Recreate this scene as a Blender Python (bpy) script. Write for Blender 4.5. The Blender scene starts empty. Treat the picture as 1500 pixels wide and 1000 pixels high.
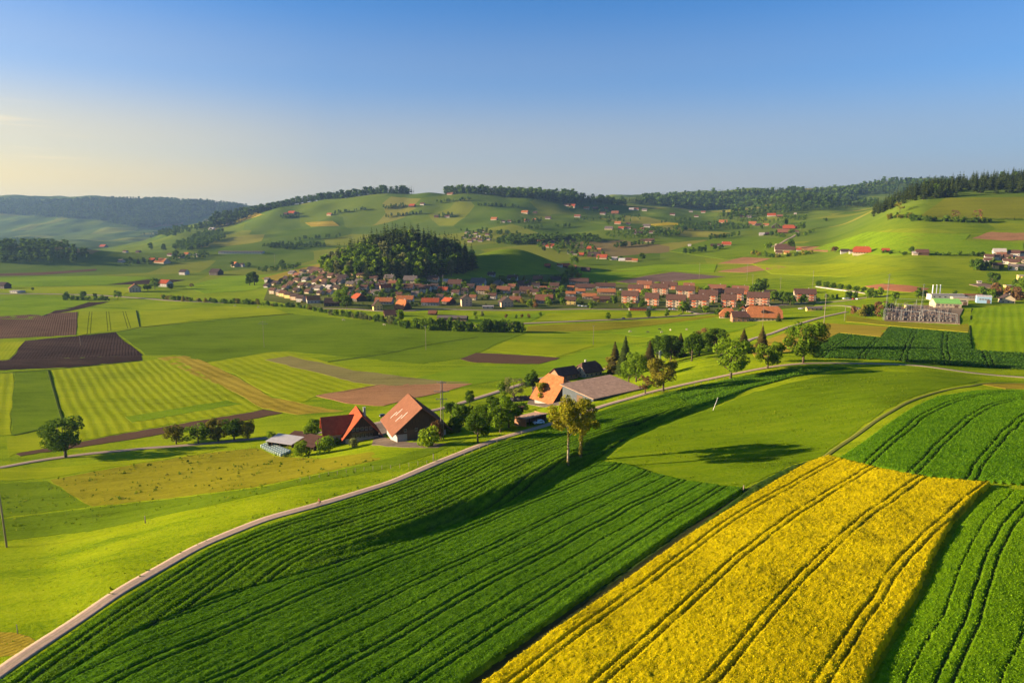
import bpy, math, random
import numpy as np
from mathutils import Vector, Matrix
from mathutils.geometry import delaunay_2d_cdt

# ------------------------------------------------------------------ camera, sky, sun, exposure
scene = bpy.context.scene
COL = scene.collection
PITCH = math.radians(9.65)
CAM_Z = 100.0
SUN_EL = math.radians(12.5)
SUN_AZ = math.radians(-90.0)          # clockwise from +Y: the sun stands to the left
cam_data = bpy.data.cameras.new("camera")
cam_data.sensor_width = 36.0
cam_data.lens = 24.0
cam_data.clip_start = 0.5
cam_data.clip_end = 60000.0
cam = bpy.data.objects.new("camera", cam_data)
COL.objects.link(cam)
cam.location = (0, 0, CAM_Z)
cam.rotation_euler = (math.radians(90) - PITCH, 0, 0)
scene.camera = cam

world = bpy.data.worlds.new("World")
scene.world = world
world.use_nodes = True
wn, wl = world.node_tree.nodes, world.node_tree.links
wn.clear()
w_out = wn.new("ShaderNodeOutputWorld")
w_bg = wn.new("ShaderNodeBackground")
w_sky = wn.new("ShaderNodeTexSky")
w_sky.sky_type = 'NISHITA'
w_sky.sun_disc = False
w_sky.sun_elevation = SUN_EL
w_sky.sun_rotation = SUN_AZ
w_sky.altitude = 600
w_sky.air_density = 1.0
w_sky.dust_density = 1.0
w_sky.ozone_density = 5.0
w_bg.inputs['Strength'].default_value = 0.053
# thick summer air low over the horizon, warmer towards the sun
w_tc = wn.new("ShaderNodeTexCoord")
w_sep = wn.new("ShaderNodeSeparateXYZ")
wl.new(w_tc.outputs['Generated'], w_sep.inputs[0])
w_el = wn.new("ShaderNodeValToRGB")
w_el.color_ramp.interpolation = 'EASE'
w_el.color_ramp.elements[0].position = 0.0
w_el.color_ramp.elements[0].color = (.95, .95, .95, 1)
w_el.color_ramp.elements[1].position = .30
w_el.color_ramp.elements[1].color = (.03, .03, .03, 1)
_e = w_el.color_ramp.elements.new(.05); _e.color = (.88, .88, .88, 1)
_e = w_el.color_ramp.elements.new(.10); _e.color = (.66, .66, .66, 1)
_e = w_el.color_ramp.elements.new(.20); _e.color = (.22, .22, .22, 1)
wl.new(w_sep.outputs['Z'], w_el.inputs[0])
w_mr = wn.new("ShaderNodeMapRange")
w_mr.inputs['From Min'].default_value = -.75
w_mr.inputs['From Max'].default_value = .65
wl.new(w_sep.outputs['X'], w_mr.inputs['Value'])
w_az = wn.new("ShaderNodeValToRGB")
w_az.color_ramp.elements[0].color = (6.5, 4.6, 1.25, 1)
w_az.color_ramp.elements[1].color = (1.9, 2.15, 2.45, 1)
_e = w_az.color_ramp.elements.new(.36); _e.color = (2.95, 2.6, 1.95, 1)
wl.new(w_mr.outputs[0], w_az.inputs[0])
w_mix = wn.new("ShaderNodeMix"); w_mix.data_type = 'RGBA'
wl.new(w_el.outputs[0], w_mix.inputs[0])
w_tint = wn.new("ShaderNodeMix"); w_tint.data_type = 'RGBA'; w_tint.blend_type = 'MULTIPLY'
w_tint.inputs[0].default_value = 1.0
w_tint.inputs[7].default_value = (.43, .80, 1.0, 1)
wl.new(w_sky.outputs[0], w_tint.inputs[6])
wl.new(w_tint.outputs[2], w_mix.inputs[6])
wl.new(w_az.outputs[0], w_mix.inputs[7])
# thin streaks of cloud low on the left
w_mp = wn.new("ShaderNodeMapping"); w_mp.inputs['Scale'].default_value = (2.2, 2.2, 46)
wl.new(w_tc.outputs['Generated'], w_mp.inputs['Vector'])
w_nz = wn.new("ShaderNodeTexNoise"); w_nz.inputs['Scale'].default_value = 2.6; w_nz.inputs['Detail'].default_value = 5
wl.new(w_mp.outputs[0], w_nz.inputs['Vector'])
w_c1 = wn.new("ShaderNodeMapRange"); w_c1.inputs['From Min'].default_value = .56; w_c1.inputs['From Max'].default_value = .78
wl.new(w_nz.outputs['Fac'], w_c1.inputs['Value'])
w_c2 = wn.new("ShaderNodeMapRange"); w_c2.inputs['From Min'].default_value = -.50; w_c2.inputs['From Max'].default_value = -.62
wl.new(w_sep.outputs['X'], w_c2.inputs['Value'])
w_c3 = wn.new("ShaderNodeValToRGB")
w_c3.color_ramp.elements[0].position = .05; w_c3.color_ramp.elements[0].color = (0, 0, 0, 1)
w_c3.color_ramp.elements[1].position = .15; w_c3.color_ramp.elements[1].color = (0, 0, 0, 1)
_e = w_c3.color_ramp.elements.new(.095); _e.color = (1, 1, 1, 1)
wl.new(w_sep.outputs['Z'], w_c3.inputs[0])
w_m1 = wn.new("ShaderNodeMath"); w_m1.operation = 'MULTIPLY'
w_m2 = wn.new("ShaderNodeMath"); w_m2.operation = 'MULTIPLY'
wl.new(w_c1.outputs[0], w_m1.inputs[0]); wl.new(w_c2.outputs[0], w_m1.inputs[1])
wl.new(w_m1.outputs[0], w_m2.inputs[0]); wl.new(w_c3.outputs[0], w_m2.inputs[1])
w_cl = wn.new("ShaderNodeMix"); w_cl.data_type = 'RGBA'
wl.new(w_m2.outputs[0], w_cl.inputs[0]); wl.new(w_mix.outputs[2], w_cl.inputs[6])
w_cl.inputs[7].default_value = (6.2, 4.9, 2.6, 1)
wl.new(w_cl.outputs[2], w_bg.inputs['Color'])
wl.new(w_bg.outputs[0], w_out.inputs['Surface'])

sun_data = bpy.data.lights.new("sun", 'SUN')
sun_data.energy = 4.4
sun_data.angle = math.radians(0.53)
sun_data.color = (1.0, 0.80, 0.54)
sun = bpy.data.objects.new("sun", sun_data)
COL.objects.link(sun)
to_sun = Vector((math.sin(SUN_AZ) * math.cos(SUN_EL), math.cos(SUN_AZ) * math.cos(SUN_EL), math.sin(SUN_EL)))
sun.rotation_euler = to_sun.to_track_quat('Z', 'Y').to_euler()
sun.location = (-300, 0, 400)

vs = scene.view_settings
vs.view_transform = 'Standard'
vs.look = 'None'
vs.exposure = 2.05
vs.gamma = 1.0
vs.use_curve_mapping = False
scene.cycles.use_denoising = True
scene.cycles.max_bounces = 6
scene.cycles.diffuse_bounces = 2
scene.cycles.glossy_bounces = 2
scene.cycles.transmission_bounces = 2
scene.cycles.volume_bounces = 0
scene.cycles.use_adaptive_sampling = True
scene.cycles.adaptive_threshold = 0.015

# ------------------------------------------------------------------ terrain heights
CT, ST = math.cos(PITCH), math.sin(PITCH)

def slope_of(py):
    t = (500.0 - py) / 1000.0
    return (-ST + t * CT) / (CT + t * ST)

US = [-1.15, -.75, -.6, -.45, -.3, -.15, 0, .15, .3, .45, .6, .75, 1.15]
YN = [38, 60, 90, 120, 160, 200, 250, 300, 340, 400, 500, 650, 850]
ZN = [  # metres above the valley floor, one row per column of US
    [34, 34, 32, 26, 17, 11, 6, 3, 1, 0, 0, 0, 0],
    [36, 36, 35.5, 31, 19, 12, 6, 3, 1, 0, 0, 0, 0],
    [36, 36, 36, 34, 24, 15, 8, 4, 2, 0, 0, 0, 0],
    [36, 36, 35.5, 34.3, 29.5, 20, 11, 6, 3, 1, 0, 0, 0],
    [37, 36, 35.2, 34.2, 32.2, 25, 15, 8, 4.5, 2, 0, 0, 0],
    [37, 36, 35, 33.8, 32.2, 29.5, 21, 11, 7, 3, 0, 0, 1],
    [37.5, 36.5, 35.2, 33.8, 32.0, 30.0, 25.5, 15, 8, 3, 0, 0, 2],
    [38, 37, 35.8, 34.4, 33, 31.3, 28.5, 24, 17, 8, 2, 0, 3],
    [38, 37, 36.5, 35.8, 34.8, 33.2, 30.8, 28.5, 27, 22, 12, 6, 5],
    [38, 37, 37, 37, 36.5, 36, 35, 33, 31.7, 28, 20, 12, 8],
    [36, 36, 37, 38, 39, 39.5, 38, 34, 31.7, 28, 22, 15, 22],
    [34, 35, 37, 39, 40, 40.5, 38, 32, 30, 28, 24, 18, 18],
    [32, 33, 36, 39, 42, 43, 42, 38, 36, 34, 32, 30, 30],
]
YF = [1000, 1200, 1500, 2000, 2600, 3100, 3700, 4500, 5500, 6500, 9000, 12500]
PF = [  # pixel heights the ground passes through, turned into metres below
    [432, 415, 398, 380, 368, 361, 356, 347, 322, 290, 296, 305],
    [431, 414, 398, 379, 366, 360, 355, 347, 320, 289, 296, 305],
    [431, 414, 398, 379, 366, 360, 355, 347, 318, 289, 296, 305],
    [431, 414, 397, 368, 345, 330, 350, 351, 330, 296, 300, 305],
    [430, 413, 395, 366, 338, 303, 306, 330, 325, 312, 310, 310],
    [428, 411, 388, 358, 325, 285, 292, 315, 325, 320, 315, 312],
    [425, 406, 381, 352, 317, 282, 283, 300, 310, 312, 310, 310],
    [424, 402, 378, 350, 324, 302, 296, 292, 290, 296, 305, 310],
    [418, 396, 370, 346, 327, 316, 303, 281, 284, 296, 305, 310],
    [408, 382, 352, 332, 313, 306, 296, 277, 279, 290, 300, 310],
    [388, 336, 282, 274, 292, 298, 290, 272, 266, 280, 300, 310],
    [388, 331, 275, 258, 264, 275, 285, 278, 270, 280, 300, 310],
    [385, 325, 270, 250, 255, 265, 275, 278, 270, 280, 300, 310],
]

def pchip(x, y, xi):
    x = np.asarray(x, float); y = np.asarray(y, float)
    h = np.diff(x); d = np.diff(y) / h
    m = np.zeros_like(y)
    w1 = 2 * h[1:] + h[:-1]; w2 = h[1:] + 2 * h[:-1]
    ok = d[:-1] * d[1:] > 0
    with np.errstate(all='ignore'):
        mm = (w1 + w2) / (w1 / d[:-1] + w2 / d[1:])
    m[1:-1] = np.where(ok, mm, 0)
    m[0] = d[0]; m[-1] = d[-1]
    i = np.clip(np.searchsorted(x, xi) - 1, 0, len(x) - 2)
    t = (xi - x[i]) / h[i]
    return ((1 + 2 * t) * (1 - t) ** 2 * y[i] + t * (1 - t) ** 2 * h[i] * m[i]
            + t * t * (3 - 2 * t) * y[i + 1] + t * t * (t - 1) * h[i] * m[i + 1])

def hash2(ix, iy, seed):
    n = (ix.astype(np.int64) * 374761393 + iy.astype(np.int64) * 668265263 + seed * 974634777) & 0xFFFFFFFF
    n = ((n ^ (n >> 13)) * 1274126177) & 0xFFFFFFFF
    n = (n ^ (n >> 16)) & 0xFFFFFFFF
    return n / 4294967295.0

def vnoise(x, y, seed=0):
    """smooth value noise in 0..1"""
    x = np.asarray(x, float); y = np.asarray(y, float)
    ix = np.floor(x); iy = np.floor(y)
    fx = x - ix; fy = y - iy
    fx = fx * fx * (3 - 2 * fx); fy = fy * fy * (3 - 2 * fy)
    a = hash2(ix, iy, seed); b = hash2(ix + 1, iy, seed)
    c = hash2(ix, iy + 1, seed); d = hash2(ix + 1, iy + 1, seed)
    return (a * (1 - fx) + b * fx) * (1 - fy) + (c * (1 - fx) + d * fx) * fy

def fbm(x, y, seed=0, octaves=3):
    s = 0; a = .5; tot = 0
    for k in range(octaves):
        s = s + a * vnoise(x * 2 ** k, y * 2 ** k, seed + k * 17); tot += a; a *= .55
    return s / tot

NU, NV = 640, 900
U0, U1 = -1.15, 1.15
V0, V1 = math.log(38.0), math.log(12500.0)
GU = np.linspace(U0, U1, NU)
GV = np.linspace(V0, V1, NV)
YALL = np.array(YN + YF, float)
cols = []
for k in range(len(US)):
    z = list(ZN[k]) + [CAM_Z + Y * slope_of(p) for Y, p in zip(YF, PF[k])]
    cols.append(pchip(np.log(YALL), z, GV))
cols = np.array(cols)                                   # columns x NV
GZ = np.array([pchip(US, cols[:, j], GU) for j in range(NV)])   # NV x NU
GY = np.exp(GV)[:, None] * np.ones((1, NU))
GX = GU[None, :] * GY

def bump(x0, y0, amp, sx, sy, rot=0):
    global GZ
    c, s = math.cos(rot), math.sin(rot)
    dx, dy = GX - x0, GY - y0
    a = (c * dx + s * dy) / sx; b = (-s * dx + c * dy) / sy
    GZ = GZ + amp * np.exp(-(a * a + b * b))

bump(-185, 1150, 62, 125, 130)            # wooded hill behind the village
bump(0, 1265, 42, 85, 90)                # its grassy spur
bump(-1240, 1760, 46, 260, 170)           # wooded knoll far left
bump(-960, 2870, 42, 130, 160)            # farm knoll on the long hill
bump(1250, 3300, 40, 250, 300)
far = np.clip((GY - 1500) / 1500, 0, 1)
GZ = GZ + far * (fbm(GX / 360, GY / 480, 5, 3) - .5) * 74
mid = np.clip((GY - 350) / 400, 0, 1) * (1 - far)
GZ = GZ + mid * (fbm(GX / 120, GY / 160, 9, 2) - .5) * 3.0

def polyline_dist(px, py, pts):
    """distance, side (+ right of travel) and arc length along a polyline"""
    best = np.full(px.shape, 1e9); side = np.zeros(px.shape); arc = np.zeros(px.shape); run = 0.0
    n = len(pts) - 1
    for i in range(n):
        ax, ay = pts[i]; bx, by = pts[i + 1]
        ex, ey = bx - ax, by - ay
        L = math.hypot(ex, ey)
        t = ((px - ax) * ex + (py - ay) * ey) / (L * L)
        lo = -1e9 if i == 0 else 0.0
        hi = 1e9 if i == n - 1 else 1.0
        t = np.clip(t, lo, hi)
        qx, qy = ax + t * ex, ay + t * ey
        d = np.hypot(px - qx, py - qy)
        m = d < best
        best = np.where(m, d, best)
        side = np.where(m, np.sign((px - ax) * (-ey) + (py - ay) * ex) * -1, side)
        arc = np.where(m, run + t * L, arc)
        run += L
    return best, side, arc

def uz(px, py, z):
    """point on the ray of a photo pixel at height z"""
    t = (500.0 - py) / 1000.0
    dy = CT + t * ST
    Y = (z - CAM_Z) / ((-ST + t * CT) / dy)
    return ((px - 750.0) / 1000.0 / dy * Y, Y)

BANK = [uz(430, 836, 33.2), uz(560, 800, 32.2), uz(650, 768, 31.2), uz(740, 735, 30.5), uz(830, 692, 29.3), uz(865, 660, 28.8), uz(930, 628, 28.5), uz(1045, 592, 29.7), uz(1130, 566, 31)]
bd, bs, ba = polyline_dist(GX, GY, BANK)
bl = sum(math.dist(BANK[i], BANK[i + 1]) for i in range(len(BANK) - 1))
amp = 1.35 * np.clip(ba / 35, 0, 1) * np.clip((bl - ba) / 85, 0, 1)
sd = bd * bs                                          # + on the lower side (right of travel)
GZ = GZ - amp * np.tanh((sd - .3) / 1.5) * np.exp(-np.abs(sd) / 18)
near = np.clip(1 - (GY - 300) / 300, 0, 1)
GZ = GZ + near * (fbm(GX / 26, GY / 26, 3, 2) - .5) * 1.0

def zat(x, y):
    """terrain height, numpy or scalars"""
    x = np.asarray(x, float); y = np.maximum(np.asarray(y, float), 38.5)
    fu = np.clip((x / y - U0) / (U1 - U0) * (NU - 1), 0, NU - 1.001)
    fv = np.clip((np.log(y) - V0) / (V1 - V0) * (NV - 1), 0, NV - 1.001)
    i = fu.astype(int); j = fv.astype(int); a = fu - i; b = fv - j
    return (GZ[j, i] * (1 - a) + GZ[j, i + 1] * a) * (1 - b) + (GZ[j + 1, i] * (1 - a) + GZ[j + 1, i + 1] * a) * b

YS = np.geomspace(60, 9500, 1700)

def ground(px, py):
    """world point where the ground is seen at a photo position (surveyed once, then fixed)"""
    t = (500.0 - py) / 1000.0
    dy = CT + t * ST
    u = (px - 750.0) / 1000.0 / dy
    s = (-ST + t * CT) / dy
    f = CAM_Z + YS * s - zat(u * YS, YS)
    k = np.nonzero(f < 0)[0]
    if len(k) == 0:
        Y = 9000.0
    else:
        k = max(k[0], 1)
        Y = YS[k - 1] + (YS[k] - YS[k - 1]) * f[k - 1] / (f[k - 1] - f[k])
        k2 = np.linspace(YS[k - 1], YS[k], 12)
        f2 = CAM_Z + k2 * s - zat(u * k2, k2)
        q = np.nonzero(f2 < 0)[0]
        if len(q) and q[0] > 0:
            q = q[0]; Y = k2[q - 1] + (k2[q] - k2[q - 1]) * f2[q - 1] / (f2[q - 1] - f2[q])
    return (u * Y, Y)

def gpoly(pts, step=None, closed=True):
    """photo outline -> world outline, long edges split so they follow the ground"""
    out = []
    n = len(pts)
    for i in range(n if closed else n - 1):
        a, b = pts[i], pts[(i + 1) % n]
        L = math.dist(a, b)
        k = max(1, int(L / (step or 25)))
        for j in range(k):
            out.append(ground(a[0] + (b[0] - a[0]) * j / k, a[1] + (b[1] - a[1]) * j / k))
    if not closed:
        out.append(ground(*pts[-1]))
    return out

def inside(x, y, poly):
    x = np.asarray(x, float); y = np.asarray(y, float)
    r = np.zeros(x.shape, bool)
    n = len(poly)
    for i in range(n):
        ax, ay = poly[i]; bx, by = poly[(i + 1) % n]
        c = (ay > y) != (by > y)
        with np.errstate(all='ignore'):
            xi = (bx - ax) * (y - ay) / (by - ay if by != ay else 1e-9) + ax
        r ^= c & (x < xi)
    return r

def edge_dist(x, y, poly):
    best = np.full(np.shape(x), 1e9)
    n = len(poly)
    for i in range(n):
        ax, ay = poly[i]; bx, by = poly[(i + 1) % n]
        ex, ey = bx - ax, by - ay
        L2 = ex * ex + ey * ey + 1e-9
        t = np.clip(((x - ax) * ex + (y - ay) * ey) / L2, 0, 1)
        best = np.minimum(best, np.hypot(x - ax - t * ex, y - ay - t * ey))
    return best

# ------------------------------------------------------------------ object helpers
def tag(o, label=None, cat=None, group=None, kind=None):
    if label: o['label'] = label
    if cat: o['category'] = cat
    if group: o['group'] = group
    if kind: o['kind'] = kind
    return o

def thing(name, label, cat, loc=(0, 0, 0), rz=0.0, group=None, scale=None):
    o = bpy.data.objects.new(name, None)
    COL.objects.link(o)
    o.location = loc
    o.rotation_euler = (0, 0, rz)
    if scale: o.scale = scale
    return tag(o, label, cat, group)

def link(name, me, parent=None):
    o = bpy.data.objects.new(name, me)
    COL.objects.link(o)
    if parent: o.parent = parent
    return o

def np_mesh(name, V, F, mats, smooth=True, attrs=None, mi=None):
    """mesh from numpy arrays; F is (n,3) or (n,4)"""
    me = bpy.data.meshes.new(name)
    V = np.asarray(V, np.float32); F = np.asarray(F, np.int32)
    nf, k = F.shape
    me.vertices.add(len(V)); me.vertices.foreach_set('co', V.ravel())
    me.loops.add(nf * k); me.loops.foreach_set('vertex_index', F.ravel())
    me.polygons.add(nf)
    me.polygons.foreach_set('loop_start', np.arange(0, nf * k, k, dtype=np.int32))
    me.polygons.foreach_set('loop_total', np.full(nf, k, np.int32))
    if smooth: me.polygons.foreach_set('use_smooth', np.ones(nf, bool))
    for m in mats: me.materials.append(m)
    if mi is not None: me.polygons.foreach_set('material_index', np.asarray(mi, np.int32))
    me.update(calc_edges=True)
    for an, arr in (attrs or {}).items():
        a = me.attributes.new(an, 'FLOAT', 'POINT')
        a.data.foreach_set('value', np.asarray(arr, np.float32))
    return me

class MB:
    """collects shapes and links them as one mesh object"""
    def __init__(self):
        self.v, self.f, self.m = [], [], []
    def add(self, verts, faces, m=0):
        b = len(self.v)
        self.v += [tuple(p) for p in verts]
        self.f += [tuple(b + i for i in f) for f in faces]
        self.m += [m] * len(faces)
        return self
    def box(self, x0, x1, y0, y1, z0, z1, m=0):
        V = [(x0, y0, z0), (x1, y0, z0), (x1, y1, z0), (x0, y1, z0), (x0, y0, z1), (x1, y0, z1), (x1, y1, z1), (x0, y1, z1)]
        return self.add(V, [(0, 3, 2, 1), (4, 5, 6, 7), (0, 1, 5, 4), (1, 2, 6, 5), (2, 3, 7, 6), (3, 0, 4, 7)], m)
    def tube(self, p0, p1, r0, r1, n=8, m=0, caps=True):
        p0, p1 = Vector(p0), Vector(p1)
        q = (p1 - p0).to_track_quat('Z', 'Y')
        V = []
        for p, r in ((p0, r0), (p1, r1)):
            for k in range(n):
                a = 2 * math.pi * k / n
                V.append(p + q @ Vector((r * math.cos(a), r * math.sin(a), 0)))
        F = [(k, (k + 1) % n, n + (k + 1) % n, n + k) for k in range(n)]
        if caps: F += [tuple(range(n - 1, -1, -1)), tuple(range(n, 2 * n))]
        return self.add(V, F, m)
    def chain(self, pts, rs, n=8, m=0):
        for i in range(len(pts) - 1):
            self.tube(pts[i], pts[i + 1], rs[i], rs[i + 1], n, m)
        return self
    def slab(self, poly, th, m=0):
        """thick plate: polygon of 3-D points, thickness downwards"""
        n = len(poly)
        V = list(poly) + [(p[0], p[1], p[2] - th) for p in poly]
        F = [tuple(range(n)), tuple(range(2 * n - 1, n - 1, -1))]
        F += [(k, n + k, n + (k + 1) % n, (k + 1) % n) for k in range(n)]
        return self.add(V, F, m)
    def prism(self, prof, x0, x1, m=0):
        """profile of (y,z) points run along x"""
        n = len(prof)
        V = [(x0, y, z) for y, z in prof] + [(x1, y, z) for y, z in prof]
        F = [tuple(range(n - 1, -1, -1)), tuple(range(n, 2 * n))] + [(k, (k + 1) % n, n + (k + 1) % n, n + k) for k in range(n)]
        return self.add(V, F, m)
    def mesh(self, name, mats, smooth=False):
        me = bpy.data.meshes.new(name)
        me.from_pydata(self.v, [], self.f)
        for mt in (mats if isinstance(mats, (list, tuple)) else [mats]): me.materials.append(mt)
        if any(self.m): me.polygons.foreach_set('material_index', self.m)
        if smooth: me.polygons.foreach_set('use_smooth', [True] * len(self.f))
        me.update()
        return me
    def build(self, name, mats, parent=None, smooth=False):
        return link(name, self.mesh(name, mats, smooth), parent)

# ------------------------------------------------------------------ materials
def new_mat(name):
    m = bpy.data.materials.new(name)
    m.use_nodes = True
    nt = m.node_tree
    b = nt.nodes['Principled BSDF']
    b.inputs['Roughness'].default_value = .85
    b.inputs['Specular IOR Level'].default_value = 0.0
    return m, nt, b

def nd(nt, t, **kw):
    n = nt.nodes.new(t)
    for k, v in kw.items():
        if k.startswith('i_'): n.inputs[k[2:].replace('_', ' ')].default_value = v
        else: setattr(n, k, v)
    return n

def noise_node(nt, vec, scale, detail=3.0, rough=.55):
    n = nd(nt, 'ShaderNodeTexNoise'); n.inputs['Scale'].default_value = scale
    n.inputs['Detail'].default_value = detail; n.inputs['Roughness'].default_value = rough
    if vec is not None: nt.links.new(vec, n.inputs['Vector'])
    return n.outputs['Fac']

def ramp(nt, fac, stops):
    r = nd(nt, 'ShaderNodeValToRGB')
    e = r.color_ramp.elements
    while len(e) > 1: e.remove(e[-1])
    e[0].position, e[0].color = stops[0][0], (*stops[0][1], 1)
    for p, c in stops[1:]:
        k = e.new(p); k.color = (*c, 1)
    nt.links.new(fac, r.inputs['Fac'])
    return r.outputs['Color']

def mixc(nt, fac, a, b, mode='MIX'):
    m = nd(nt, 'ShaderNodeMix', data_type='RGBA', blend_type=mode)
    for sock, v in ((m.inputs[0], fac), (m.inputs[6], a), (m.inputs[7], b)):
        if isinstance(v, (int, float)): sock.default_value = v
        elif isinstance(v, tuple): sock.default_value = (*v, 1)
        else: nt.links.new(v, sock)
    return m.outputs[2]

def math_n(nt, op, a, b=0.0, clamp=False):
    m = nd(nt, 'ShaderNodeMath', operation=op, use_clamp=clamp)
    for sock, v in ((m.inputs[0], a), (m.inputs[1], b)):
        if isinstance(v, (int, float)): sock.default_value = v
        else: nt.links.new(v, sock)
    return m.outputs[0]

def add_bump(nt, b, h, strength=.5, dist=.3):
    n = nd(nt, 'ShaderNodeBump'); n.inputs['Strength'].default_value = strength
    n.inputs['Distance'].default_value = dist
    nt.links.new(h, n.inputs['Height']); nt.links.new(n.outputs[0], b.inputs['Normal'])

def wpos(nt, angle=0.0, scale=(1, 1, 1)):
    g = nd(nt, 'ShaderNodeNewGeometry')
    mp = nd(nt, 'ShaderNodeMapping')
    mp.inputs['Rotation'].default_value = (0, 0, -angle)
    mp.inputs['Scale'].default_value = scale
    nt.links.new(g.outputs['Position'], mp.inputs['Vector'])
    return mp.outputs[0]

FM = {}
def field_mat(ca, cb, angle=0.0, spacing=0.0, stripe=0.0, tram=0.0, scale=1.0, bump_s=.5):
    """field cover: two tones in clumps, drawn-out rows and wheel tracks along 'angle' (world)"""
    key = (ca, cb, round(angle, 2), spacing, stripe, tram, scale)
    if key in FM: return FM[key]
    m, nt, b = new_mat("field_cover")
    p = wpos(nt, angle)
    pl = wpos(nt, angle, (.12, 1, 1))
    f1 = noise_node(nt, p, .8 * scale, 6, .75)
    f2 = noise_node(nt, pl, .25 * scale, 4, .6)
    f3 = noise_node(nt, p, .018 * scale, 4, .6)
    f = math_n(nt, 'ADD', math_n(nt, 'MULTIPLY', f1, .45), math_n(nt, 'ADD', math_n(nt, 'MULTIPLY', f2, .35), math_n(nt, 'MULTIPLY', f3, .4)))
    lo = tuple(c * .58 for c in ca)
    c = ramp(nt, f, [(.44, lo), (.58, ca), (.76, cb)])
    h = f1
    if stripe > 0:
        w = nd(nt, 'ShaderNodeTexWave', wave_type='BANDS', bands_direction='Y')
        w.inputs['Scale'].default_value = 0.314 / spacing
        w.inputs['Distortion'].default_value = 2.2
        w.inputs['Detail'].default_value = 1
        w.inputs['Detail Scale'].default_value = .5
        nt.links.new(p, w.inputs['Vector'])
        c = mixc(nt, math_n(nt, 'MULTIPLY', math_n(nt, 'MULTIPLY', w.outputs['Fac'], math_n(nt, 'MULTIPLY', f3, 1.3)), stripe), c, cb)
        h = math_n(nt, 'ADD', f1, math_n(nt, 'MULTIPLY', w.outputs['Fac'], stripe))
    if tram > 0:
        sx = nd(nt, 'ShaderNodeSeparateXYZ'); nt.links.new(p, sx.inputs[0])
        k = math_n(nt, 'PINGPONG', math_n(nt, 'ADD', sx.outputs['Y'], math_n(nt, 'MULTIPLY', f2, 1.2)), tram * .5)
        on = math_n(nt, 'LESS_THAN', math_n(nt, 'ABSOLUTE', math_n(nt, 'SUBTRACT', k, 1.3)), .42)
        c = mixc(nt, math_n(nt, 'MULTIPLY', on, .8), c, tuple(v * .3 for v in ca))
    nt.links.new(c, b.inputs['Base Color'])
    add_bump(nt, b, h, bump_s, .5)
    FM[key] = m
    return m

def plain_mat(name, col, var=.25, scale=.6, rough=.8, metal=0.0, bump_s=0.0, stretch=(1, 1, 1), obj=True, spec=.2):
    m, nt, b = new_mat(name)
    tc = nd(nt, 'ShaderNodeTexCoord')
    mp = nd(nt, 'ShaderNodeMapping'); mp.inputs['Scale'].default_value = stretch
    nt.links.new(tc.outputs['Object'], mp.inputs['Vector'])
    f = noise_node(nt, mp.outputs[0], scale, 5, .65)
    c = ramp(nt, f, [(.3, tuple(v * (1 - var) for v in col)), (.55, col), (.75, tuple(min(1, v * (1 + var)) for v in col))])
    nt.links.new(c, b.inputs['Base Color'])
    b.inputs['Roughness'].default_value = rough
    b.inputs['Metallic'].default_value = metal
    b.inputs['Specular IOR Level'].default_value = spec
    if bump_s: add_bump(nt, b, f, bump_s, .1)
    return m
# ------------------------------------------------------------------ the ground, one sheet to the horizon
def ground_material():
    m, nt, b = new_mat("meadow")
    p = wpos(nt)
    g = nd(nt, 'ShaderNodeNewGeometry')
    sx = nd(nt, 'ShaderNodeSeparateXYZ'); nt.links.new(g.outputs['Position'], sx.inputs[0])
    # near: grass in clumps
    f1 = noise_node(nt, p, .9, 6, .75)
    f2 = noise_node(nt, wpos(nt, .5, (.15, 1, 1)), .12, 4, .6)
    f3 = noise_node(nt, p, .012, 3, .55)
    f = math_n(nt, 'ADD', math_n(nt, 'MULTIPLY', f1, .45), math_n(nt, 'ADD', math_n(nt, 'MULTIPLY', f2, .4), math_n(nt, 'MULTIPLY', f3, .35)))
    cn = ramp(nt, f, [(.51, G_DARK), (.60, G_MID), (.69, G_BRI)])
    # far: parcels of different use
    vo = nd(nt, 'ShaderNodeTexVoronoi', feature='F1', distance='CHEBYCHEV')
    vo.inputs['Scale'].default_value = .0052
    vo.inputs['Randomness'].default_value = .9
    nt.links.new(wpos(nt, .45, (1, .62, 0.001)), vo.inputs['Vector'])
    sc = nd(nt, 'ShaderNodeSeparateColor'); nt.links.new(vo.outputs['Color'], sc.inputs[0])
    cf = ramp(nt, sc.outputs[0], [(.0, (.065, .11, .010)), (.25, (.11, .15, .012)), (.5, (.085, .13, .014)), (.64, (.17, .18, .016)),
                                  (.76, (.22, .195, .03)), (.82, (.08, .125, .014)), (.95, (.19, .12, .055)), (.97, (.09, .135, .016))])
    r = cf.node.color_ramp; r.interpolation = 'CONSTANT'
    cf = mixc(nt, .28, cf, ramp(nt, noise_node(nt, p, .01, 4, .6), [(.35, (.055, .095, .010)), (.7, (.15, .17, .016))]))
    k = nd(nt, 'ShaderNodeMapRange'); k.inputs['From Min'].default_value = 900; k.inputs['From Max'].default_value = 1500
    nt.links.new(sx.outputs['Y'], k.inputs['Value'])
    c = mixc(nt, k.outputs[0], cn, cf)
    nt.links.new(c, b.inputs['Base Color'])
    add_bump(nt, b, f1, .6, .6)
    return m

G_DARK, G_MID, G_BRI = (.105, .165, .005), (.188, .245, .005), (.25, .295, .007)
V = np.stack([GX, GY, GZ], -1).reshape(-1, 3)
idx = np.arange(NU * NV).reshape(NV, NU)
F = np.stack([idx[:-1, :-1], idx[:-1, 1:], idx[1:, 1:], idx[1:, :-1]], -1).reshape(-1, 4)
tag(link('ground', np_mesh('ground', V, F, [ground_material()])), 'rolling green valley ground running out to the far hills', 'ground', kind='structure')

# ------------------------------------------------------------------ flat fields, tracks
def lift(Y, layer=0):
    return .03 + Y * .00022 + layer * (.03 + Y * .0002)

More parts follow.
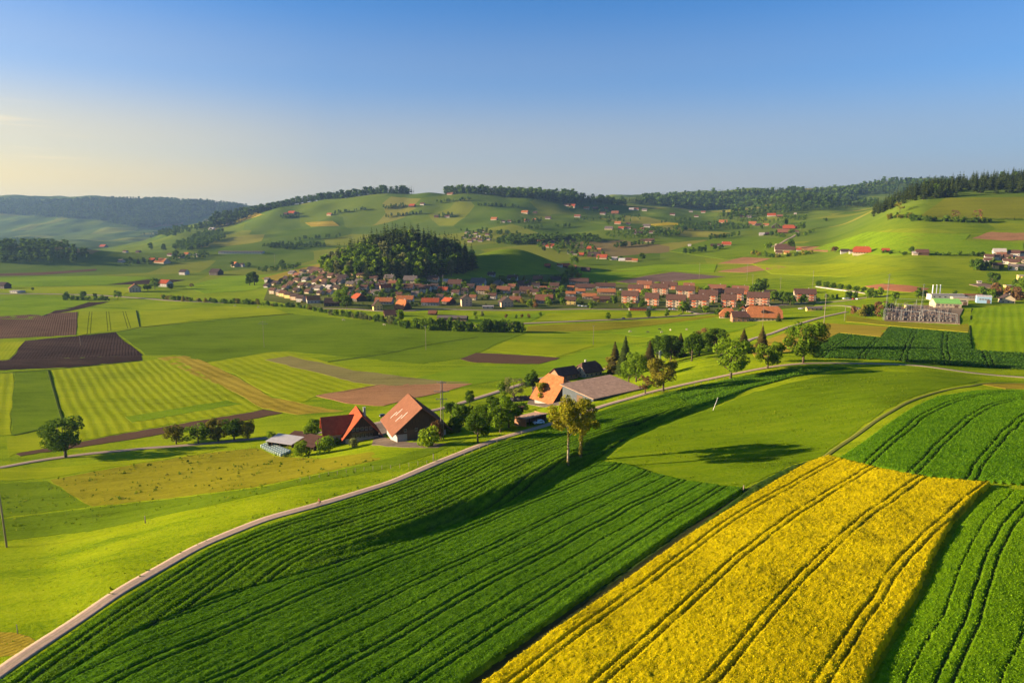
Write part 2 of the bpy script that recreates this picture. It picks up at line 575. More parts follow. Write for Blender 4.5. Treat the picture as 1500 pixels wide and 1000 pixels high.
def field(name, pts, mat, label, cat='field', layer=0, kind='structure'):
    P = gpoly(pts, 10)
    rj = np.random.default_rng(len(pts) * 7 + int(pts[0][1]))
    P = [(p[0] + rj.normal() * min(p[1] * .0011, .9), p[1] + rj.normal() * min(p[1] * .0016, 1.6)) for p in P]
    P = [p for i, p in enumerate(P) if math.dist(p, P[i - 1]) > .05]
    xs = [p[0] for p in P]; ys = [p[1] for p in P]
    span = max(max(xs) - min(xs), 1); sy = max(ys) - min(ys)
    st = max(2.0, min(span / 16, sum(ys) / len(ys) / 45))
    sty = max(st, sy / 60)
    gx, gy = np.meshgrid(np.arange(min(xs) + st / 2, max(xs), st), np.arange(min(ys) + sty / 2, max(ys), sty))
    gx, gy = gx.ravel(), gy.ravel()
    ok = inside(gx, gy, P)
    gx, gy = gx[ok], gy[ok]
    if len(gx):
        ok = edge_dist(gx, gy, P) > st * .3
        gx, gy = gx[ok], gy[ok]
    n = len(P)
    vs_ = [Vector(p) for p in P] + [Vector((a, b)) for a, b in zip(gx, gy)]
    r = delaunay_2d_cdt(vs_, [(i, (i + 1) % n) for i in range(n)], [list(range(n))], 1, 1e-4)
    pv = np.array([(v.x, v.y) for v in r[0]])
    z = zat(pv[:, 0], pv[:, 1]) + lift(pv[:, 1], layer)
    V = [(a, b, c) for (a, b), c in zip(pv, z)]
    F = [tuple(f) for f in r[2]]
    cnt = {}
    for f in F:
        for i in range(len(f)):
            e = (f[i], f[(i + 1) % len(f)])
            cnt[e] = cnt.get(e, 0) + 1
    sk = [e for e in cnt if (e[1], e[0]) not in cnt]
    for a, b in sk:
        q = len(V)
        V += [V[b], V[a], (V[a][0], V[a][1], V[a][2] - 1.0), (V[b][0], V[b][1], V[b][2] - 1.0)]
        F.append((q, q + 1, q + 2, q + 3))
    me = bpy.data.meshes.new(name)
    me.from_pydata(V, [], F)
    me.materials.append(mat)
    me.polygons.foreach_set('use_smooth', [True] * len(F))
    me.update()
    o = link(name, me)
    return tag(o, label, cat, kind=kind)

def smooth_line(P, n=6):
    """Catmull-Rom through world points"""
    out = []
    for i in range(len(P) - 1):
        p0 = P[max(i - 1, 0)]; p1 = P[i]; p2 = P[i + 1]; p3 = P[min(i + 2, len(P) - 1)]
        for k in range(n):
            t = k / n
            out.append(tuple(.5 * ((2 * p1[j]) + (-p0[j] + p2[j]) * t + (2 * p0[j] - 5 * p1[j] + 4 * p2[j] - p3[j]) * t * t
                                   + (-p0[j] + 3 * p1[j] - 3 * p2[j] + p3[j]) * t ** 3) for j in (0, 1)))
    out.append(P[-1])
    return out

def road(name, pts, width, mat, label, layer=1, n=8, world=False, th=.35):
    P = smooth_line(pts if world else [ground(*p) for p in pts], n)
    V, F, U = [], [], []
    K = 4
    for i, p in enumerate(P):
        a = P[max(i - 1, 0)]; b = P[min(i + 1, len(P) - 1)]
        dx, dy = b[0] - a[0], b[1] - a[1]
        L = math.hypot(dx, dy) or 1
        nx, ny = -dy / L, dx / L
        zc = [float(zat(p[0] + nx * width * (k / K - .5), p[1] + ny * width * (k / K - .5))) for k in range(K + 1)]
        zm = max(zc[1:4])
        for k in range(K + 1):
            s = (k / K - .5) * width
            V.append((p[0] + nx * s, p[1] + ny * s, .5 * zm + .5 * zc[k] + lift(p[1], layer)))
            U.append(k / K)
        V.append((p[0] + nx * width * .5, p[1] + ny * width * .5, zc[K] - .3)); U.append(1)
        V.append((p[0] - nx * width * .5, p[1] - ny * width * .5, zc[0] - .3)); U.append(0)
    S = K + 3
    for i in range(len(P) - 1):
        for k in range(K):
            F.append((i * S + k + 1, i * S + k, (i + 1) * S + k, (i + 1) * S + k + 1))
        F.append((i * S + K + 1, i * S + K, (i + 1) * S + K, (i + 1) * S + K + 1))
        F.append((i * S, i * S + K + 2, (i + 1) * S + K + 2, (i + 1) * S))
    o = link(name, np_mesh(name, V, F, [mat], True, {'across': U}))
    return tag(o, label, 'road', kind='structure')

def track_material(pave, middle, wheel=.55):
    m, nt, b = new_mat("track")
    at = nd(nt, 'ShaderNodeAttribute', attribute_name='across')
    p = wpos(nt)
    f = noise_node(nt, p, 1.6, 5, .65)
    d = math_n(nt, 'ABSOLUTE', math_n(nt, 'SUBTRACT', at.outputs['Fac'], .5))
    mid_ = math_n(nt, 'MULTIPLY', math_n(nt, 'SUBTRACT', .13, math_n(nt, 'ADD', d, math_n(nt, 'MULTIPLY', f, .08))), 14, True)
    edge = math_n(nt, 'MULTIPLY', math_n(nt, 'SUBTRACT', math_n(nt, 'ADD', d, math_n(nt, 'MULTIPLY', f, .26)), .545), 10, True)
    c = ramp(nt, f, [(.3, tuple(v * .75 for v in pave)), (.6, pave), (.8, tuple(v * 1.2 for v in pave))])
    c = mixc(nt, math_n(nt, 'MULTIPLY', mid_, wheel), c, middle)
    c = mixc(nt, edge, c, (.12, .15, .03))
    nt.links.new(c, b.inputs['Base Color'])
    add_bump(nt, b, f, .4, .1)
    return m

M_TRACK = track_material((.40, .28, .20), (.25, .21, .12), .6)
M_ROAD = track_material((.32, .235, .18), (.28, .21, .16), .4)
M_RUT = track_material((.17, .165, .035), (.085, .14, .008), 1.0)
ROAD_PX = [(-180, 1105), (-60, 1026), (0, 985), (80, 931), (150, 884), (225, 838), (300, 797), (380, 764), (467, 739), (560, 711), (650, 674), (725, 645), (800, 623),
           (850, 607), (900, 590), (1000, 564), (1100, 543), (1150, 535), (1200, 532), (1300, 533.5), (1400, 543), (1500, 553), (1560, 560), (1680, 575)]
road('farm_track', ROAD_PX, 3.3, M_TRACK, 'pale farm track sweeping along the ridge past the green crops', n=6)
ROADW = [ground(*p) for p in ROAD_PX]
road('lane', [(-40, 690), (0, 685), (75, 672), (180, 660), (300, 650), (400, 641), (470, 634), (545, 622)], 3.6, M_ROAD, 'narrow lane along the foot of the slope below the row of trees')
road('lane', [(545, 622), (600, 609), (650, 598), (700, 583), (745, 569), (775, 560), (800, 553), (860, 545), (890, 540)], 4.5, M_ROAD, 'paved lane linking the two farmyards in the valley')
road('lane', [(1060, 520), (1095, 500), (1130, 489), (1160, 478), (1200, 466), (1240, 457)], 4.5, M_ROAD, 'lane climbing between the conifers towards the village edge')
road('street', [(690, 478), (760, 474.5), (790, 473), (850, 470.5), (920, 467.5), (1000, 462.5), (1040, 459), (1080, 456), (1130, 449), (1180, 444), (1235, 441), (1270, 436), (1300, 434)], 7, M_ROAD, 'long pale road in front of the apartment blocks')
road('street', [(470, 452), (520, 453), (560, 456), (600, 455.5), (640, 453), (700, 454.5), (780, 454.5), (850, 453), (900, 453.5), (960, 453.5), (1000, 455), (1025, 460)], 6, M_ROAD, 'village street behind the front meadows')
road('road', [(1170, 452), (1215, 448), (1245, 449), (1262, 455), (1268, 463)], 7, M_ROAD, 'curved side road joining beside the bushes at the substation')
road('road', [(-30, 430), (15, 430.5), (80, 431), (140, 432.5), (200, 436.5), (260, 441), (330, 444)], 8, M_ROAD, 'pale main road crossing the flat fields on the left')
road('road', [(1195, 419.5), (1220, 423), (1250, 427), (1278, 431)], 6, M_ROAD, 'road with a pale wall under the clipped avenue trees')
road('lane', [(1130, 362), (1145, 356), (1163, 346), (1170, 342)], 6, M_ROAD, 'lane climbing to the hamlet of farmhouses')
M_DITCH0 = track_material((.035, .055, .008), (.02, .03, .006), .5)
for q in ([(71, 543), (80, 575), (91, 612), (94, 622)], [(199.5, 455), (202, 467), (205, 479)], [(206, 480), (300, 470.5), (400, 462), (430, 460)], [(20, 638), (55, 630), (92, 623)], [(115, 492), (160, 488), (204, 480)], [(480, 530), (560, 519), (640, 503), (700, 494)], [(0, 547), (100, 539), (208, 528)], [(468, 579), (520, 571), (560, 563)], [(1424, 452), (1421, 480), (1423, 512)]):
    road('ditch', q, 1.3, M_DITCH0, 'dark grassy ditch between two fields', layer=1)
road('field_track', [(1205, 672), (1228, 655), (1262, 632), (1300, 606), (1335, 587), (1375, 574), (1420, 566), (1470, 561), (1680, 560)], 1.35, M_RUT, 'grassy two-rut track between the meadow and the wheat')

# tones (albedo)
YG, YG2 = (.215, .258, .005), (.30, .315, .007)
BG, BG2 = (.14, .22, .006), (.21, .28, .008)
MG, MG2 = (.105, .16, .006), (.155, .205, .008)
DG, DG2 = (.04, .085, .008), (.065, .12, .010)
OL, OL2 = (.19, .175, .010), (.27, .235, .014)
OC, OC2 = (.27, .20, .02), (.35, .26, .03)
SD, SD2 = (.036, .023, .017), (.085, .052, .036)
SB, SB2 = (.10, .058, .035), (.17, .10, .057)
TN, TN2 = (.30, .15, .065), (.38, .20, .09)
def fm(t, ang=0.0, sp=0.0, st=0.0, tram=0.0, sc=1.0):
    return field_mat(t[0], t[1], ang, sp, st, tram, sc)
yg, bg, mg, dg, ol, oc, sdk, sbr, tan_ = (YG, YG2), (BG, BG2), (MG, MG2), (DG, DG2), (OL, OL2), (OC, OC2), (SD, SD2), (SB, SB2), (TN, TN2)
R = math.radians
def along(p, q):
    a, b = ground(*p), ground(*q)
    return math.atan2(b[1] - a[1], b[0] - a[0])
FIELDS = [
 ('grass_strip', [(-120, 688), (100, 684), (200, 669), (330, 655), (300, 664), (180, 681), (70, 700), (-120, 712)], fm(yg, .1, sc=1.6), 'bright mown grass strip beside the lane by the lone oak'),
 ('pasture', [(72, 703), (180, 683), (300, 664), (375, 656), (400, 668), (470, 672), (545, 662), (560, 672), (470, 692), (380, 712), (250, 729), (132, 742)], fm(ol, .3, sc=.8), 'olive grazed pasture dotted with dark tussocks'),
 ('pasture', [(-120, 716), (70, 704), (130, 742), (-120, 772)], fm(mg, .3, sc=.8), 'rough dark green corner of pasture by the left pole'),
 ('pasture', [(-120, 775), (132, 744), (250, 731), (380, 714), (470, 694), (562, 673), (640, 652), (690, 640), (640, 662), (560, 688), (430, 712), (300, 742), (130, 778), (-120, 806)], fm(mg, .35, sc=1.1), 'darker green band of pasture above the bright slope'),
 ('hay_patch', [(-120, 918), (28, 927), (52, 938), (28, 957), (-120, 980)], fm(oc, .8, 1.2, .3), 'small straw coloured patch beside the track'),
 ('ploughed_field', [(-120, 470), (113, 457), (113, 490.5), (-120, 502)], fm(sbr, along((100, 492), (103, 459)), 2.0, .55), 'brown ploughed field left of the striped crop'),
 ('striped_field', [(116, 457), (199, 455.5), (204, 478.5), (116, 491)], fm(yg, along((160, 486), (157, 457)), 1, 0, 17), 'bright green crop striped by dark wheel tracks'),
 ('ploughed_field', [(38, 499), (167, 486.5), (211, 520), (14, 528)], fm(sdk, along((100, 523), (114, 495)), 2.2, .35), 'dark ploughed field with a small pole standing in it'),
 ('ploughed_field', [(-120, 531), (120, 524), (205, 520.5), (210, 528), (100, 538), (-120, 547)], fm(sdk, .05, 5, .2), 'very dark strip of bare soil'),
 ('grass_strip', [(-120, 503), (35, 500), (13, 528), (-120, 530)], fm(yg, along((5, 527), (25, 503)), 3, .3), 'bright grass wedge between two ploughed fields'),
 ('hay_meadow', [(206, 457), (330, 448), (400, 452), (425, 459.5), (300, 468), (207, 479)], fm(yg, .2, 6, .25), 'yellow green meadow right of the striped crop'),
 ('meadow_field', [(170, 486), (207, 481), (300, 470), (430, 461), (500, 466), (560, 472), (640, 484), (770, 488), (735, 500), (692, 522), (620, 533), (560, 528), (420, 514), (390, 516), (297, 531), (262, 520), (213, 520)], fm(mg, .12, sc=.8), 'wide mid green pasture below the village hedge'),
 ('hay_meadow', [(75, 542), (210, 529), (258, 523), (300, 551), (345, 577), (385, 600), (300, 612), (200, 630), (93, 650), (95, 616)], fm(yg, along((110, 600), (88, 550)), 5, .5), 'large yellow green hay meadow with mowing lines'),
 ('grass_field', [(20, 546), (69, 543), (92, 615), (94, 622), (17, 637)], fm(mg, along((92, 615), (69, 543)), sc=1.2), 'green rectangular field bordered by a dark ditch'),
 ('grass_field', [(-120, 548), (19, 546), (14, 637), (-120, 650)], fm(yg, along((14, 630), (18, 548)), 5, .4), 'yellowish strip at the left edge of the valley'),
 ('hay_meadow', [(12, 640), (92, 625), (94, 652), (24, 664), (14, 668)], fm(yg, .2, sc=1.2), 'small sunny meadow behind the lone oak'),
 ('grass_strip', [(183, 611), (330, 586.5), (352, 592), (192, 619)], fm(bg, .2, 3, .2), 'fresh green strip in the hay meadow', 1),
 ('ploughed_strip', [(25, 664), (70, 656), (200, 632), (300, 615), (368, 604), (386, 600), (413, 605), (380, 612), (250, 634), (130, 653), (29, 668)], fm((SB, SB), .2, 2, .3), 'long narrow brown strip of tilled soil', 1),
 ('stubble_field', [(230, 524.5), (275, 520), (340, 548), (400, 582), (470, 597), (505, 602), (435, 607), (385, 598), (345, 575)], fm(oc, along((400, 590), (250, 524)), 6, .5), 'ochre diagonal band of dry stubble'),
 ('hay_meadow', [(300, 532.5), (392, 517), (420, 515.5), (520, 540), (612, 560), (560, 563), (465, 579), (440, 590), (400, 580), (345, 549)], fm(yg, along((460, 580), (330, 530)), 7, .5), 'yellow green field right of the ochre band'),
 ('fallow_field', [(388, 527), (424, 522), (520, 543), (640, 558), (690, 560), (560, 566), (520, 560)], fm(((.20, .17, .05), (.26, .21, .07)), along((560, 560), (410, 526)), 4, .4), 'pale greyish fallow strip', 1),
 ('ploughed_field', [(462, 580), (560, 562.5), (640, 562), (692, 562), (660, 571), (560, 595), (508, 591)], fm(tan_, along((470, 583), (680, 562)), 4, .3), 'light reddish brown field behind the red roofed farm', 1),
 ('ploughed_field', [(675, 526), (698, 517), (760, 520), (820, 524.5), (790, 533), (725, 532), (690, 530)], fm((SB, SB), .05, 3, .4), 'dark reddish ploughed field in the middle of the valley', 1),
 ('hay_meadow', [(742, 500), (800, 503), (872, 506), (816, 523), (760, 518), (712, 513)], fm(yg, .1, 7, .25), 'yellow meadow behind the dark reddish field'),
 ('wheat_field', [(560, 565), (690, 535), (790, 535), (870, 510), (905, 502), (960, 512), (900, 535), (800, 548), (700, 562), (650, 575), (600, 580)], fm(bg, .15, 8, .2), 'fresh green cereal field behind the farms'),
 ('hay_meadow', [(783, 471), (802, 459), (900, 458), (1002, 458), (990, 463), (900, 467), (840, 469.5)], fm(yg, .05, 9, .2), 'bright meadow in front of the apartment blocks', 1),
 ('orchard_meadow', [(640, 472), (700, 461), (798, 459), (778, 471), (700, 474)], fm(bg, .05, sc=.7), 'orchard grass below the village street'),
 ('grass_bank', [(770, 478), (850, 473.5), (1000, 466), (1060, 461), (1040, 465), (960, 476), (880, 484), (770, 487)], fm(ol, .05, sc=.6), 'olive grassy bank below the long road'),
 ('cow_pasture', [(890, 487), (960, 477), (1045, 466), (1110, 475), (1060, 490), (1000, 497), (930, 492)], fm(bg, .1, sc=.7), 'green pasture where the cows graze'),
 ('dry_meadow', [(1095, 508), (1170, 480), (1200, 473), (1290, 478), (1300, 479), (1288, 493), (1228, 487), (1204, 498), (1160, 515), (1110, 525)], fm(oc, .3, sc=.8), 'golden dry meadow between the conifers and the substation'),
 ('dry_meadow', [(1240, 462), (1290, 470), (1400, 478), (1420, 474), (1420, 487), (1300, 477), (1240, 471)], fm(ol, .1, sc=.8), 'olive grass strip in front of the substation', 1),
 ('grass_field', [(1423, 452), (1462, 449), (1500, 447), (1660, 460), (1660, 517), (1470, 516), (1424, 511), (1421, 480)], fm(((.15, .24, .005), (.24, .30, .006)), along((1462, 514), (1466, 452)), 6, .35), 'vivid yellow green field at the right edge'),
 ('ploughed_field', [(902, 412.5), (940, 405), (985, 398.5), (1064, 405.5), (1020, 409), (960, 414), (920, 415)], fm(((.12, .075, .06), (.19, .13, .10)), .1, 12, .5), 'brown field partly under pale foil behind the village'),
 ('tilled_field', [(1052, 386), (1090, 376.5), (1128, 379), (1102, 386.5)], fm(tan_, .1, sc=.5), 'upper of the two tan fields on the right slope'),
 ('tilled_field', [(1050, 398), (1100, 389.5), (1138, 389), (1155, 392), (1092, 399.5)], fm(tan_, .1, sc=.5), 'lower of the two tan fields on the right slope'),
 ('tilled_field', [(1265, 419), (1290, 415.5), (1330, 418), (1362, 423), (1335, 428), (1290, 424)], fm(((.31, .125, .055), (.37, .16, .07)), .1, sc=.5), 'reddish bare field behind the clipped avenue'),
 ('tilled_field', [(1424, 349), (1445, 341), (1660, 342), (1660, 354), (1470, 352)], fm(tan_, .1, sc=.4), 'tan ploughed field on the right hillside'),
 ('stubble_field', [(1166, 361), (1190, 361), (1216, 363), (1212, 369), (1180, 367)], fm(tan_, .1, sc=.4), 'tan wedge beside the walled farm garden'),
 ('meadow_field', [(1100, 386), (1170, 390), (1250, 385), (1340, 394), (1240, 406), (1130, 401)], fm(yg, .05, sc=.3), 'sunny yellow green field on the lower right slope'),
 ('meadow_field', [(980, 368), (1060, 345), (1160, 350), (1140, 372), (1060, 380)], fm(mg, .1, sc=.3), 'green field below the hamlet'),
 ('meadow_field', [(1190, 365), (1270, 340), (1420, 343), (1415, 352), (1500, 356), (1500, 372), (1300, 374)], fm(bg, .1, sc=.3), 'deep green hillside pasture behind the red roofed farm'),
 ('meadow_field', [(1345, 318), (1385, 290), (1660, 287), (1660, 322), (1440, 320)], fm(((.14, .15, .010), (.19, .19, .012)), .1, sc=.3), 'olive green clearing under the right forest'),
 ('meadow_field', [(900, 395), (960, 388), (1050, 387), (1045, 399), (985, 397)], fm(bg, .1, sc=.3), 'bright strip of grass behind the hamlet road'),
 ('meadow_field', [(845, 393), (900, 399), (990, 394), (900, 410), (840, 409)], fm(bg, .1, sc=.4), 'green meadow behind the terraced houses'),
 ('rape_field', [(950, 329), (975, 326), (993, 327), (994, 330), (960, 331)], fm(((.4, .29, .01), (.48, .34, .015)), 0, sc=.3), 'far yellow rapeseed patch on the middle slope'),
 ('stubble_field', [(448, 326), (488, 323.5), (497, 331), (456, 332)], fm(oc, 0, sc=.3), 'ochre square field on the long hill'),
 ('stubble_field', [(345, 319), (375, 312), (388, 314), (352, 324)], fm(oc, 0, sc=.3), 'ochre field on the left shoulder of the hill'),
 ('ploughed_field', [(-120, 404), (60, 399), (142, 394), (140, 396.5), (60, 403), (-120, 407)], fm((SB, SB2), 0, sc=.3), 'long thin brown field far out on the left plain'),
 ('ploughed_field', [(160, 417), (220, 409), (272, 410), (235, 416)], fm(sdk, 0, sc=.3), 'dark field behind the farm on the left plain'),
 ('grass_field', [(-120, 437), (60, 433), (132, 440), (118, 450), (80, 455), (50, 467), (-120, 469)], fm(bg, .1, 8, .2), 'bright green meadow above the ploughed fields'),
 ('ploughed_field', [(52, 466), (82, 455), (130, 443), (160, 442), (130, 449), (100, 456)], fm(sdk, .2, sc=.4), 'narrow dark curve of bare soil'),
 ('meadow_field', [(-120, 411), (60, 405), (150, 404), (225, 407), (155, 417), (20, 421)], fm(bg, 0, sc=.4), 'deep green strip on the left plain'),
 ('grass_field', [(-120, 423), (60, 420), (150, 419), (200, 422), (180, 432), (30, 429)], fm(yg, 0, sc=.4), 'yellow green strip before the main road'),
 ('meadow_field', [(270, 420), (330, 405), (400, 402), (440, 390), (478, 384), (470, 392), (400, 412), (370, 425), (300, 430)], fm(bg, .2, sc=.4), 'sunlit meadow left of the village houses'),
 ('dry_bank', [(380, 408), (470, 386), (478, 390), (470, 396), (400, 413)], fm(oc, .2, sc=.5), 'golden slope beside the upper village houses', 1),
 ('village_gardens', [(385, 440), (398, 412), (430, 400), (465, 393), (500, 398), (560, 408), (640, 412), (700, 408), (780, 402), (830, 402), (850, 412), (905, 416), (960, 419), (1090, 424), (1200, 436), (1190, 448), (1110, 455), (1030, 457), (900, 453), (700, 454), (560, 455), (470, 451)], fm(((.085, .105, .018), (.17, .155, .06)), .1, sc=.5), 'mixed gardens, hedges and paths between the village houses', 0, 'garden'),
 ('farmyard', [(545, 652), (553, 620), (566, 612), (584, 612), (560, 640), (600, 648), (655, 650), (640, 656), (590, 655)], fm(((.16, .12, .085), (.22, .165, .12)), .1, sc=.7), 'paved yard between the red roofed farmhouse and the big barn', 1),
 ('farmyard', [(772, 592), (783, 566), (800, 555), (830, 552), (838, 562), (832, 575), (826, 592), (800, 596)], fm(((.15, .115, .085), (.20, .16, .11)), .1, sc=.7), 'gravel yard round the orange roof of the second farm', 1),
 ('substation_yard', [(1294, 470.5), (1303, 450), (1360, 447), (1412, 452), (1404, 475), (1350, 472.5)], fm(((.17, .12, .075), (.26, .19, .12)), .1, sc=.6), 'gravel yard of the substation', 1),
 ('gravel_yard', [(1420, 417), (1440, 415), (1460, 419), (1456, 423), (1436, 421)], fm(((.26, .17, .11), (.32, .21, .14)), .1, sc=.5), 'pale gravel yard by the big round tree', 1),
 ('sloping_meadow', [(890, 672), (935, 636), (1045, 597), (1105, 574), (1180, 556), (1250, 543), (1330, 545), (1440, 557), (1370, 571), (1330, 583), (1300, 600), (1258, 628), (1225, 652), (1200, 669), (1160, 680), (1092, 713), (1060, 711), (1010, 704), (960, 693), (915, 678)], fm(((.105, .168, .004), (.17, .222, .006)), along((900, 690), (1250, 600)), 7, .25, sc=1.1), 'rough bright green meadow crossed by the poplar shadows'),
 ('tan_strip', [(1436, 562.5), (1660, 560), (1660, 574), (1470, 569)], fm(oc, .1, sc=1.2), 'short straw coloured strip beside the right field'),
]
for nm, pts, mt, lab, *ly in FIELDS:
    field(nm, pts, mt, lab, layer=(ly[0] if ly else 0))
# ------------------------------------------------------------------ standing crops in front: real height, wheel tracks pressed into them
def crop(name, pts, guide, label, cat, mat, height, res, trams, half=.32, gauge=.9, rough=.12, rowgap=0.0, rowamp=0.0, wave=6.0, soft=.5, seed=1, tuft=1.0, tramdepth=.85, blotch=.0, leaf=(0, .2), across=.62, tramvar=0.0, pit=.6):
    P = gpoly(pts, 12)
    G = smooth_line([ground(*p) for p in guide], 6)
    ang = math.atan2(G[-1][1] - G[0][1], G[-1][0] - G[0][0])
    c, s = math.cos(ang), math.sin(ang)
    pa = np.array([(p[0] * c + p[1] * s, -p[0] * s + p[1] * c) for p in P])
    ga = np.arange(pa[:, 0].min() - res, pa[:, 0].max() + res, res * 1.6)
    gb = np.arange(pa[:, 1].min() - res, pa[:, 1].max() + res, res * across)
    A, B = np.meshgrid(ga, gb)
    rng = np.random.default_rng(seed)
    A = A + rng.uniform(-.25, .25, A.shape) * res; B = B + rng.uniform(-.25, .25, B.shape) * res
    X = A * c - B * s; Yw = A * s + B * c
    ed = edge_dist(X, Yw, P)
    ins = inside(X, Yw, P)
    de = np.where(ins, ed, -ed)
    cd, cs, arc = polyline_dist(X, Yw, G)
    cc = cd * cs
    tr = np.zeros(X.shape)
    for t in trams:
        for o in ((-gauge, gauge) if not isinstance(t, tuple) else (0,)):
            t0 = t[0] if isinstance(t, tuple) else t
            w = (t[1] if isinstance(t, tuple) else half)
            wob = (vnoise(arc / 9, arc * 0 + t0, 41) - .5) * .7
            tr = np.maximum(tr, np.clip(1.35 - np.abs(cc - t0 - o - wob) / w, 0, 1))
    if tramvar: tr = tr * np.clip(1.15 - tramvar + 2.2 * tramvar * (vnoise(arc / 4, cc / 3, seed + 5) - .35), .1, 1)
    big = fbm(X / 9, Yw / 9, seed + 3, 3)
    fine = rng.random(X.shape)
    clump = vnoise(X / (tuft), Yw / (tuft), seed + 8)
    row = 0
    if rowgap:
        row = rowamp * (.5 + .5 * np.cos(2 * math.pi * cc / rowgap)) * (.4 + 1.2 * vnoise(arc / 14, cc / rowgap * .5, seed + 23))
    thin = np.clip((fbm(X / wave, Yw / wave * 1.0, seed + 31, 3) - .60) * 6, 0, 1) * blotch
    h = height * (.86 + .22 * big) + rough * (clump - .5) * 2 + rough * (fine - .5) + row
    h = h * (1 - tramdepth * tr) * (1 - pit * thin)
    h = h * np.clip(.15 + de / soft * .85, 0, 1)
    Z = zat(X, Yw) + .08 + np.maximum(h, .02)
    keep = de > -res * .6
    n0, n1 = X.shape
    id_ = -np.ones(n0 * n1, int)
    kf = keep.ravel()
    id_[kf] = np.arange(kf.sum())
    q = np.arange(n0 * n1).reshape(n0, n1)
    Fq = np.stack([q[:-1, :-1], q[:-1, 1:], q[1:, 1:], q[1:, :-1]], -1).reshape(-1, 4)
    Fq = id_[Fq]
    Fq = Fq[(Fq >= 0).all(1)]
    V = np.stack([X.ravel()[kf], Yw.ravel()[kf], Z.ravel()[kf]], -1)
    rowf = np.clip(row / max(rowamp, 1e-6), 0, 1) if rowgap else np.ones(X.shape)
    at = {'bare': np.clip(tr + thin * .55, 0, 1).ravel()[kf], 'tall': np.clip(.5 * clump + .5 * fine, 0, 1).ravel()[kf], 'row': (rowf + 0 * X).ravel()[kf]}
    sm = np.ones(len(Fq), bool)
    if leaf[0]:
        # single plants standing out of the stand
        area = abs(sum(P[i - 1][0] * P[i][1] - P[i][0] * P[i - 1][1] for i in range(len(P)))) / 2
        cand = np.nonzero((at['bare'] < .5) & (de.ravel()[kf] > .25))[0]
        m = int(min(leaf[0] * area, 240000))
        k = rng.choice(cand, m)
        C = V[k] + rng.uniform(-.3, .3, (m, 3)) * np.array([res * 2, res * 2, .0])
        C[:, 2] = V[k][:, 2] + rng.uniform(-.03, .05, m) * (1 + height * .3)
        n_ = rng.normal(size=(m, 3)) * .75 + np.array([0, 0, .9]); n_ /= np.linalg.norm(n_, axis=1)[:, None]
        t_ = np.cross(n_, rng.normal(size=(m, 3))); t_ /= np.linalg.norm(t_, axis=1)[:, None]
        b_ = np.cross(n_, t_)
        sz = leaf[1] * rng.uniform(.5, 1.25, (m, 1))
        Q = np.stack([C - t_ * sz, C + b_ * sz * .6, C + t_ * sz, C - b_ * sz * .6], 1).reshape(-1, 3)
        nb = len(V)
        V = np.concatenate([V, Q]); Fq = np.concatenate([Fq, nb + np.arange(4 * m).reshape(m, 4)])
        tall = np.repeat(np.clip(rng.normal(.55, .28, m), 0, 1), 4)
        at = {'bare': np.concatenate([at['bare'], np.repeat(at['bare'][k] * .6, 4)]), 'tall': np.concatenate([at['tall'], tall]), 'row': np.concatenate([at['row'], np.repeat(at['row'][k] * .5 + .5, 4)])}
        sm = np.concatenate([sm, np.zeros(m, bool)])
    me = np_mesh(name, V, Fq, [mat], True, at)
    me.polygons.foreach_set('use_smooth', sm)
    return tag(link(name, me), label, cat, kind='stuff')

def crop_mat(name, lo, ca, cb, bare=(.05, .045, .02), rowdark=.0, ang=0.0, fine=2.2, bump_s=.8):
    m, nt, b = new_mat(name)
    p = wpos(nt)
    a_b = nd(nt, 'ShaderNodeAttribute', attribute_name='bare').outputs['Fac']
    a_t = nd(nt, 'ShaderNodeAttribute', attribute_name='tall').outputs['Fac']
    a_r = nd(nt, 'ShaderNodeAttribute', attribute_name='row').outputs['Fac']
    f1 = noise_node(nt, p, fine, 4, .7)
    f2 = noise_node(nt, p, .05, 4, .6)
    f3 = noise_node(nt, wpos(nt, ang, (.08, 1, 1)), .35, 3, .6)
    f = math_n(nt, 'ADD', math_n(nt, 'MULTIPLY', f1, .30), math_n(nt, 'ADD', math_n(nt, 'MULTIPLY', a_t, .42), math_n(nt, 'ADD', math_n(nt, 'MULTIPLY', f2, .22), math_n(nt, 'MULTIPLY', f3, .22))))
    c = ramp(nt, f, [(.37, lo), (.56, ca), (.78, cb)])
    if rowdark: c = mixc(nt, math_n(nt, 'MULTIPLY', math_n(nt, 'SUBTRACT', 1.0, a_r), rowdark), c, lo)
    c = mixc(nt, math_n(nt, 'MULTIPLY', a_b, .85), c, bare)
    nt.links.new(c, b.inputs['Base Color'])
    add_bump(nt, b, f1, bump_s * .6, .2)
    tr = nd(nt, 'ShaderNodeBsdfTranslucent'); nt.links.new(c, tr.inputs['Color'])
    mx = nd(nt, 'ShaderNodeMixShader'); mx.inputs[0].default_value = .35
    nt.links.new(b.outputs[0], mx.inputs[1]); nt.links.new(tr.outputs[0], mx.inputs[2])
    nt.links.new(mx.outputs[0], nt.nodes['Material Output'].inputs['Surface'])
    return m

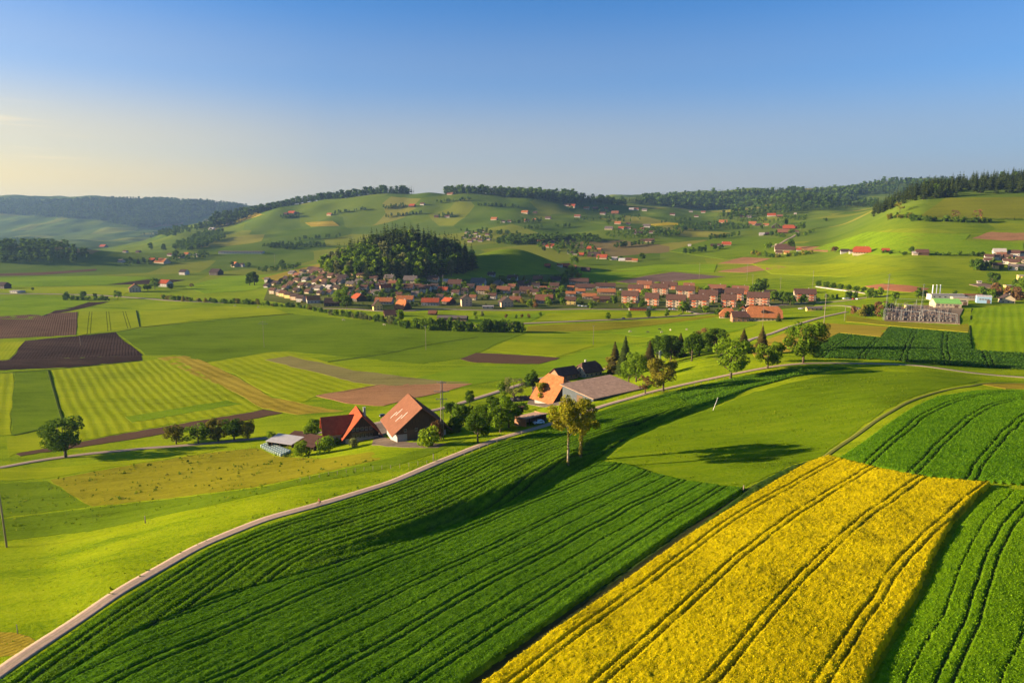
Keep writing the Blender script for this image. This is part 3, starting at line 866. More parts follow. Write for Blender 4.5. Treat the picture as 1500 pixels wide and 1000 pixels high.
EDGE_A = [(-70, 1060), (0, 1002), (82, 947), (152, 898), (228, 850), (303, 808), (384, 774), (468, 748), (562, 719), (654, 681), (728, 652), (804, 629.5), (854, 613), (904, 596)]
BANKPX = [(962, 622), (932, 633), (885, 665), (836, 700), (743, 745), (650, 777), (560, 808), (480, 833), (330, 875), (200, 929), (60, 1012), (0, 1060)]
M_BEAN = crop_mat('leafy_crop', (.036, .090, .004), (.110, .225, .007), (.22, .36, .012), rowdark=.55, ang=.6)
crop('leafy_crop_field', EDGE_A + [(992, 581), (1020, 602)] + BANKPX, EDGE_A[:-1],
     'dark leafy green crop with rows between the track and the shaded bank', 'crop field', M_BEAN, .75, .42,
     [4, 12.5, 21, 29.5, 38, 46.5], rough=.06, rowgap=2.1, rowamp=.10, seed=11, tuft=.8, blotch=.5, half=.27, gauge=.95, leaf=(38, .125), tramvar=.35, pit=.3, tramdepth=.7)
M_WH1 = crop_mat('young_wheat', (.038, .10, .007), (.085, .19, .010), (.15, .27, .014), fine=1.6, ang=.2)
crop('wheat_field', [(906, 596), (1002, 570), (1102, 549), (1152, 541), (1205, 538), (1250, 539.5), (1215, 543), (1160, 553), (1100, 569), (1045, 590), (1012, 601), (988, 583)],
     [(906, 596), (1002, 570), (1102, 549), (1205, 538)], 'smooth green wheat wedge between the track and the sloping meadow', 'crop field', M_WH1, .6, .6,
     [6, 18], rough=.07, seed=14, soft=.8, half=.4, leaf=(4, .3))
M_WH2 = crop_mat('wheat', (.036, .100, .004), (.095, .215, .008), (.18, .33, .013), rowdark=.35, fine=2.4, ang=.75)
GUIDE_B = [(1100, 714), (1085, 727), (1000, 779), (900, 849), (800, 920), (690, 1000), (620, 1052)]
crop('wheat_field', [(60, 1012), (200, 928), (330, 874), (480, 832), (560, 806), (650, 775), (742, 742), (835, 697), (880, 677), (915, 680), (960, 695), (1010, 706), (1060, 713), (1092, 716), (1082, 724), (1000, 776), (900, 846), (800, 917), (685, 1000), (620, 1050), (0, 1062)],
     GUIDE_B, 'large dark green wheat field with paired wheel tracks left of the yellow rapeseed', 'crop field', M_WH2, .62, .40,
     [6, 17, 28, 39, 50, 61, 72, 83, (11.5, .16), (22.5, .16), (44.5, .16), (66.5, .16)], rough=.05, rowgap=1.7, rowamp=.05, seed=5, tuft=.7, half=.23, gauge=.85, leaf=(28, .11), tramvar=.2, tramdepth=.75)
M_RAPE = crop_mat('rapeseed', (.20, .175, .004), (.60, .46, .003), (.86, .69, .006), bare=(.10, .10, .008), rowdark=.0, fine=5.0, ang=.8, bump_s=.7)
crop('rapeseed_field', [(700, 1012), (800, 938), (900, 867), (1000, 794), (1100, 730), (1180, 683), (1212, 671), (1290, 692), (1360, 705), (1452, 712), (1432, 729), (1396, 768), (1370, 812), (1346, 868), (1312, 922), (1282, 975), (1255, 1040), (660, 1042)],
     [(1212, 671), (1100, 730), (1000, 794), (900, 867), (800, 938), (700, 1012)], 'bright yellow flowering rapeseed field in front on the right', 'crop field', M_RAPE, 1.35, .36,
     [-4, -13.5, -25.5, -37.5, (-43, .5)], half=.26, gauge=.8, rough=.08, seed=21, tuft=.55, wave=4.0, blotch=.7, tramdepth=.38, soft=.4, leaf=(38, .10), tramvar=.6, pit=.12)
M_WH3 = crop_mat('barley', (.04, .12, .004), (.095, .22, .006), (.17, .31, .010), fine=2.0, ang=.9)
crop('wheat_field', [(1226, 673), (1262, 650), (1302, 620), (1340, 596), (1372, 582), (1430, 573), (1680, 572), (1680, 728), (1456, 708), (1362, 700), (1290, 688)],
     [(1250, 672), (1300, 630), (1345, 600), (1390, 583), (1440, 574)], 'green wheat field behind the rapeseed with curving paired wheel tracks', 'crop field', M_WH3, .6, .5,
     [4.5, 15.5, 27, 38.5, 50], rough=.07, seed=8, half=.27, tuft=.9, leaf=(16, .16))
M_WH4 = crop_mat('fresh_barley', (.08, .18, .004), (.15, .29, .005), (.24, .39, .008), fine=2.2, ang=1.0)
crop('barley_field', [(1458, 716), (1680, 731), (1680, 1040), (1262, 1040), (1290, 975), (1320, 925), (1354, 872), (1378, 815), (1404, 770), (1438, 733)],
     [(1450, 722), (1404, 770), (1378, 815), (1354, 872), (1320, 925), (1290, 975), (1262, 1040)], 'fresh light green barley in the lower right corner', 'crop field', M_WH4, .5, .36,
     [-7.5, -20, -31, (-13.5, .14), (-3.5, .12)], rough=.05, seed=9, tuft=.6, half=.24, leaf=(26, .13))
M_WH5 = crop_mat('tall_wheat', (.022, .065, .008), (.045, .11, .012), (.08, .155, .016), fine=1.0, ang=1.4)
crop('wheat_field', [(1192, 524), (1200, 505), (1228, 489), (1290, 495), (1302, 479), (1360, 484), (1421, 489), (1424, 513), (1470, 517), (1680, 519), (1680, 550), (1400, 536.5), (1300, 527.5), (1230, 525)],
     [(1250, 528), (1275, 500), (1290, 486)], 'dark green field below the substation with upright wheel tracks', 'crop field', M_WH5, .8, .9,
     [-16, 3, 22, 41, 60, 79], rough=.10, seed=13, half=.5, gauge=1.3, tuft=2.0, soft=1.0, wave=7, blotch=.5, leaf=(2.5, .45))
# rough grass along the ditch beside the rapeseed
M_DITCH = crop_mat('ditch_grass', (.02, .05, .008), (.04, .085, .012), (.09, .13, .018), fine=1.5)
crop('ditch_grass', [(1092, 717), (1160, 682), (1204, 670), (1180, 681), (1100, 728), (1000, 791), (900, 862), (800, 932), (694, 1012), (670, 1036), (640, 1040), (690, 1000), (800, 918), (900, 848), (1000, 778), (1084, 726)],
     [(1092, 717), (1000, 784), (800, 925), (690, 1006)], 'dark grassy ditch along the left edge of the rapeseed', 'grass', M_DITCH, .25, .5, [(0, .9), (1.6, .35)], rough=.15, seed=3, soft=.6, tramdepth=1.0)

# rough grass standing in tussocks on the pastures and slopes
def tussocks(name, pts, dens, size, tone, label, seed, clump=0.0, flat=.5):
    rg = np.random.default_rng(seed)
    P = gpoly(pts, 12)
    xs = [p[0] for p in P]; ys = [p[1] for p in P]
    area = abs(sum(P[i - 1][0] * P[i][1] - P[i][0] * P[i - 1][1] for i in range(len(P)))) / 2
    m = int(min(area * dens, 60000) * 1.6)
    x = rg.uniform(min(xs), max(xs), m * 2); y = rg.uniform(min(ys), max(ys), m * 2)
    ok = inside(x, y, P)
    if clump: ok &= fbm(x / clump, y / clump, seed + 2, 2) > rg.uniform(.35, .75, len(x))
    x, y = x[ok][:m], y[ok][:m]; m = len(x)
    h = size * rg.uniform(.4, 1.2, m) * (.5 + fbm(x / 6, y / 6, seed, 2))
    a = rg.uniform(0, 6.28, m); w = h * rg.uniform(.5, 1.1, m)
    z = zat(x, y) + lift(y, 1)
    dx, dy = np.cos(a) * w, np.sin(a) * w
    lx, ly = rg.normal(size=m) * h * flat, rg.normal(size=m) * h * flat
    V = np.stack([np.stack([x - dx, y - dy, z - .1], -1), np.stack([x + dx, y + dy, z - .1], -1), np.stack([x + dx * .5 + lx, y + dy * .5 + ly, z + h], -1), np.stack([x - dx * .6 + lx, y - dy * .6 + ly, z + h * .8], -1)], 1).reshape(-1, 3)
    at = {'bare': np.zeros(4 * m), 'tall': np.repeat(rg.random(m), 4), 'row': np.ones(4 * m)}
    tag(link(name, np_mesh(name, V, np.arange(4 * m).reshape(m, 4), [tone], False, at)), label, 'grass', kind='stuff')
M_TUS = crop_mat('tussock_grass', (.045, .085, .005), (.10, .14, .007), (.19, .19, .012))
M_BRIGHT = crop_mat('meadow_grass', (.10, .15, .005), (.19, .225, .007), (.29, .30, .010))
M_MID = crop_mat('pasture_grass', (.055, .105, .005), (.105, .155, .006), (.18, .21, .009))
tussocks('tussock_grass', [(72, 703), (180, 683), (300, 664), (375, 656), (470, 672), (560, 672), (470, 692), (380, 712), (250, 729), (132, 742)], .10, .55, M_TUS, 'dark grass tussocks dotted over the olive pasture', 51, 7)
tussocks('pasture_grass', [(-120, 716), (70, 704), (130, 742), (250, 731), (470, 694), (640, 655), (560, 688), (300, 742), (-120, 806)], .22, .36, M_MID, 'rough tufts in the darker band of pasture', 52, 5)
tussocks('meadow_grass', [(890, 672), (935, 640), (1045, 600), (1180, 558), (1330, 547), (1330, 583), (1258, 628), (1200, 669), (1092, 713), (960, 693)], .6, .2, M_MID, 'grass tufts across the sloping meadow with the poplar shadows', 54, 9)
tussocks('meadow_grass', [(-120, 800), (130, 778), (430, 712), (640, 666), (640, 672), (470, 733), (300, 790), (150, 875), (0, 970), (-120, 975)], .8, .11, M_BRIGHT, 'short grass on the bright slope left of the track', 53, 4)
tussocks('verge_grass', [(-120, 1000), (80, 924), (225, 833), (380, 760), (560, 707), (725, 641), (800, 619), (797, 616), (722, 638), (555, 703), (375, 755), (220, 827), (74, 918), (-120, 985)], 1.6, .36, M_TUS, 'long dark grass on the verge along the farm track', 55)
# ------------------------------------------------------------------ trees and shrubs
LEAF = {}
def leaf_mat(tone):
    if tone in LEAF: return LEAF[tone]
    col = {'fir': (.075, .065, .018), 'deep': (.062, .115, .010), 'mid': (.110, .185, .011), 'lime': (.16, .24, .012), 'olive': (.17, .16, .018),
           'conifer': (.048, .072, .016), 'rust': (.15, .085, .035), 'gold': (.19, .19, .012), 'pale': (.13, .15, .05)}[tone]
    m, nt, b = new_mat("leaves_" + tone)
    oi = nd(nt, 'ShaderNodeObjectInfo')
    g = nd(nt, 'ShaderNodeNewGeometry')
    f1 = noise_node(nt, g.outputs['Position'], .55, 3, .6)
    f = math_n(nt, 'ADD', math_n(nt, 'MULTIPLY', f1, .7), math_n(nt, 'ADD', math_n(nt, 'MULTIPLY', oi.outputs['Random'], .3), math_n(nt, 'MULTIPLY', g.outputs['Random Per Island'], .25)))
    lo = tuple(v * .55 for v in col); hi = (col[0] * 1.75, col[1] * 1.5, col[2] * 1.3)
    c = ramp(nt, f, [(.3, lo), (.58, col), (.9, hi)])
    nt.links.new(c, b.inputs['Base Color'])
    tr = nd(nt, 'ShaderNodeBsdfTranslucent'); nt.links.new(c, tr.inputs['Color'])
    mx = nd(nt, 'ShaderNodeMixShader'); mx.inputs[0].default_value = .36
    nt.links.new(b.outputs[0], mx.inputs[1]); nt.links.new(tr.outputs[0], mx.inputs[2])
    nt.links.new(mx.outputs[0], nt.nodes['Material Output'].inputs['Surface'])
    LEAF[tone] = m
    return m
M_BARK = plain_mat('bark', (.10, .075, .05), .4, 3, .95, stretch=(1, 1, .25))
M_BARKP = plain_mat('pale_bark', (.30, .24, .16), .35, 3, .95, stretch=(1, 1, .25))

def leaf_quads(rng, C, Rr, n, size, flat=.55, inner=.72, squash=1.0):
    """n leaf clumps on the outside of a set of blobs"""
    C = np.asarray(C, float); Rr = np.asarray(Rr, float)
    w = Rr ** 2; w = w / w.sum()
    k = rng.choice(len(C), n, p=w)
    d = rng.normal(size=(n, 3)); d /= np.linalg.norm(d, axis=1)[:, None]
    rad = Rr[k] * (inner + (1.04 - inner) * rng.random(n) ** .6)
    P = C[k] + d * rad[:, None] * np.array([1, 1, squash])
    nn = d + rng.normal(size=(n, 3)) * flat
    nn /= np.linalg.norm(nn, axis=1)[:, None]
    t = np.cross(nn, rng.normal(size=(n, 3))); t /= np.linalg.norm(t, axis=1)[:, None]
    b = np.cross(nn, t)
    s = size * rng.uniform(.55, 1.3, n)[:, None]
    a1 = rng.uniform(.6, 1.1, (n, 1))
    V = np.stack([P - t * s - b * s * .35, P + b * s * -a1 * .9, P + t * s + b * s * .25, P + b * s * a1], 1).reshape(-1, 3)
    F = np.arange(4 * n).reshape(n, 4)
    return V, F

def crown_blobs(kind, rng):
    C, Rr = [], []
    if kind == 'oak':
        for _ in range(26):
            a = rng.uniform(0, 2 * math.pi); z = rng.uniform(.30, .86)
            rr = .40 * math.sqrt(max(0, 1 - ((z - .56) / .40) ** 2)) * rng.uniform(.45, 1)
            C.append((rr * math.cos(a), rr * math.sin(a), z)); Rr.append(rng.uniform(.09, .155))
    elif kind == 'round':
        for _ in range(20):
            a = rng.uniform(0, 2 * math.pi); z = rng.uniform(.26, .88)
            rr = .30 * math.sqrt(max(0, 1 - ((z - .56) / .40) ** 2)) * rng.uniform(.4, 1)
            C.append((rr * math.cos(a), rr * math.sin(a), z)); Rr.append(rng.uniform(.10, .16))
    elif kind == 'egg':
        for _ in range(22):
            a = rng.uniform(0, 2 * math.pi); z = rng.uniform(.2, .9)
            rr = .24 * math.sqrt(max(0, 1 - ((z - .5) / .46) ** 2)) * rng.uniform(.4, 1)
            C.append((rr * math.cos(a), rr * math.sin(a), z)); Rr.append(rng.uniform(.07, .125))
    elif kind == 'bush':
        for _ in range(14):
            a = rng.uniform(0, 2 * math.pi); z = rng.uniform(.12, .76)
            rr = .42 * math.sqrt(max(0, 1 - (z / .95) ** 2)) * rng.uniform(.2, 1)
            C.append((rr * math.cos(a), rr * math.sin(a), z)); Rr.append(rng.uniform(.16, .25))
    elif kind == 'sparse':
        for _ in range(16):
            a = rng.uniform(0, 2 * math.pi); z = rng.uniform(.35, .9)
            rr = .32 * math.sqrt(max(0, 1 - ((z - .62) / .34) ** 2)) * rng.uniform(.5, 1.1)
            C.append((rr * math.cos(a), rr * math.sin(a), z)); Rr.append(rng.uniform(.05, .11))
    return C, Rr

def trunk_geo(rng, kind, n=6):
    b = MB()
    if kind == 'conifer':
        b.chain([(0, 0, -.03), (0, 0, .3), (0, 0, .95)], [.02, .016, .004], n)
        return b
    r0 = .028 if kind != 'bush' else .02
    b.chain([(0, 0, -.05), (.005, .004, .02), (.008, -.004, .2), (.0, .01, .42)], [r0 * 1.35, r0, r0 * .85, r0 * .6], n)
    for k in range(7):
        a = k * 2.4 + rng.uniform(-.4, .4); z = rng.uniform(.16, .4) if kind != 'bush' else rng.uniform(.03, .15)
        L = rng.uniform(.2, .34)
        mid = (L * .5 * math.cos(a), L * .5 * math.sin(a), z + .12)
        tip = (L * math.cos(a + .2), L * math.sin(a + .2), z + .30)
        b.chain([(0, 0, z), mid, tip], [r0 * .5, r0 * .33, r0 * .12], 5)
        for q in (-.6, .5):
            b.tube(mid, (mid[0] + .14 * math.cos(a + q), mid[1] + .14 * math.sin(a + q), mid[2] + .13), r0 * .25, r0 * .08, 4)
    b.chain([(0, .01, .42), (.02, 0, .62), (0, .02, .8)], [r0 * .55, r0 * .35, r0 * .1], 5)
    return b

def conifer_geo(rng, layers, per, width=.19):
    V, F = [], []
    for i in range(layers):
        t = (i + rng.uniform(-.25, .25)) / (layers - 1)
        z = .10 + .88 * t
        r = width * (1 - t) ** .82 + .012
        for k in range(per if t < .75 else max(4, per // 2)):
            a = rng.uniform(0, 2 * math.pi)
            rr = r * rng.uniform(.62, 1.12)
            ca, sa = math.cos(a), math.sin(a)
            wd = rr * rng.uniform(.30, .5) + .008
            dz = rr * rng.uniform(.2, .55)
            q = len(V)
            V += [(0.15 * rr * ca, .15 * rr * sa, z + .025), (.62 * rr * ca - wd * sa, .62 * rr * sa + wd * ca, z - dz * .55),
                  (rr * ca, rr * sa, z - dz * .75), (.62 * rr * ca + wd * sa, .62 * rr * sa - wd * ca, z - dz * .55 - .01)]
            F.append((q, q + 1, q + 2, q + 3))
    q = len(V)
    V += [(-.006, 0, .94), (.006, 0, .94), (.002, .004, 1.03), (-.002, .004, 1.03)]
    F.append((q, q + 1, q + 2, q + 3))
    return np.array(V), np.array(F)

PROTO = {}
LOD = {'near': (4600, .022), 'mid': (1900, .034), 'far': (560, .060), 'tiny': (150, .10)}
def crown_mesh(kind, tone, lod, var):
    k = (kind, tone, lod, var)
    if k in PROTO: return PROTO[k]
    rng = np.random.default_rng(abs(hash((kind, lod, var))) % 100000 if False else (len(kind) * 131 + var * 17 + sum(map(ord, kind + lod))))
    if kind == 'conifer':
        la, pe = {'near': (30, 22), 'mid': (22, 15), 'far': (14, 9), 'tiny': (8, 6)}[lod]
        V, F = conifer_geo(rng, la, pe, .17 + .03 * (var % 3))
    else:
        C, Rr = crown_blobs(kind, rng)
        n, s = LOD[lod]
        if kind == 'sparse': n = n // 3; s *= .8
        if kind == 'bush': s *= 1.5; n = int(n * .6)
        V, F = leaf_quads(rng, C, Rr, n, s)
        V[:, 2] *= 1.0 / max(V[:, 2].max(), .1)
    me = np_mesh('crown', V, F, [leaf_mat(tone)], False)
    PROTO[k] = me
    return me

def whole_mesh(kind, tone, lod, var):
    """crown and trunk of a distant tree in one mesh"""
    k = (kind, tone, lod, var, 'whole')
    if k in PROTO: return PROTO[k]
    c = crown_mesh(kind, tone, lod, var)
    V = np.zeros(len(c.vertices) * 3, np.float32); c.vertices.foreach_get('co', V); V = V.reshape(-1, 3)
    F = np.arange(len(V)).reshape(-1, 4)
    t = MB().chain([(0, 0, -.06), (0, 0, .45)], [.03, .015], 4)
    tv = np.array(t.v); tf = np.array([f for f in t.f if len(f) == 4]) + len(V)
    me = np_mesh('tree', np.concatenate([V, tv]), np.concatenate([F, tf]), [leaf_mat(tone), M_BARK], False,
                 mi=np.concatenate([np.zeros(len(F)), np.ones(len(tf))]))
    PROTO[k] = me
    return me

def trunk_mesh(kind, var, mat):
    k = ('trunk', kind, var, mat.name)
    if k not in PROTO:
        PROTO[k] = trunk_geo(np.random.default_rng(77 + var), kind).mesh('trunk', mat, True)
    return PROTO[k]

def depth_of(x, y, z):
    return y * CT + (CAM_Z - z) * ST

TREE_NAME = {'conifer': 'conifer_tree', 'bush': 'bush', 'oak': 'broadleaf_tree', 'round': 'broadleaf_tree', 'egg': 'broadleaf_tree', 'sparse': 'broadleaf_tree'}
trng = np.random.default_rng(4)
def put_tree(kind, tone, x, y, h, label, group=None, wide=1.0, lod=None, parts=None, name=None, bark=None, sink=0.0):
    z = float(zat(x, y)) - sink
    d = depth_of(x, y, z)
    px = h / d * 1000
    if lod is None: lod = 'near' if px > 34 else 'mid' if px > 20 else 'far' if px > 7 else 'tiny'
    if parts is None: parts = px > 17 and kind != 'bush'
    var = int(trng.integers(0, 4))
    rz = float(trng.uniform(0, 6.28))
    nm = name or TREE_NAME[kind]
    cat = {'conifer': 'conifer', 'bush': 'bush'}.get(kind, 'tree')
    sc = (h * wide, h * wide, h)
    if parts:
        o = thing(nm, label, cat, (x, y, z), rz, group, sc)
        link('trunk', trunk_mesh(kind, var, bark or M_BARK), o)
        link('crown', crown_mesh(kind, tone, lod, var), o)
    else:
        o = link(nm, whole_mesh(kind, tone, lod, var) if kind != 'bush' else crown_mesh(kind, tone, lod, var))
        o.location = (x, y, z); o.rotation_euler = (0, 0, rz); o.scale = sc
        tag(o, label, cat, group)
    return o

def tree_px(kind, tone, px, py, hpx, label, group=None, wide=1.0, **kw):
    x, y = ground(px, py)
    h = hpx / 1000 * depth_of(x, y, float(zat(x, y))) / .97
    return put_tree(kind, tone, x, y, h, label, group, wide, **kw)

HERO_TREES = [
 ('oak', 'deep', 97, 670, 56, 'large lone oak with a wide dark crown beside the lane', None, 1.02),
 ('oak', 'olive', 258, 650, 27, 'olive rounded tree at the left end of the orchard row', 'orchard row along the lane', 1.1),
 ('oak', 'mid', 291, 650, 28, 'green round tree second in the orchard row', 'orchard row along the lane', 1.1),
 ('round', 'olive', 320, 646, 32, 'tall olive tree third in the orchard row', 'orchard row along the lane', 1.0),
 ('round', 'deep', 343, 645, 31, 'dark green slim tree fourth in the orchard row', 'orchard row along the lane', 1.0),
 ('oak', 'olive', 363, 643, 27, 'brownish olive tree at the right end of the orchard row', 'orchard row along the lane', 1.0),
 ('bush', 'lime', 397, 652, 20, 'light green bush behind the wrapped bales', None, .75),
 ('bush', 'lime', 443, 668, 24, 'yellowish green bush in front of the low sheds', None, .85),
 ('round', 'mid', 458, 642, 27, 'round green tree behind the brown roofed shed', None, 1.05),
 ('bush', 'mid', 477, 664, 24, 'leafy bush between the sheds and the red roofed farmhouse', None, .9),
 ('bush', 'lime', 496, 650, 12, 'low yellow green shrub under the farmhouse wing', None, 1.2),
 ('bush', 'pale', 519, 654, 13, 'pale shrub in front of the farmhouse gable', None, 1.1),
 ('bush', 'lime', 630, 653, 29, 'broad flowering bush in front of the big brown barn', None, .95),
 ('bush', 'rust', 640, 645, 28, 'rust tinted bush behind the flowering one at the barn', None, .6),
 ('round', 'deep', 700, 648, 42, 'dark green tree standing by the track below the garage', None, .95),
 ('round', 'mid', 733, 633, 50, 'tall green tree left of the garage', None, .85),
 ('oak', 'mid', 712, 632, 38, 'broad green tree in the garden thicket left of the garage', None, 1.0),
 ('bush', 'deep', 678, 622, 30, 'dark thicket bush right of the brown barn', None, 1.1),
 ('bush', 'mid', 755, 618, 20, 'green bush behind the garage', None, 1.1),
 ('round', 'deep', 662, 612, 24, 'small dark tree behind the tall twin pole', None, .9),
 ('round', 'deep', 688, 592, 20, 'small dark fruit tree beside the farm lane', None, .85),
 ('round', 'mid', 738, 581, 22, 'small green tree at the bend of the farm lane', None, .95),
 ('sparse', 'pale', 753, 587, 33, 'bare twiggy tree beside the scrap heap', None, 1.1),
 ('egg', 'deep', 780, 570, 27, 'dark slim tree left of the brown farm barns', None, 1.15),
 ('egg', 'gold', 795, 590, 28, 'golden young tree in front of the orange roof', None, 1.15),
 ('oak', 'olive', 972, 573, 47, 'olive tree beside the track with a dark trunk', None, .95),
 ('sparse', 'rust', 945, 577, 26, 'thin leafless pinkish tree beside the farm track', None, 1.0),
 ('conifer', 'fir', 900, 547, 44, 'brownish spruce left of the two behind the flat barn', None, 1.0),
 ('egg', 'olive', 897, 548, 26, 'olive broadleaf at the foot of the two spruces', None, 1.3),
 ('conifer', 'conifer', 915, 550, 54, 'tallest dark spruce behind the flat roofed barn', None, .95),
 ('oak', 'mid', 932, 559, 40, 'green broadleaf tree right of the tallest spruce', None, .85),
 ('conifer', 'fir', 951, 540, 38, 'reddish tipped spruce left of the cross armed pole', None, 1.15),
 ('oak', 'deep', 983, 530, 36, 'dark rounded tree right of the cross armed pole', None, 1.1),
 ('conifer', 'fir', 996, 523, 33, 'spruce peeping out of the dark rounded trees', None, 1.2),
 ('oak', 'deep', 1013, 529, 37, 'broad dark tree at the right end of the dark clump', None, .9),
 ('sparse', 'rust', 1038, 514, 33, 'reddish bare crowned tree in the clump above the lane', None, 1.2),
 ('oak', 'deep', 1050, 518, 34, 'dark tree right of the reddish bare one', None, 1.15),
 ('conifer', 'conifer', 1061, 513, 24, 'small spruce at the right end of the upper clump', None, 1.2),
 ('conifer', 'fir', 1088, 518, 34, 'spruce left of the climbing lane', None, 1.1),
 ('conifer', 'fir', 1115, 520, 40, 'tall spruce right of the climbing lane', None, .95),
 ('oak', 'mid', 1070, 554, 58, 'large green tree with a forked trunk beside the track', None, .90),
 ('oak', 'lime', 1124, 540, 36, 'light green round tree between the two large roadside trees', None, 1.05),
 ('round', 'mid', 1137, 530, 28, 'green tree just behind the light green round one', None, .95),
 ('oak', 'mid', 1176, 532, 58, 'biggest green roadside tree at the bend of the track', None, .86),
 ('oak', 'olive', 1198, 512, 36, 'brownish olive tree behind the biggest roadside tree', None, .95),
 ('oak', 'deep', 962, 530, 34, 'dark tree behind the cross armed pole', None, 1.1),
 ('oak', 'deep', 975, 524, 30, 'dark tree left in the dense dark clump', None, 1.2),
 ('oak', 'deep', 1024, 521, 32, 'dark tree between the clump and the reddish bare one', None, 1.1),
 ('oak', 'mid', 921, 560, 26, 'leafy tree low in front of the tallest spruce', None, 1.1),
 ('round', 'deep', 720, 618, 34, 'dark tree at the back of the garden thicket', None, 1.1),
 ('round', 'mid', 745, 626, 36, 'green tree right in the garden thicket by the garage', None, 1.1),
 ('bush', 'deep', 668, 632, 22, 'dark bush at the right foot of the big barn', None, 1.2),
 ('bush', 'mid', 766, 601, 12, 'bush beside the small dark hut', None, 1.2),
]
for kind, tone, px, py, h, lab, grp, wide in HERO_TREES:
    tree_px(kind, tone, px, py, h * 1.06, lab, grp, wide * (1.55 if kind == 'conifer' else 1.22 if kind != 'bush' else 1.1))

# the two pollarded poplars on the bank
def poplar(px, py, hpx, label, lean, shoots, seed):
    x, y = ground(px, py)
    h = hpx / 1000 * depth_of(x, y, float(zat(x, y))) / .97
    rng = np.random.default_rng(seed)
    o = thing('poplar_tree', label, 'tree', (x, y, float(zat(x, y))), 0, 'pair of poplars on the bank', (h, h, h))
    t = MB().chain([(0, 0, -.04), (0, 0, .03), (lean * .3, 0, .3), (lean * .6, .01, .6), (lean, 0, .9)], [.024, .017, .014, .011, .004], 8)
    for k in range(9):
        a = k * 2.1; z = .45 + .05 * k; L = rng.uniform(.10, .2)
        t.chain([(lean * z, 0, z), (lean * z + L * .5 * math.cos(a), L * .5 * math.sin(a), z + .07), (lean * z + L * math.cos(a), L * math.sin(a), z + .15)], [.007, .005, .002], 5)
    t.build('trunk', M_BARKP, o, True)
    C, Rr = [], []
    for k in range(30):
        a = rng.uniform(0, 6.28); z = rng.uniform(.50, .95)
        rr = .27 * math.sqrt(max(0.02, 1 - ((z - .70) / .31) ** 2)) * rng.uniform(.25, 1)
        C.append((lean * z + rr * math.cos(a), rr * math.sin(a), z)); Rr.append(rng.uniform(.045, .085))
    V, F = leaf_quads(rng, C, Rr, 5200, .0135, .8, .35)
    link('crown', np_mesh('crown', V, F, [leaf_mat('gold')], False), o)
    C = [(lean * z, 0, z) for z in np.linspace(.06, .52, 22)]
    V, F = leaf_quads(rng, C, [shoots * rng.uniform(.6, 1.2) for _ in C], 900 if shoots > .02 else 420, .011, .8, .3)
    link('shoots', np_mesh('shoots', V, F, [leaf_mat('olive')], False), o)
poplar(832, 684, 102, 'left pollarded poplar with a bare pale trunk on the shaded bank', .0, .018, 5)
poplar(850, 673, 92, 'right pollarded poplar with leafy shoots hiding its trunk', .02, .034, 9)

def scatter(poly, n, gap, seed, world=False):
    """points spread over a photo outline, never closer than gap metres"""
    rng = np.random.default_rng(seed)
    P = poly if world else gpoly(poly, 15)
    xs = [p[0] for p in P]; ys = [p[1] for p in P]
    out = []
    for _ in range(n * 30):
        if len(out) >= n: break
        x = rng.uniform(min(xs), max(xs)); y = rng.uniform(min(ys), max(ys))
        if not inside(np.array([x]), np.array([y]), P)[0]: continue
        if any((x - a) ** 2 + (y - b) ** 2 < gap * gap for a, b in out): continue
        out.append((x, y))
    return out

# the wood on the round hill
hw = np.random.default_rng(31)
hill = [( -183 + 122 * math.cos(a), 1118 + 112 * math.sin(a)) for a in np.linspace(0, 2 * math.pi, 40)[:-1]]
hp = scatter(hill, 290, 8.5, 6, True)
for x, y in hp:
    front = (y - 1128) / 108 + .25 * (x + 185) / 118
    con = hw.random() < (.66 if front > -.40 else .16)
    h = hw.uniform(23, 34)
    if con:
        put_tree('conifer', 'conifer', x, y, h * 1.22, 'dark conifer in the wood on the round hill', 'conifers of the hill wood', hw.uniform(1.35, 1.8), lod='far', parts=False, name='hill_conifer')  # generic conifer, same model as in the right forest; no species meant
    else:
        tn = ['deep', 'mid', 'deep', 'mid', 'pale', 'lime'][int(hw.integers(0, 6))] if front > -.5 else ['mid', 'pale', 'deep', 'lime'][int(hw.integers(0, 4))]
        put_tree('egg', tn, x, y, h * .86, 'leafy tree in the wood on the round hill', 'leafy trees of the hill wood', hw.uniform(.9, 1.3), lod='far', parts=False, name='wood_broadleaf')  # generic broadleaf, no species meant

# the forest along the right skyline
rf = []
for _ in range(6000):
    if len(rf) >= 330: break
    u = hw.uniform(.52, .82); lo = float(np.interp(u, [.52, .545, .57, .6, .65, .82], [1490, 1450, 1425, 1400, 1430, 1440]))
    Y = hw.uniform(lo, lo + np.interp(u, [.52, .6, .7], [120, 240, 330]))
    if all((u * Y - a) ** 2 + (Y - b) ** 2 > 80 for a, b in rf): rf.append((u * Y, Y))
rf.sort(key=lambda p: p[1] - 900 * abs(p[0] / p[1] - .5) * .3)
for k, (x, y) in enumerate(rf):
    h = hw.uniform(20, 31)
    if k % 23 == 5:
        put_tree('egg', ['deep', 'mid', 'deep'][k % 3], x, y, h * .7, 'leafy tree among the conifers of the right hill forest', 'leafy trees of the right forest', 1.3, lod='far', parts=False, name='wood_broadleaf')
    else:
        put_tree('conifer', 'conifer', x, y, h, 'tall conifer in the forest on the right hill', 'conifers of the right forest', hw.uniform(1.3, 1.7), lod='far', parts=False, name='forest_conifer')  # same generic conifer as in the hill wood

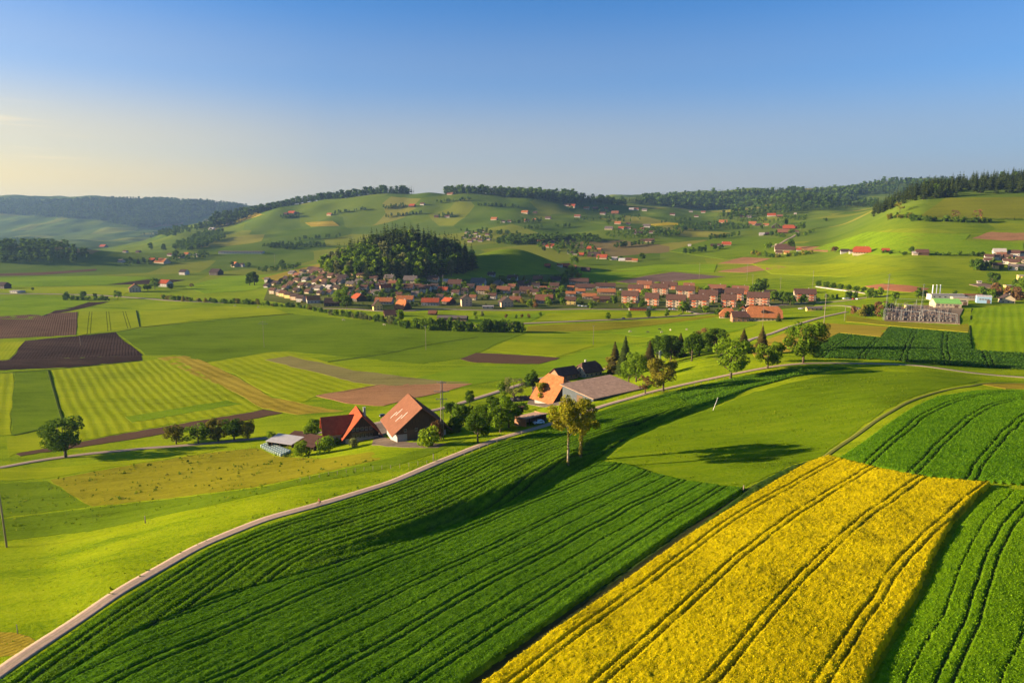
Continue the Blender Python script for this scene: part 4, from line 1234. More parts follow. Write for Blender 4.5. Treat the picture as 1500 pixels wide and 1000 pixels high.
# hedges: bushes one after the other along a line
def hedge(pts, n, hm, label, group, tones, seed, kind='bush', wide=1.0, spread=2.0, name=None):
    rng = np.random.default_rng(seed)
    P = [ground(*p) for p in pts]
    L = [0]
    for i in range(len(P) - 1): L.append(L[-1] + math.dist(P[i], P[i + 1]))
    for k in range(n):
        s = (k + rng.uniform(.2, .8)) / n * L[-1]
        i = max(j for j in range(len(P) - 1) if L[j] <= s)
        t = (s - L[i]) / max(L[i + 1] - L[i], 1e-6)
        x = P[i][0] + (P[i + 1][0] - P[i][0]) * t + rng.uniform(-spread, spread)
        y = P[i][1] + (P[i + 1][1] - P[i][1]) * t + rng.uniform(-spread, spread)
        put_tree(kind, tones[int(rng.integers(0, len(tones)))], x, y, hm * rng.uniform(.7, 1.25), label, group, wide * rng.uniform(.85, 1.25), name=name, parts=False)
hedge([(480, 461), (530, 468), (575, 474), (598, 481)], 26, 7.5, 'bush in the stream hedge below the village front', 'left stream hedge bushes', ['deep', 'mid', 'mid', 'deep', 'pale'], 1)
hedge([(608, 482), (650, 484), (700, 486), (768, 487)], 30, 11, 'tall bush in the dark hedge below the long shed', 'right stream hedge bushes', ['deep', 'mid', 'deep', 'mid'], 2, wide=.75)
hedge([(378, 447), (400, 449), (440, 451), (478, 459)], 18, 6, 'bush in the garden hedge below the terraced houses', 'garden hedge bushes', ['deep', 'mid', 'olive'], 3)
hedge([(234, 438), (280, 442), (330, 444), (380, 446)], 26, 6.5, 'bush in the roadside hedge left of the village', 'roadside hedge bushes', ['deep', 'mid', 'deep', 'olive'], 4)
hedge([(88, 440), (120, 439), (158, 440)], 11, 6, 'bush in the short hedge on the left plain', 'left plain hedge bushes', ['deep', 'mid'], 5)
hedge([(1302, 320), (1345, 324), (1400, 325), (1455, 326)], 34, 9, 'bush in the hedge under the right hillside clearing', 'clearing hedge bushes', ['deep', 'mid', 'olive', 'deep'], 6, spread=6)
hedge([(1285, 372), (1330, 373), (1385, 374), (1445, 374)], 16, 6, 'bush in the thin field hedge right of the red roofed farm', 'field hedge bushes', ['deep', 'mid'], 7, spread=3)
hedge([(1098, 372), (1130, 377), (1160, 376), (1190, 371)], 22, 8, 'bush in the garden round the walled farm', 'farm garden bushes', ['deep', 'mid', 'olive'], 8, spread=7)
hedge([(1130, 343), (1150, 348), (1175, 346), (1190, 340)], 16, 9, 'bush at the edge of the hamlet of red roofs', 'hamlet bushes', ['deep', 'mid'], 9, spread=8)
hedge([(1256, 460), (1275, 464), (1292, 462), (1300, 452)], 16, 9, 'bush in the thicket left of the substation', 'substation thicket bushes', ['deep', 'mid', 'rust', 'olive'], 10, spread=7)
hedge([(1160, 447), (1185, 440), (1210, 437), (1240, 437), (1290, 436)], 16, 8, 'bush beside the road near the white apartment block', 'block road bushes', ['deep', 'mid', 'mid'], 11, spread=5)
hedge([(1430, 432), (1455, 437), (1470, 430), (1500, 441)], 12, 11, 'bush round the dark house at the right edge', 'right edge bushes', ['deep', 'mid', 'rust'], 12, spread=7)
hedge([(1420, 391), (1430, 395), (1445, 396)], 7, 13, 'dark tree at the corner of the right hamlet', 'right hamlet trees', ['deep'], 13, spread=6)
hedge([(770, 421), (800, 420), (820, 414), (845, 401)], 26, 9, 'tree in the wooded gardens below the grassy spur', 'spur garden trees', ['deep', 'mid', 'mid', 'olive'], 14, spread=12)
hedge([(800, 449), (815, 436), (822, 424)], 12, 8, 'garden tree between the brown roofs and the terraces', 'terrace garden trees', ['mid', 'lime', 'mid'], 15, spread=5)
hedge([(640, 478), (690, 468), (720, 460)], 9, 5, 'small fruit tree in the orchard by the long shed', 'orchard fruit trees', ['mid', 'lime', 'pale'], 16, kind='round', spread=9)
hedge([(735, 466), (765, 467), (782, 465), (798, 464)], 5, 6.5, 'small fruit tree with a long shadow in the meadow', 'meadow fruit trees', ['mid', 'deep', 'rust'], 17, kind='round', spread=4)
# ------------------------------------------------------------------ buildings
def roof_mat(name, col, var=.3):
    m, nt, b = new_mat(name)
    tc = nd(nt, 'ShaderNodeTexCoord')
    g = nd(nt, 'ShaderNodeNewGeometry')
    f = noise_node(nt, g.outputs['Position'], .55, 6, .75)
    br = nd(nt, 'ShaderNodeTexBrick')
    br.inputs['Scale'].default_value = 2.2
    br.inputs['Color1'].default_value = (*col, 1)
    br.inputs['Color2'].default_value = (*(c * .82 for c in col), 1)
    br.inputs['Mortar'].default_value = (*(c * .5 for c in col), 1)
    br.inputs['Mortar Size'].default_value = .03
    nt.links.new(tc.outputs['Object'], br.inputs['Vector'])
    c = mixc(nt, .72, br.outputs['Color'], ramp(nt, f, [(.3, tuple(v * (1 - var) for v in col)), (.55, col), (.75, tuple(min(.9, v * (1 + var)) for v in col))]))
    nt.links.new(c, b.inputs['Base Color'])
    add_bump(nt, b, br.outputs['Fac'], .3, .05)
    return m
RO = {'red': roof_mat('red_tiles', (.36, .08, .035), .4), 'orange': roof_mat('orange_tiles', (.40, .145, .055), .5), 'brown': roof_mat('brown_tiles', (.115, .062, .046)),
      'dark': roof_mat('dark_tiles', (.07, .048, .042)), 'grey': roof_mat('grey_tiles', (.15, .12, .105)), 'rust': roof_mat('rust_tiles', (.22, .095, .055)),
      'flat': roof_mat('pale_roofing', (.36, .31, .28), .15), 'green': roof_mat('green_roofing', (.20, .42, .10), .12), 'fibre': roof_mat('fibre_cement', (.46, .29, .19), .5), 'tin': roof_mat('tin_sheets', (.45, .42, .40), .2)}
WA = {'shade_grey': plain_mat('shade_grey_cladding', (.075, .085, .095), .15, .8), 'white': plain_mat('white_render', (.48, .43, .37), .14, .5), 'cream': plain_mat('cream_render', (.46, .36, .235), .14, .5), 'yellow': plain_mat('yellow_render', (.66, .47, .14), .1, .5),
      'salmon': plain_mat('salmon_render', (.50, .33, .21), .1, .5), 'wood': plain_mat('weathered_boards', (.10, .058, .032), .5, 2.5, stretch=(3, 3, .15)),
      'darkwood': plain_mat('dark_boards', (.05, .032, .022), .5, 2.5, stretch=(3, 3, .15)), 'stone': plain_mat('grey_plaster', (.34, .31, .28), .2, .6), 'blue': plain_mat('blue_cladding', (.22, .34, .46), .1, .6),
      'larch': plain_mat('larch_boards', (.34, .17, .09), .35, 2.5, stretch=(3, 3, .2)), 'orange': plain_mat('orange_render', (.52, .28, .15), .1, .5)}
M_GLASS = plain_mat('window_glass', (.03, .035, .04), .1, 1, .15, spec=.6)
M_FRAME = plain_mat('window_frame', (.36, .31, .25), .08, 1)
M_BALC = plain_mat('red_balcony', (.60, .13, .045), .15, 1)
M_DOOR = plain_mat('door_leaf', (.14, .08, .045), .3, 2, stretch=(3, 3, .3))
M_WDOOR = plain_mat('pale_door', (.72, .68, .62), .08, 1)
M_METAL = plain_mat('galvanised_steel', (.25, .26, .245), .15, 2, .7, .2)
M_PORC = plain_mat('porcelain', (.28, .25, .22), .1, 2, .4)
M_CONC = plain_mat('concrete', (.40, .37, .33), .2, .8)
M_POLE = plain_mat('pole_wood', (.26, .20, .15), .3, 2, stretch=(4, 4, .2))
M_BLACK = plain_mat('dark_rubber', (.02, .02, .02), .2, 2)
M_WHITE = plain_mat('white_paint', (.78, .77, .74), .05, 1, .35, spec=.5)

WINM = {}
def window_mesh(w, h):
    k = (round(w, 1), round(h, 1))
    if k not in WINM:
        b = MB().box(-w / 2, w / 2, -.06, .05, 0, h, 0).box(-w / 2 + .1, w / 2 - .1, -.075, -.05, .1, h - .1, 1)
        b.box(-.03, .03, -.095, -.07, .1, h - .1, 0).box(-w / 2 - .08, w / 2 + .08, -.16, .04, -.1, -.005, 0)
        WINM[k] = b.mesh('window', [M_FRAME, M_GLASS])
    return WINM[k]

def face_local(L, W, side):
    """origin and rotation of a facade: 'f' front (-y), 'b' back, 'l' (-x), 'r' (+x)"""
    return {'f': ((0, -W / 2), 0.0, L), 'b': ((0, W / 2), math.pi, L), 'l': ((-L / 2, 0), -math.pi / 2, W), 'r': ((L / 2, 0), math.pi / 2, W)}[side]

def windows(o, L, W, side, nc, rows, w=1.2, h=1.35, z0=1.0, dz=2.8, margin=1.4):
    (ox, oy), rz, length = face_local(L, W, side)
    c, s = math.cos(rz), math.sin(rz)
    for r in range(max(1, int(rows + .3))):
        for k in range(nc):
            t = 0 if nc == 1 else -length / 2 + margin + (length - 2 * margin) * k / (nc - 1)
            q = link('window', window_mesh(w, h), o)
            q.location = (ox + c * t, oy + s * t, z0 + r * dz)
            q.rotation_euler = (0, 0, rz)

def door(o, L, W, side, t, w, h, mat, z0=0.0, name='door'):
    (ox, oy), rz, length = face_local(L, W, side)
    c, s = math.cos(rz), math.sin(rz)
    q = MB().box(-w / 2, w / 2, -.08, .05, z0, z0 + h).box(-w / 2 - .12, -w / 2, -.11, .05, z0, z0 + h).box(w / 2, w / 2 + .12, -.11, .05, z0, z0 + h).box(-w / 2 - .12, w / 2 + .12, -.11, .05, z0 + h, z0 + h + .12).build(name, mat, o)
    q.location = (ox + c * t, oy + s * t, 0); q.rotation_euler = (0, 0, rz)
    return q

def walls(o, L, W, hw, hr, mat, depth=3.0, base=None):
    b = MB().prism([(-W / 2, -depth), (W / 2, -depth), (W / 2, hw), (0, hw + hr), (-W / 2, hw)], -L / 2, L / 2)
    q = b.build('wall', mat, o)
    if base:
        MB().box(-L / 2 - .06, L / 2 + .06, -W / 2 - .06, W / 2 + .06, -depth, base[0]).build('plinth', base[1], o)
    return q

def roof(o, L, W, hw, hr, mat, over=.7, end=.6, th=.25, hip=0.0, ends=(1, 1)):
    """gable roof; hip = share of the gable height cut back at each end (1 = full hip)"""
    e = W / 2 + over
    k = hr / (W / 2)
    ze = hw - over * k + .12; zr = hw + hr + .12
    X = L / 2 + end
    b = MB()
    if hip <= 0:
        b.prism([(-e, ze), (0, zr), (e, ze), (e, ze - th), (0, zr - th), (-e, ze - th)], -X, X)
    else:
        zb = zr - (zr - ze) * hip; yb = e * hip
        hx = yb * .9
        l = hx if ends[0] else 0; r = hx if ends[1] else 0
        yl = yb if ends[0] else 0; yr = yb if ends[1] else 0
        zl = zb if ends[0] else zr; zrr = zb if ends[1] else zr
        for s in (-1, 1):
            P = [(-X, s * e, ze), (X, s * e, ze), (X, s * yr, zrr), (X - r, 0, zr), (-X + l, 0, zr), (-X, s * yl, zl)]
            P = [p for i, p in enumerate(P) if math.dist(p, P[i - 1]) > 1e-4]
            if s > 0: P = P[::-1]
            b.slab(P, th)
        if ends[1]: b.slab([(X, -yb, zb), (X, yb, zb), (X - hx, 0, zr)], th)
        if ends[0]: b.slab([(-X, yb, zb), (-X, -yb, zb), (-X + hx, 0, zr)], th)
    return b.build('roof', mat, o)

def chimney(ro, x, y, z0, z1, mat=None, s=.45):
    return MB().box(x - s, x + s, y - s, y + s, z0, z1).box(x - s - .1, x + s + .1, y - s - .1, y + s + .1, z1 + .002, z1 + .15).build('chimney', mat or M_CONC, ro)

def at(px, py, back=0.0):
    """ground point seen at a photo position, optionally further away from the viewer"""
    x, y = ground(px, py)
    k = back / math.hypot(x, y)
    x, y = x + x * k, y + y * k
    return (x, y, float(zat(x, y)))

def house(px, py, wpx, rf, wa, label, group=None, yaw=-18, ratio=.75, storeys=2, hr=None, hip=0.0, side='long', nwin=None, name='house', cat='house', balc=False, chim=True, over=1.1, parts=True, fh=3.0):
    """a house from where its front foot and its width stand in the photo"""
    x, y = ground(px, py)
    d = depth_of(x, y, float(zat(x, y)))
    wm = wpx / 1000 * d * (1.12 if parts and cat == 'house' else 1)
    a = R(yaw) 
    ca = abs(math.cos(a)); sa = abs(math.sin(a))
    L = wm / (ca + ratio * sa * .8)
    W = L * ratio
    if side == 'gable': L, W = W / ratio, L
    hw = storeys * fh + .3
    if hr is None: hr = W * .37
    X, Y, Z = at(px, py, W * .5)
    rz = a if side != 'gable' else a - math.pi / 2
    o = thing(name, label, cat, (X, Y, Z), rz, group)
    if not parts:
        hw = min(hw, 4.2) * .8; hr = max(hr, W * .34)
        b = MB().prism([(-W / 2, -4), (W / 2, -4), (W / 2, hw), (0, hw + hr), (-W / 2, hw)], -L / 2, L / 2, 0)
        b.build('wall', WA[wa], o)
        roof(o, L, W, hw, hr, RO[rf], over, .6, .3, hip)
        return o, L, W, hw, hr
    walls(o, L, W, hw, hr * (1 - hip * .98), WA[wa])
    ro = roof(o, L, W, hw, hr, RO[rf], over, .6, .3, hip)
    if chim: chimney(ro, L * .18, W * .12, hw + hr * .55, hw + hr + .9)
    fr = 'f' if side != 'gable' else 'r'
    ln = L if side != 'gable' else W
    n = nwin or max(2, int(ln / 3.4))
    windows(o, L, W, fr, n, storeys, w=1.5, h=1.5, z0=.9, dz=fh)
    if side == 'long': windows(o, L, W, 'l', 2, storeys, w=1.2, h=1.4, z0=.9, dz=fh, margin=2)
    if balc:
        for k in range(2):
            for r in range(int(storeys)):
                t = (-.28 + .56 * k) * L
                MB().box(t - L * .11, t + L * .11, -W / 2 - 1.3, -W / 2 - .01, .3 + r * fh, .5 + r * fh).box(t - L * .11, t + L * .11, -W / 2 - 1.32, -W / 2 - 1.2, .502 + r * fh, 1.45 + r * fh).build('balcony', M_BALC, o)
    return o, L, W, hw, hr

# ---- first farm: red roofed farmhouse with a cross wing, big brown barn
def farmhouse_red():
    X, Y, Z = at(531, 645)
    yaw = R(-69)
    L, W, hw, hr = 13.5, 12.8, 3.1, 7.3
    cx, cy = X - math.cos(yaw) * L / 2, Y - math.sin(yaw) * L / 2
    o = thing('farmhouse', 'dark timber farmhouse with a steep red tiled roof and a cross wing', 'farmhouse', (cx, cy, Z), yaw)
    walls(o, L, W, hw, hr, WA['darkwood'], base=(1.3, WA['stone']))
    ro = roof(o, L, W, hw, hr, RO['red'], 1.6, 1.6, .35)
    chimney(ro, 1.0, 2.0, hw + hr * .5, hw + hr + 1.4)
    w = MB()
    Lw, Ww, hww, hrw = 9.6, 9.6, 3.9, 4.8
    w.prism([(-Ww / 2, -3), (Ww / 2, -3), (Ww / 2, hww), (0, hww + hrw), (-Ww / 2, hww)], -Lw / 2, Lw / 2)
    wing = w.build('wing', WA['cream'], o)
    wing.location = (-1.6, -W / 2 - 2.6, 0); wing.rotation_euler = (0, 0, -math.pi / 2)
    e = Ww / 2 + 1.1; k = hrw / (Ww / 2)
    wr = MB().prism([(-e, hww - 1.1 * k + .15), (0, hww + hrw + .15), (e, hww - 1.1 * k + .15), (e, hww - 1.1 * k - .2), (0, hww + hrw - .2), (-e, hww - 1.1 * k - .2)], -Lw / 2 - 2.4, Lw / 2 + 1.2).build('wing_roof', RO['red'], wing)
    windows(o, L, W, 'r', 5, 2, w=1.1, h=1.3, z0=1.6, dz=2.6, margin=3)
    door(o, L, W, 'r', -4.2, 1.3, 2.1, M_DOOR)
    MB().box(L / 2 + .02, L / 2 + 1.4, -4.5, 4.5, 3.2, 3.35).box(L / 2 + 1.28, L / 2 + 1.4, -4.5, 4.5, 3.352, 4.2).build('balcony', WA['wood'], o)
    for q in range(4):
        wq = link('window', window_mesh(1.1, 1.4), wing)
        wq.location = (Lw / 2, -3.6 + 2.4 * q, 1.2); wq.rotation_euler = (0, 0, math.pi / 2)
farmhouse_red()

def big_barn():
    X, Y, Z = at(618, 642)
    yaw = R(-69)
    L, W, hw, hr = 20.0, 18.0, 4.2, 7.6
    cx, cy = X - math.cos(yaw) * L / 2, Y - math.sin(yaw) * L / 2
    o = thing('barn', 'big dark timber barn with a wide brown tiled roof beside the red roofed farmhouse', 'barn', (cx, cy, Z), yaw)
    walls(o, L, W, hw, hr, WA['wood'], base=(2.4, WA['stone']))
    ro = roof(o, L, W, hw, hr, RO['rust'], 2.2, 1.7, .35)
    k = hr / (W / 2)
    for x, t in ((-4.5, .34), (-2.6, .52), (2.2, .40), (4.2, .58)):
        y0 = -W / 2 * (1 - t); y1 = y0 - 2.6
        z = lambda y: hw + hr + .17 - abs(y) * k
        MB().add([(x - .14, y0, z(y0)), (x + .14, y0, z(y0)), (x + .14, y1, z(y1)), (x - .14, y1, z(y1)), (x - .14, y0, z(y0) - .2), (x + .14, y0, z(y0) - .2), (x + .14, y1, z(y1) - .2), (x - .14, y1, z(y1) - .2)],
                 [(0, 1, 2, 3), (7, 6, 5, 4), (0, 4, 5, 1), (1, 5, 6, 2), (2, 6, 7, 3), (3, 7, 4, 0)]).build('skylight', M_WDOOR, ro)
    door(o, L, W, 'r', -3.5, 3.6, 3.6, M_DOOR)
    door(o, L, W, 'r', 3.5, 3.0, 3.2, WA['stone'])
    windows(o, L, W, 'r', 4, 1, w=1.0, h=1.0, z0=3.2, margin=3)
    windows(o, L, W, 'f', 4, 1, w=1.2, h=1.2, z0=2.6, margin=3)
big_barn()

def shed(px, py, L, W, h0, h1, yaw, rm, wm, label, name='shed', open_front=False, back=2.5, door_m=None, over=.7):
    """lean-to: roof falls from h1 at the back to h0 at the front (-y)"""
    X, Y, Z = at(px, py, back)
    o = thing(name, label, 'shed', (X, Y, Z), R(yaw))
    if open_front:
        b = MB().box(-L / 2, L / 2, W / 2 - .15, W / 2, -1.5, h1 - .15).box(-L / 2, -L / 2 + .15, -W / 2, W / 2 - .15, -1.5, h0 - .15).box(L / 2 - .15, L / 2, -W / 2, W / 2 - .15, -1.5, h0 - .15)
        b.build('wall', wm, o)
        for k in range(3):
            x = -L / 2 + L * (k + .5) / 3
            MB().box(x - .1, x + .1, -W / 2, -W / 2 + .2, -1.5, h0 - .12).build('post', WA['wood'], o)
    else:
        MB().prism([(-W / 2, -2), (W / 2, -2), (W / 2, h1 - .12), (-W / 2, h0 - .12)], -L / 2, L / 2).build('wall', wm, o)
        windows(o, L, W, 'f', 2, 1, w=.9, h=.8, z0=.9, margin=L * .25)
        if door_m: door(o, L, W, 'r', 0, min(2.6, W * .5), min(2.3, h0 * .8), door_m)
    k = (h1 - h0) / W
    b = MB().prism([(-W / 2 - over, h0 - k * over), (-W / 2 - over, h0 - k * over + .16), (W / 2 + over, h1 + k * over + .16), (W / 2 + over, h1 + k * over)], -L / 2 - .6, L / 2 + .6)
    b.build('roof', rm, o)
    return o
shed(418, 655, 12, 6.5, 2.6, 3.4, -22, RO['tin'], WA['darkwood'], 'low shed with a pale tin roof behind the wrapped bales', open_front=True)
shed(440, 648, 8, 5, 2.4, 3.0, -15, RO['brown'], WA['darkwood'], 'small brown roofed shed squeezed between two low sheds', back=4)
shed(457, 659, 8, 7, 2.6, 4.2, -25, RO['brown'], WA['darkwood'], 'brown lean-to shed nearest to the red roofed farmhouse', open_front=True)

def gable_thing(px, py, L, W, hw, hr, yaw, rm, wm, label, name='barn', cat='barn', back=0, over=1.0, end=.9, hip=0.0, ends=(1, 1), win=None, doors=(), base=None, chim=False):
    X, Y, Z = at(px, py, back)
    o = thing(name, label, cat, (X, Y, Z), R(yaw))
    walls(o, L, W, hw, hr * (1 - .98 * hip if all(ends) else 1 - .5 * hip), wm, base=base)
    ro = roof(o, L, W, hw, hr, rm, over, end, .3, hip, ends)
    for wd in (win or []): windows(o, L, W, *wd)
    for d_ in doors: door(o, L, W, *d_)
    if chim: chimney(ro, -L * .15, .8, hw + hr * .5, hw + hr + 1.3)
    return o
gable_thing(826, 556, 15, 9.5, 4.4, 3.6, 35, RO['brown'], WA['larch'], 'brown boarded barn with a white door behind the orange roof', back=2,
            win=[('f', 4, 1, 1.2, 1.2, 1.8)], doors=[('l', 0, 4.2, 3.0, M_WDOOR), ('f', -3.4, 2.6, 2.6, M_DOOR)])
gable_thing(862, 551, 14, 10.5, 4.2, 5.0, 35, RO['brown'], WA['cream'], 'dark roofed farmhouse with a sunlit gable behind the flat barn', 'farmhouse', 'farmhouse', 3, hip=.4,
            win=[('l', 3, 2, 1.2, 1.4), ('f', 4, 1, 1.2, 1.4)], doors=[('l', -3.0, 1.2, 2.1, M_DOOR)], chim=True)
gable_thing(814, 588, 15, 16, 4.0, 9.4, -52, RO['orange'], WA['darkwood'], 'old barn house with a huge orange tiled roof reaching almost to the ground', 'farmhouse', 'farmhouse', 6, over=2.4, end=1.4, hip=.30,
            win=[('r', 4, 1, 1.2, 1.3)], doors=[('r', 3.5, 3.4, 3.2, M_DOOR), ('r', -4, 1.4, 2.2, M_DOOR)], base=(1.0, WA['stone']))
def flat_barn():
    X, Y, Z = at(869, 588)
    L, W = 31.0, 20.0
    c, s_ = math.cos(R(38)), math.sin(R(38))
    o = thing('cattle_shed', 'long low cattle shed with a broad shallow reddish grey roof', 'barn', (X + c * L / 2 - s_ * W / 2, Y + s_ * L / 2 + c * W / 2, Z - 2.2), R(38))
    h0, h1 = 3.6, 6.0
    MB().prism([(-W / 2, -3), (W / 2, -3), (W / 2, h1 - .12), (-W / 2, h0 - .12)], -L / 2, L / 2).build('wall', WA['shade_grey'], o)  # blue-grey wall, its colour darkened to carry the shade on the left end
    k = (h1 - h0) / W
    MB().prism([(-W / 2 - 1, h0 - k), (-W / 2 - 1, h0 - k + .25), (W / 2 + 1, h1 + k + .25), (W / 2 + 1, h1 + k)], -L / 2 - 1, L / 2 + 1).build('roof', RO['fibre'], o)
    windows(o, L, W, 'f', 8, 1, 2.4, 1.0, 1.9, margin=3)
    door(o, L, W, 'l', 1.5, 3.6, 3.2, M_DOOR)
flat_barn()
shed(777, 624, 10.5, 6.4, 3.5, 2.6, 42, RO['fibre'], WA['larch'], 'open garage shed with a sloping orange tiled roof beside the track', 'garage', back=5.5, open_front=True)
shed(757, 605, 5.2, 3.8, 2.9, 2.3, 42, RO['brown'], WA['darkwood'], 'small dark hut behind the orange roofed garage', 'hut', back=2.5, open_front=True)

# scrap heap / muck heap beside the bare tree
def heap(px, py, L, W, h, label, mat, seed):
    x, y = ground(px, py)
    rng = np.random.default_rng(seed)
    n, m = 26, 16
    V = []
    for j in range(m):
        for i in range(n):
            a, b = i / (n - 1) * 2 - 1, j / (m - 1) * 2 - 1
            r = max(0, 1 - a * a) ** .5 * max(0, 1 - b * b) ** .5
            V.append((a * L / 2, b * W / 2, h * r * (.6 + .8 * rng.random()) - .1))
    F = [(j * n + i, j * n + i + 1, (j + 1) * n + i + 1, (j + 1) * n + i) for j in range(m - 1) for i in range(n - 1)]
    o = link('heap', np_mesh('heap', V, F, [mat], False))
    o.location = (x, y, float(zat(x, y))); o.rotation_euler = (0, 0, R(12))
    tag(o, label, 'heap')
heap(765, 586, 17, 7, 2.0, 'dark scrap and manure heap beside the bare twiggy tree', plain_mat('dark_heap', (.07, .06, .055), .6, 1.5), 2)

# wrapped bales
M_WRAP = plain_mat('bale_wrap', (.34, .42, .36), .25, 3, .35, spec=.5)
def bale_proto():
    b = MB()
    n = 18
    prof = [(0, .0), (.5, .0), (.60, .06), (.64, .2), (.64, 1.0), (.60, 1.14), (.5, 1.2), (0, 1.2)]
    V = []; F = []
    for i in range(n):
        a = 2 * math.pi * i / n
        for r, z in prof: V.append((r * math.cos(a), r * math.sin(a), z))
    k = len(prof)
    for i in range(n):
        for j in range(k - 1):
            F.append((i * k + j, ((i + 1) % n) * k + j, ((i + 1) % n) * k + j + 1, i * k + j + 1))
    b.add(V, F)
    return b.mesh('silage_bale', M_WRAP, True)
bm = bale_proto()
p0, p1 = ground(384, 655), ground(412, 668)
p2 = ground(396, 650)
for i in range(10):
    for j in range(4):
        x = p0[0] + (p1[0] - p0[0]) * i / 9 + (p2[0] - p0[0]) * j / 3.2
        y = p0[1] + (p1[1] - p0[1]) * i / 9 + (p2[1] - p0[1]) * j / 3.2
        o = link('silage_bale', bm)
        o.location = (x, y, float(zat(x, y)) - .02)
        o.rotation_euler = (0, 0, i * 1.3 + j)
        o.scale = (1.0, 1.0, 1.0)
        tag(o, 'pale green wrapped silage bale in the block by the low sheds', 'bale', 'wrapped silage bales')

# ---- poles
def power_pole(px, py, hpx, arms, label, twin=False, arm_w=2.6, r=.17, mat=None, lean=0.0, az=0.0, group='power poles', name='power_pole'):
    x, y = ground(px, py)
    z = float(zat(x, y))
    h = hpx / 1000 * depth_of(x, y, z) / .97
    o = thing(name, label, 'pole', (x, y, z), az, group)
    mt = mat or M_POLE
    if twin:
        for s in (-1, 1): MB().tube((s * .42, 0, -1), (s * .30, 0, h), r, r * .7, 8).build('post', mt, o, True)
        for k in range(5): MB().box(-.5, .5, -.06, .06, h * (.1 + .18 * k), h * (.1 + .18 * k) + .14).build('brace', mt, o)
    else:
        MB().tube((0, 0, -1), (lean, 0, h), r, r * .6, 8).build('post', mt, o, True)
    for f, w in arms:
        zz = h * f
        a = MB().box(-w, w, -.11, .11, zz - .1, zz + .1).build('crossarm', M_METAL, o)
        for s in (-.92, 0, .92):
            MB().tube((w * s, 0, zz + .102), (w * s, 0, zz + .5), .07, .04, 6).build('insulator', M_PORC, a, True)
power_pole(648, 644, 86, [(.97, 1.6), (.82, 2.6), (.69, 2.0)], 'tall twin timber power pole with three crossarms in front of the big barn', True)
power_pole(965, 566, 52, [(.93, 1.5), (.70, 2.8), (.53, 2.0)], 'pale pole with crossarms rising behind the olive tree', True, mat=M_CONC)
power_pole(1206, 487, 55, [(.98, .8), (.93, 1.6), (.80, 4.0)], 'slim pole with a wide crossarm behind the biggest roadside tree', False, r=.3)
power_pole(10, 801, 165, [(.96, 1.3)], 'dark leaning pole at the left edge of the slope', False, r=.24, lean=-.3)
power_pole(118, 506, 13, [], 'short pole standing in the dark ploughed field')
power_pole(387, 509, 39, [(.95, 2.4), (.88, 4.0)], 'pole with drooping crossarms in the wide green pasture')
power_pole(624, 513, 36, [(.97, 1.2)], 'thin pole in the pasture below the dark hedge')
power_pole(869, 505, 28, [(.97, 1.0)], 'thin pole at the foot of the olive bank')
power_pole(1237, 470, 22, [(.95, .8)], 'short dark pole near the road junction', r=.25)
power_pole(1117, 480, 34, [(.95, .8)], 'thin pole in front of the large orange farmhouse roof')
for px, py, h, lab in ((1190, 424, 27, 'pole with two crossarms at the end of the avenue'), (1143, 425, 18, 'small pole left of the white apartment block'), (1024, 410, 24, 'first thin pole on the right slope behind the apartments'),
                       (1094, 412, 26, 'second thin pole on the right slope behind the apartments'), (1102, 422, 20, 'short pole above the dark tree by the apartments'), (649, 425, 22, 'thin pole above the red roofed house in the village'), (403, 395, 22, 'far pole left of the upper village houses')):
    power_pole(px, py, h, [(.97, 1.0), (.90, 1.7)], lab, r=.22)

# substation: two line masts, portal gantries, switchgear
def mast(px, py, hpx, label, arms):
    x, y = ground(px, py); z = float(zat(x, y))
    h = hpx / 1000 * depth_of(x, y, z) / .97
    o = thing('line_mast', label, 'mast', (x, y, z), 0, 'high line masts at the substation')
    b = MB()
    for sx in (-1, 1):
        for sy in (-1, 1): b.tube((sx * .9, sy * .9, -1), (sx * .25, sy * .25, h), .06, .045, 5)
    n = int(h / 2)
    for k in range(n):
        t0, t1 = k / n, (k + 1) / n
        w0, w1 = .9 - .65 * t0, .9 - .65 * t1
        for s in (-1, 1):
            b.tube((-w0 * s, -w0, h * t0), (w1 * s, -w1, h * t1), .022, .022, 4); b.tube((-w0, -w0 * s, h * t0), (-w1, w1 * s, h * t1), .022, .022, 4)
    b.build('lattice', M_METAL, o)
    for f, w in arms: MB().tube((-w, 0, h * f), (w, 0, h * f), .14, .14, 5).build('crossarm', M_METAL, o)
mast(1297, 469, 66, 'tall lattice mast at the left end of the substation', [(.97, 2), (.88, 4), (.78, 5)])
mast(1349, 466, 49, 'second lattice mast in the middle of the substation', [(.97, 2), (.88, 4)])
def gantry(pa, pb, hpx, label):
    (xa, ya), (xb, yb) = ground(*pa), ground(*pb)
    z = (float(zat(xa, ya)) + float(zat(xb, yb))) / 2
    h = hpx / 1000 * depth_of(xa, ya, z)
    L = math.hypot(xb - xa, yb - ya)
    o = thing('switchyard_gantry', label, 'gantry', (xa, ya, z), math.atan2(yb - ya, xb - xa), 'switchyard gantries')
    for x in (0, L / 2, L):
        for s in (-1.0, 1.0): MB().tube((x, s, -1.5), (x, s * .2, h), .15, .09, 6).build('leg', M_METAL, o)
    bm_ = MB().tube((0, -.3, h), (L, -.3, h), .07, .07, 5).tube((0, .3, h), (L, .3, h), .07, .07, 5)
    n = int(L / 2)
    for k in range(n): bm_.tube((L * k / n, -.3 if k % 2 else .3, h), (L * (k + 1) / n, .3 if k % 2 else -.3, h), .05, .05, 4)
    bm_.build('beam', M_METAL, o)
gantry((1294, 468), (1346, 471), 15, 'front gantry of the substation on the left half')
gantry((1350, 470), (1401, 474), 15, 'front gantry of the substation on the right half')
gantry((1304, 457), (1350, 459), 12, 'rear gantry of the substation near the yellow hut')
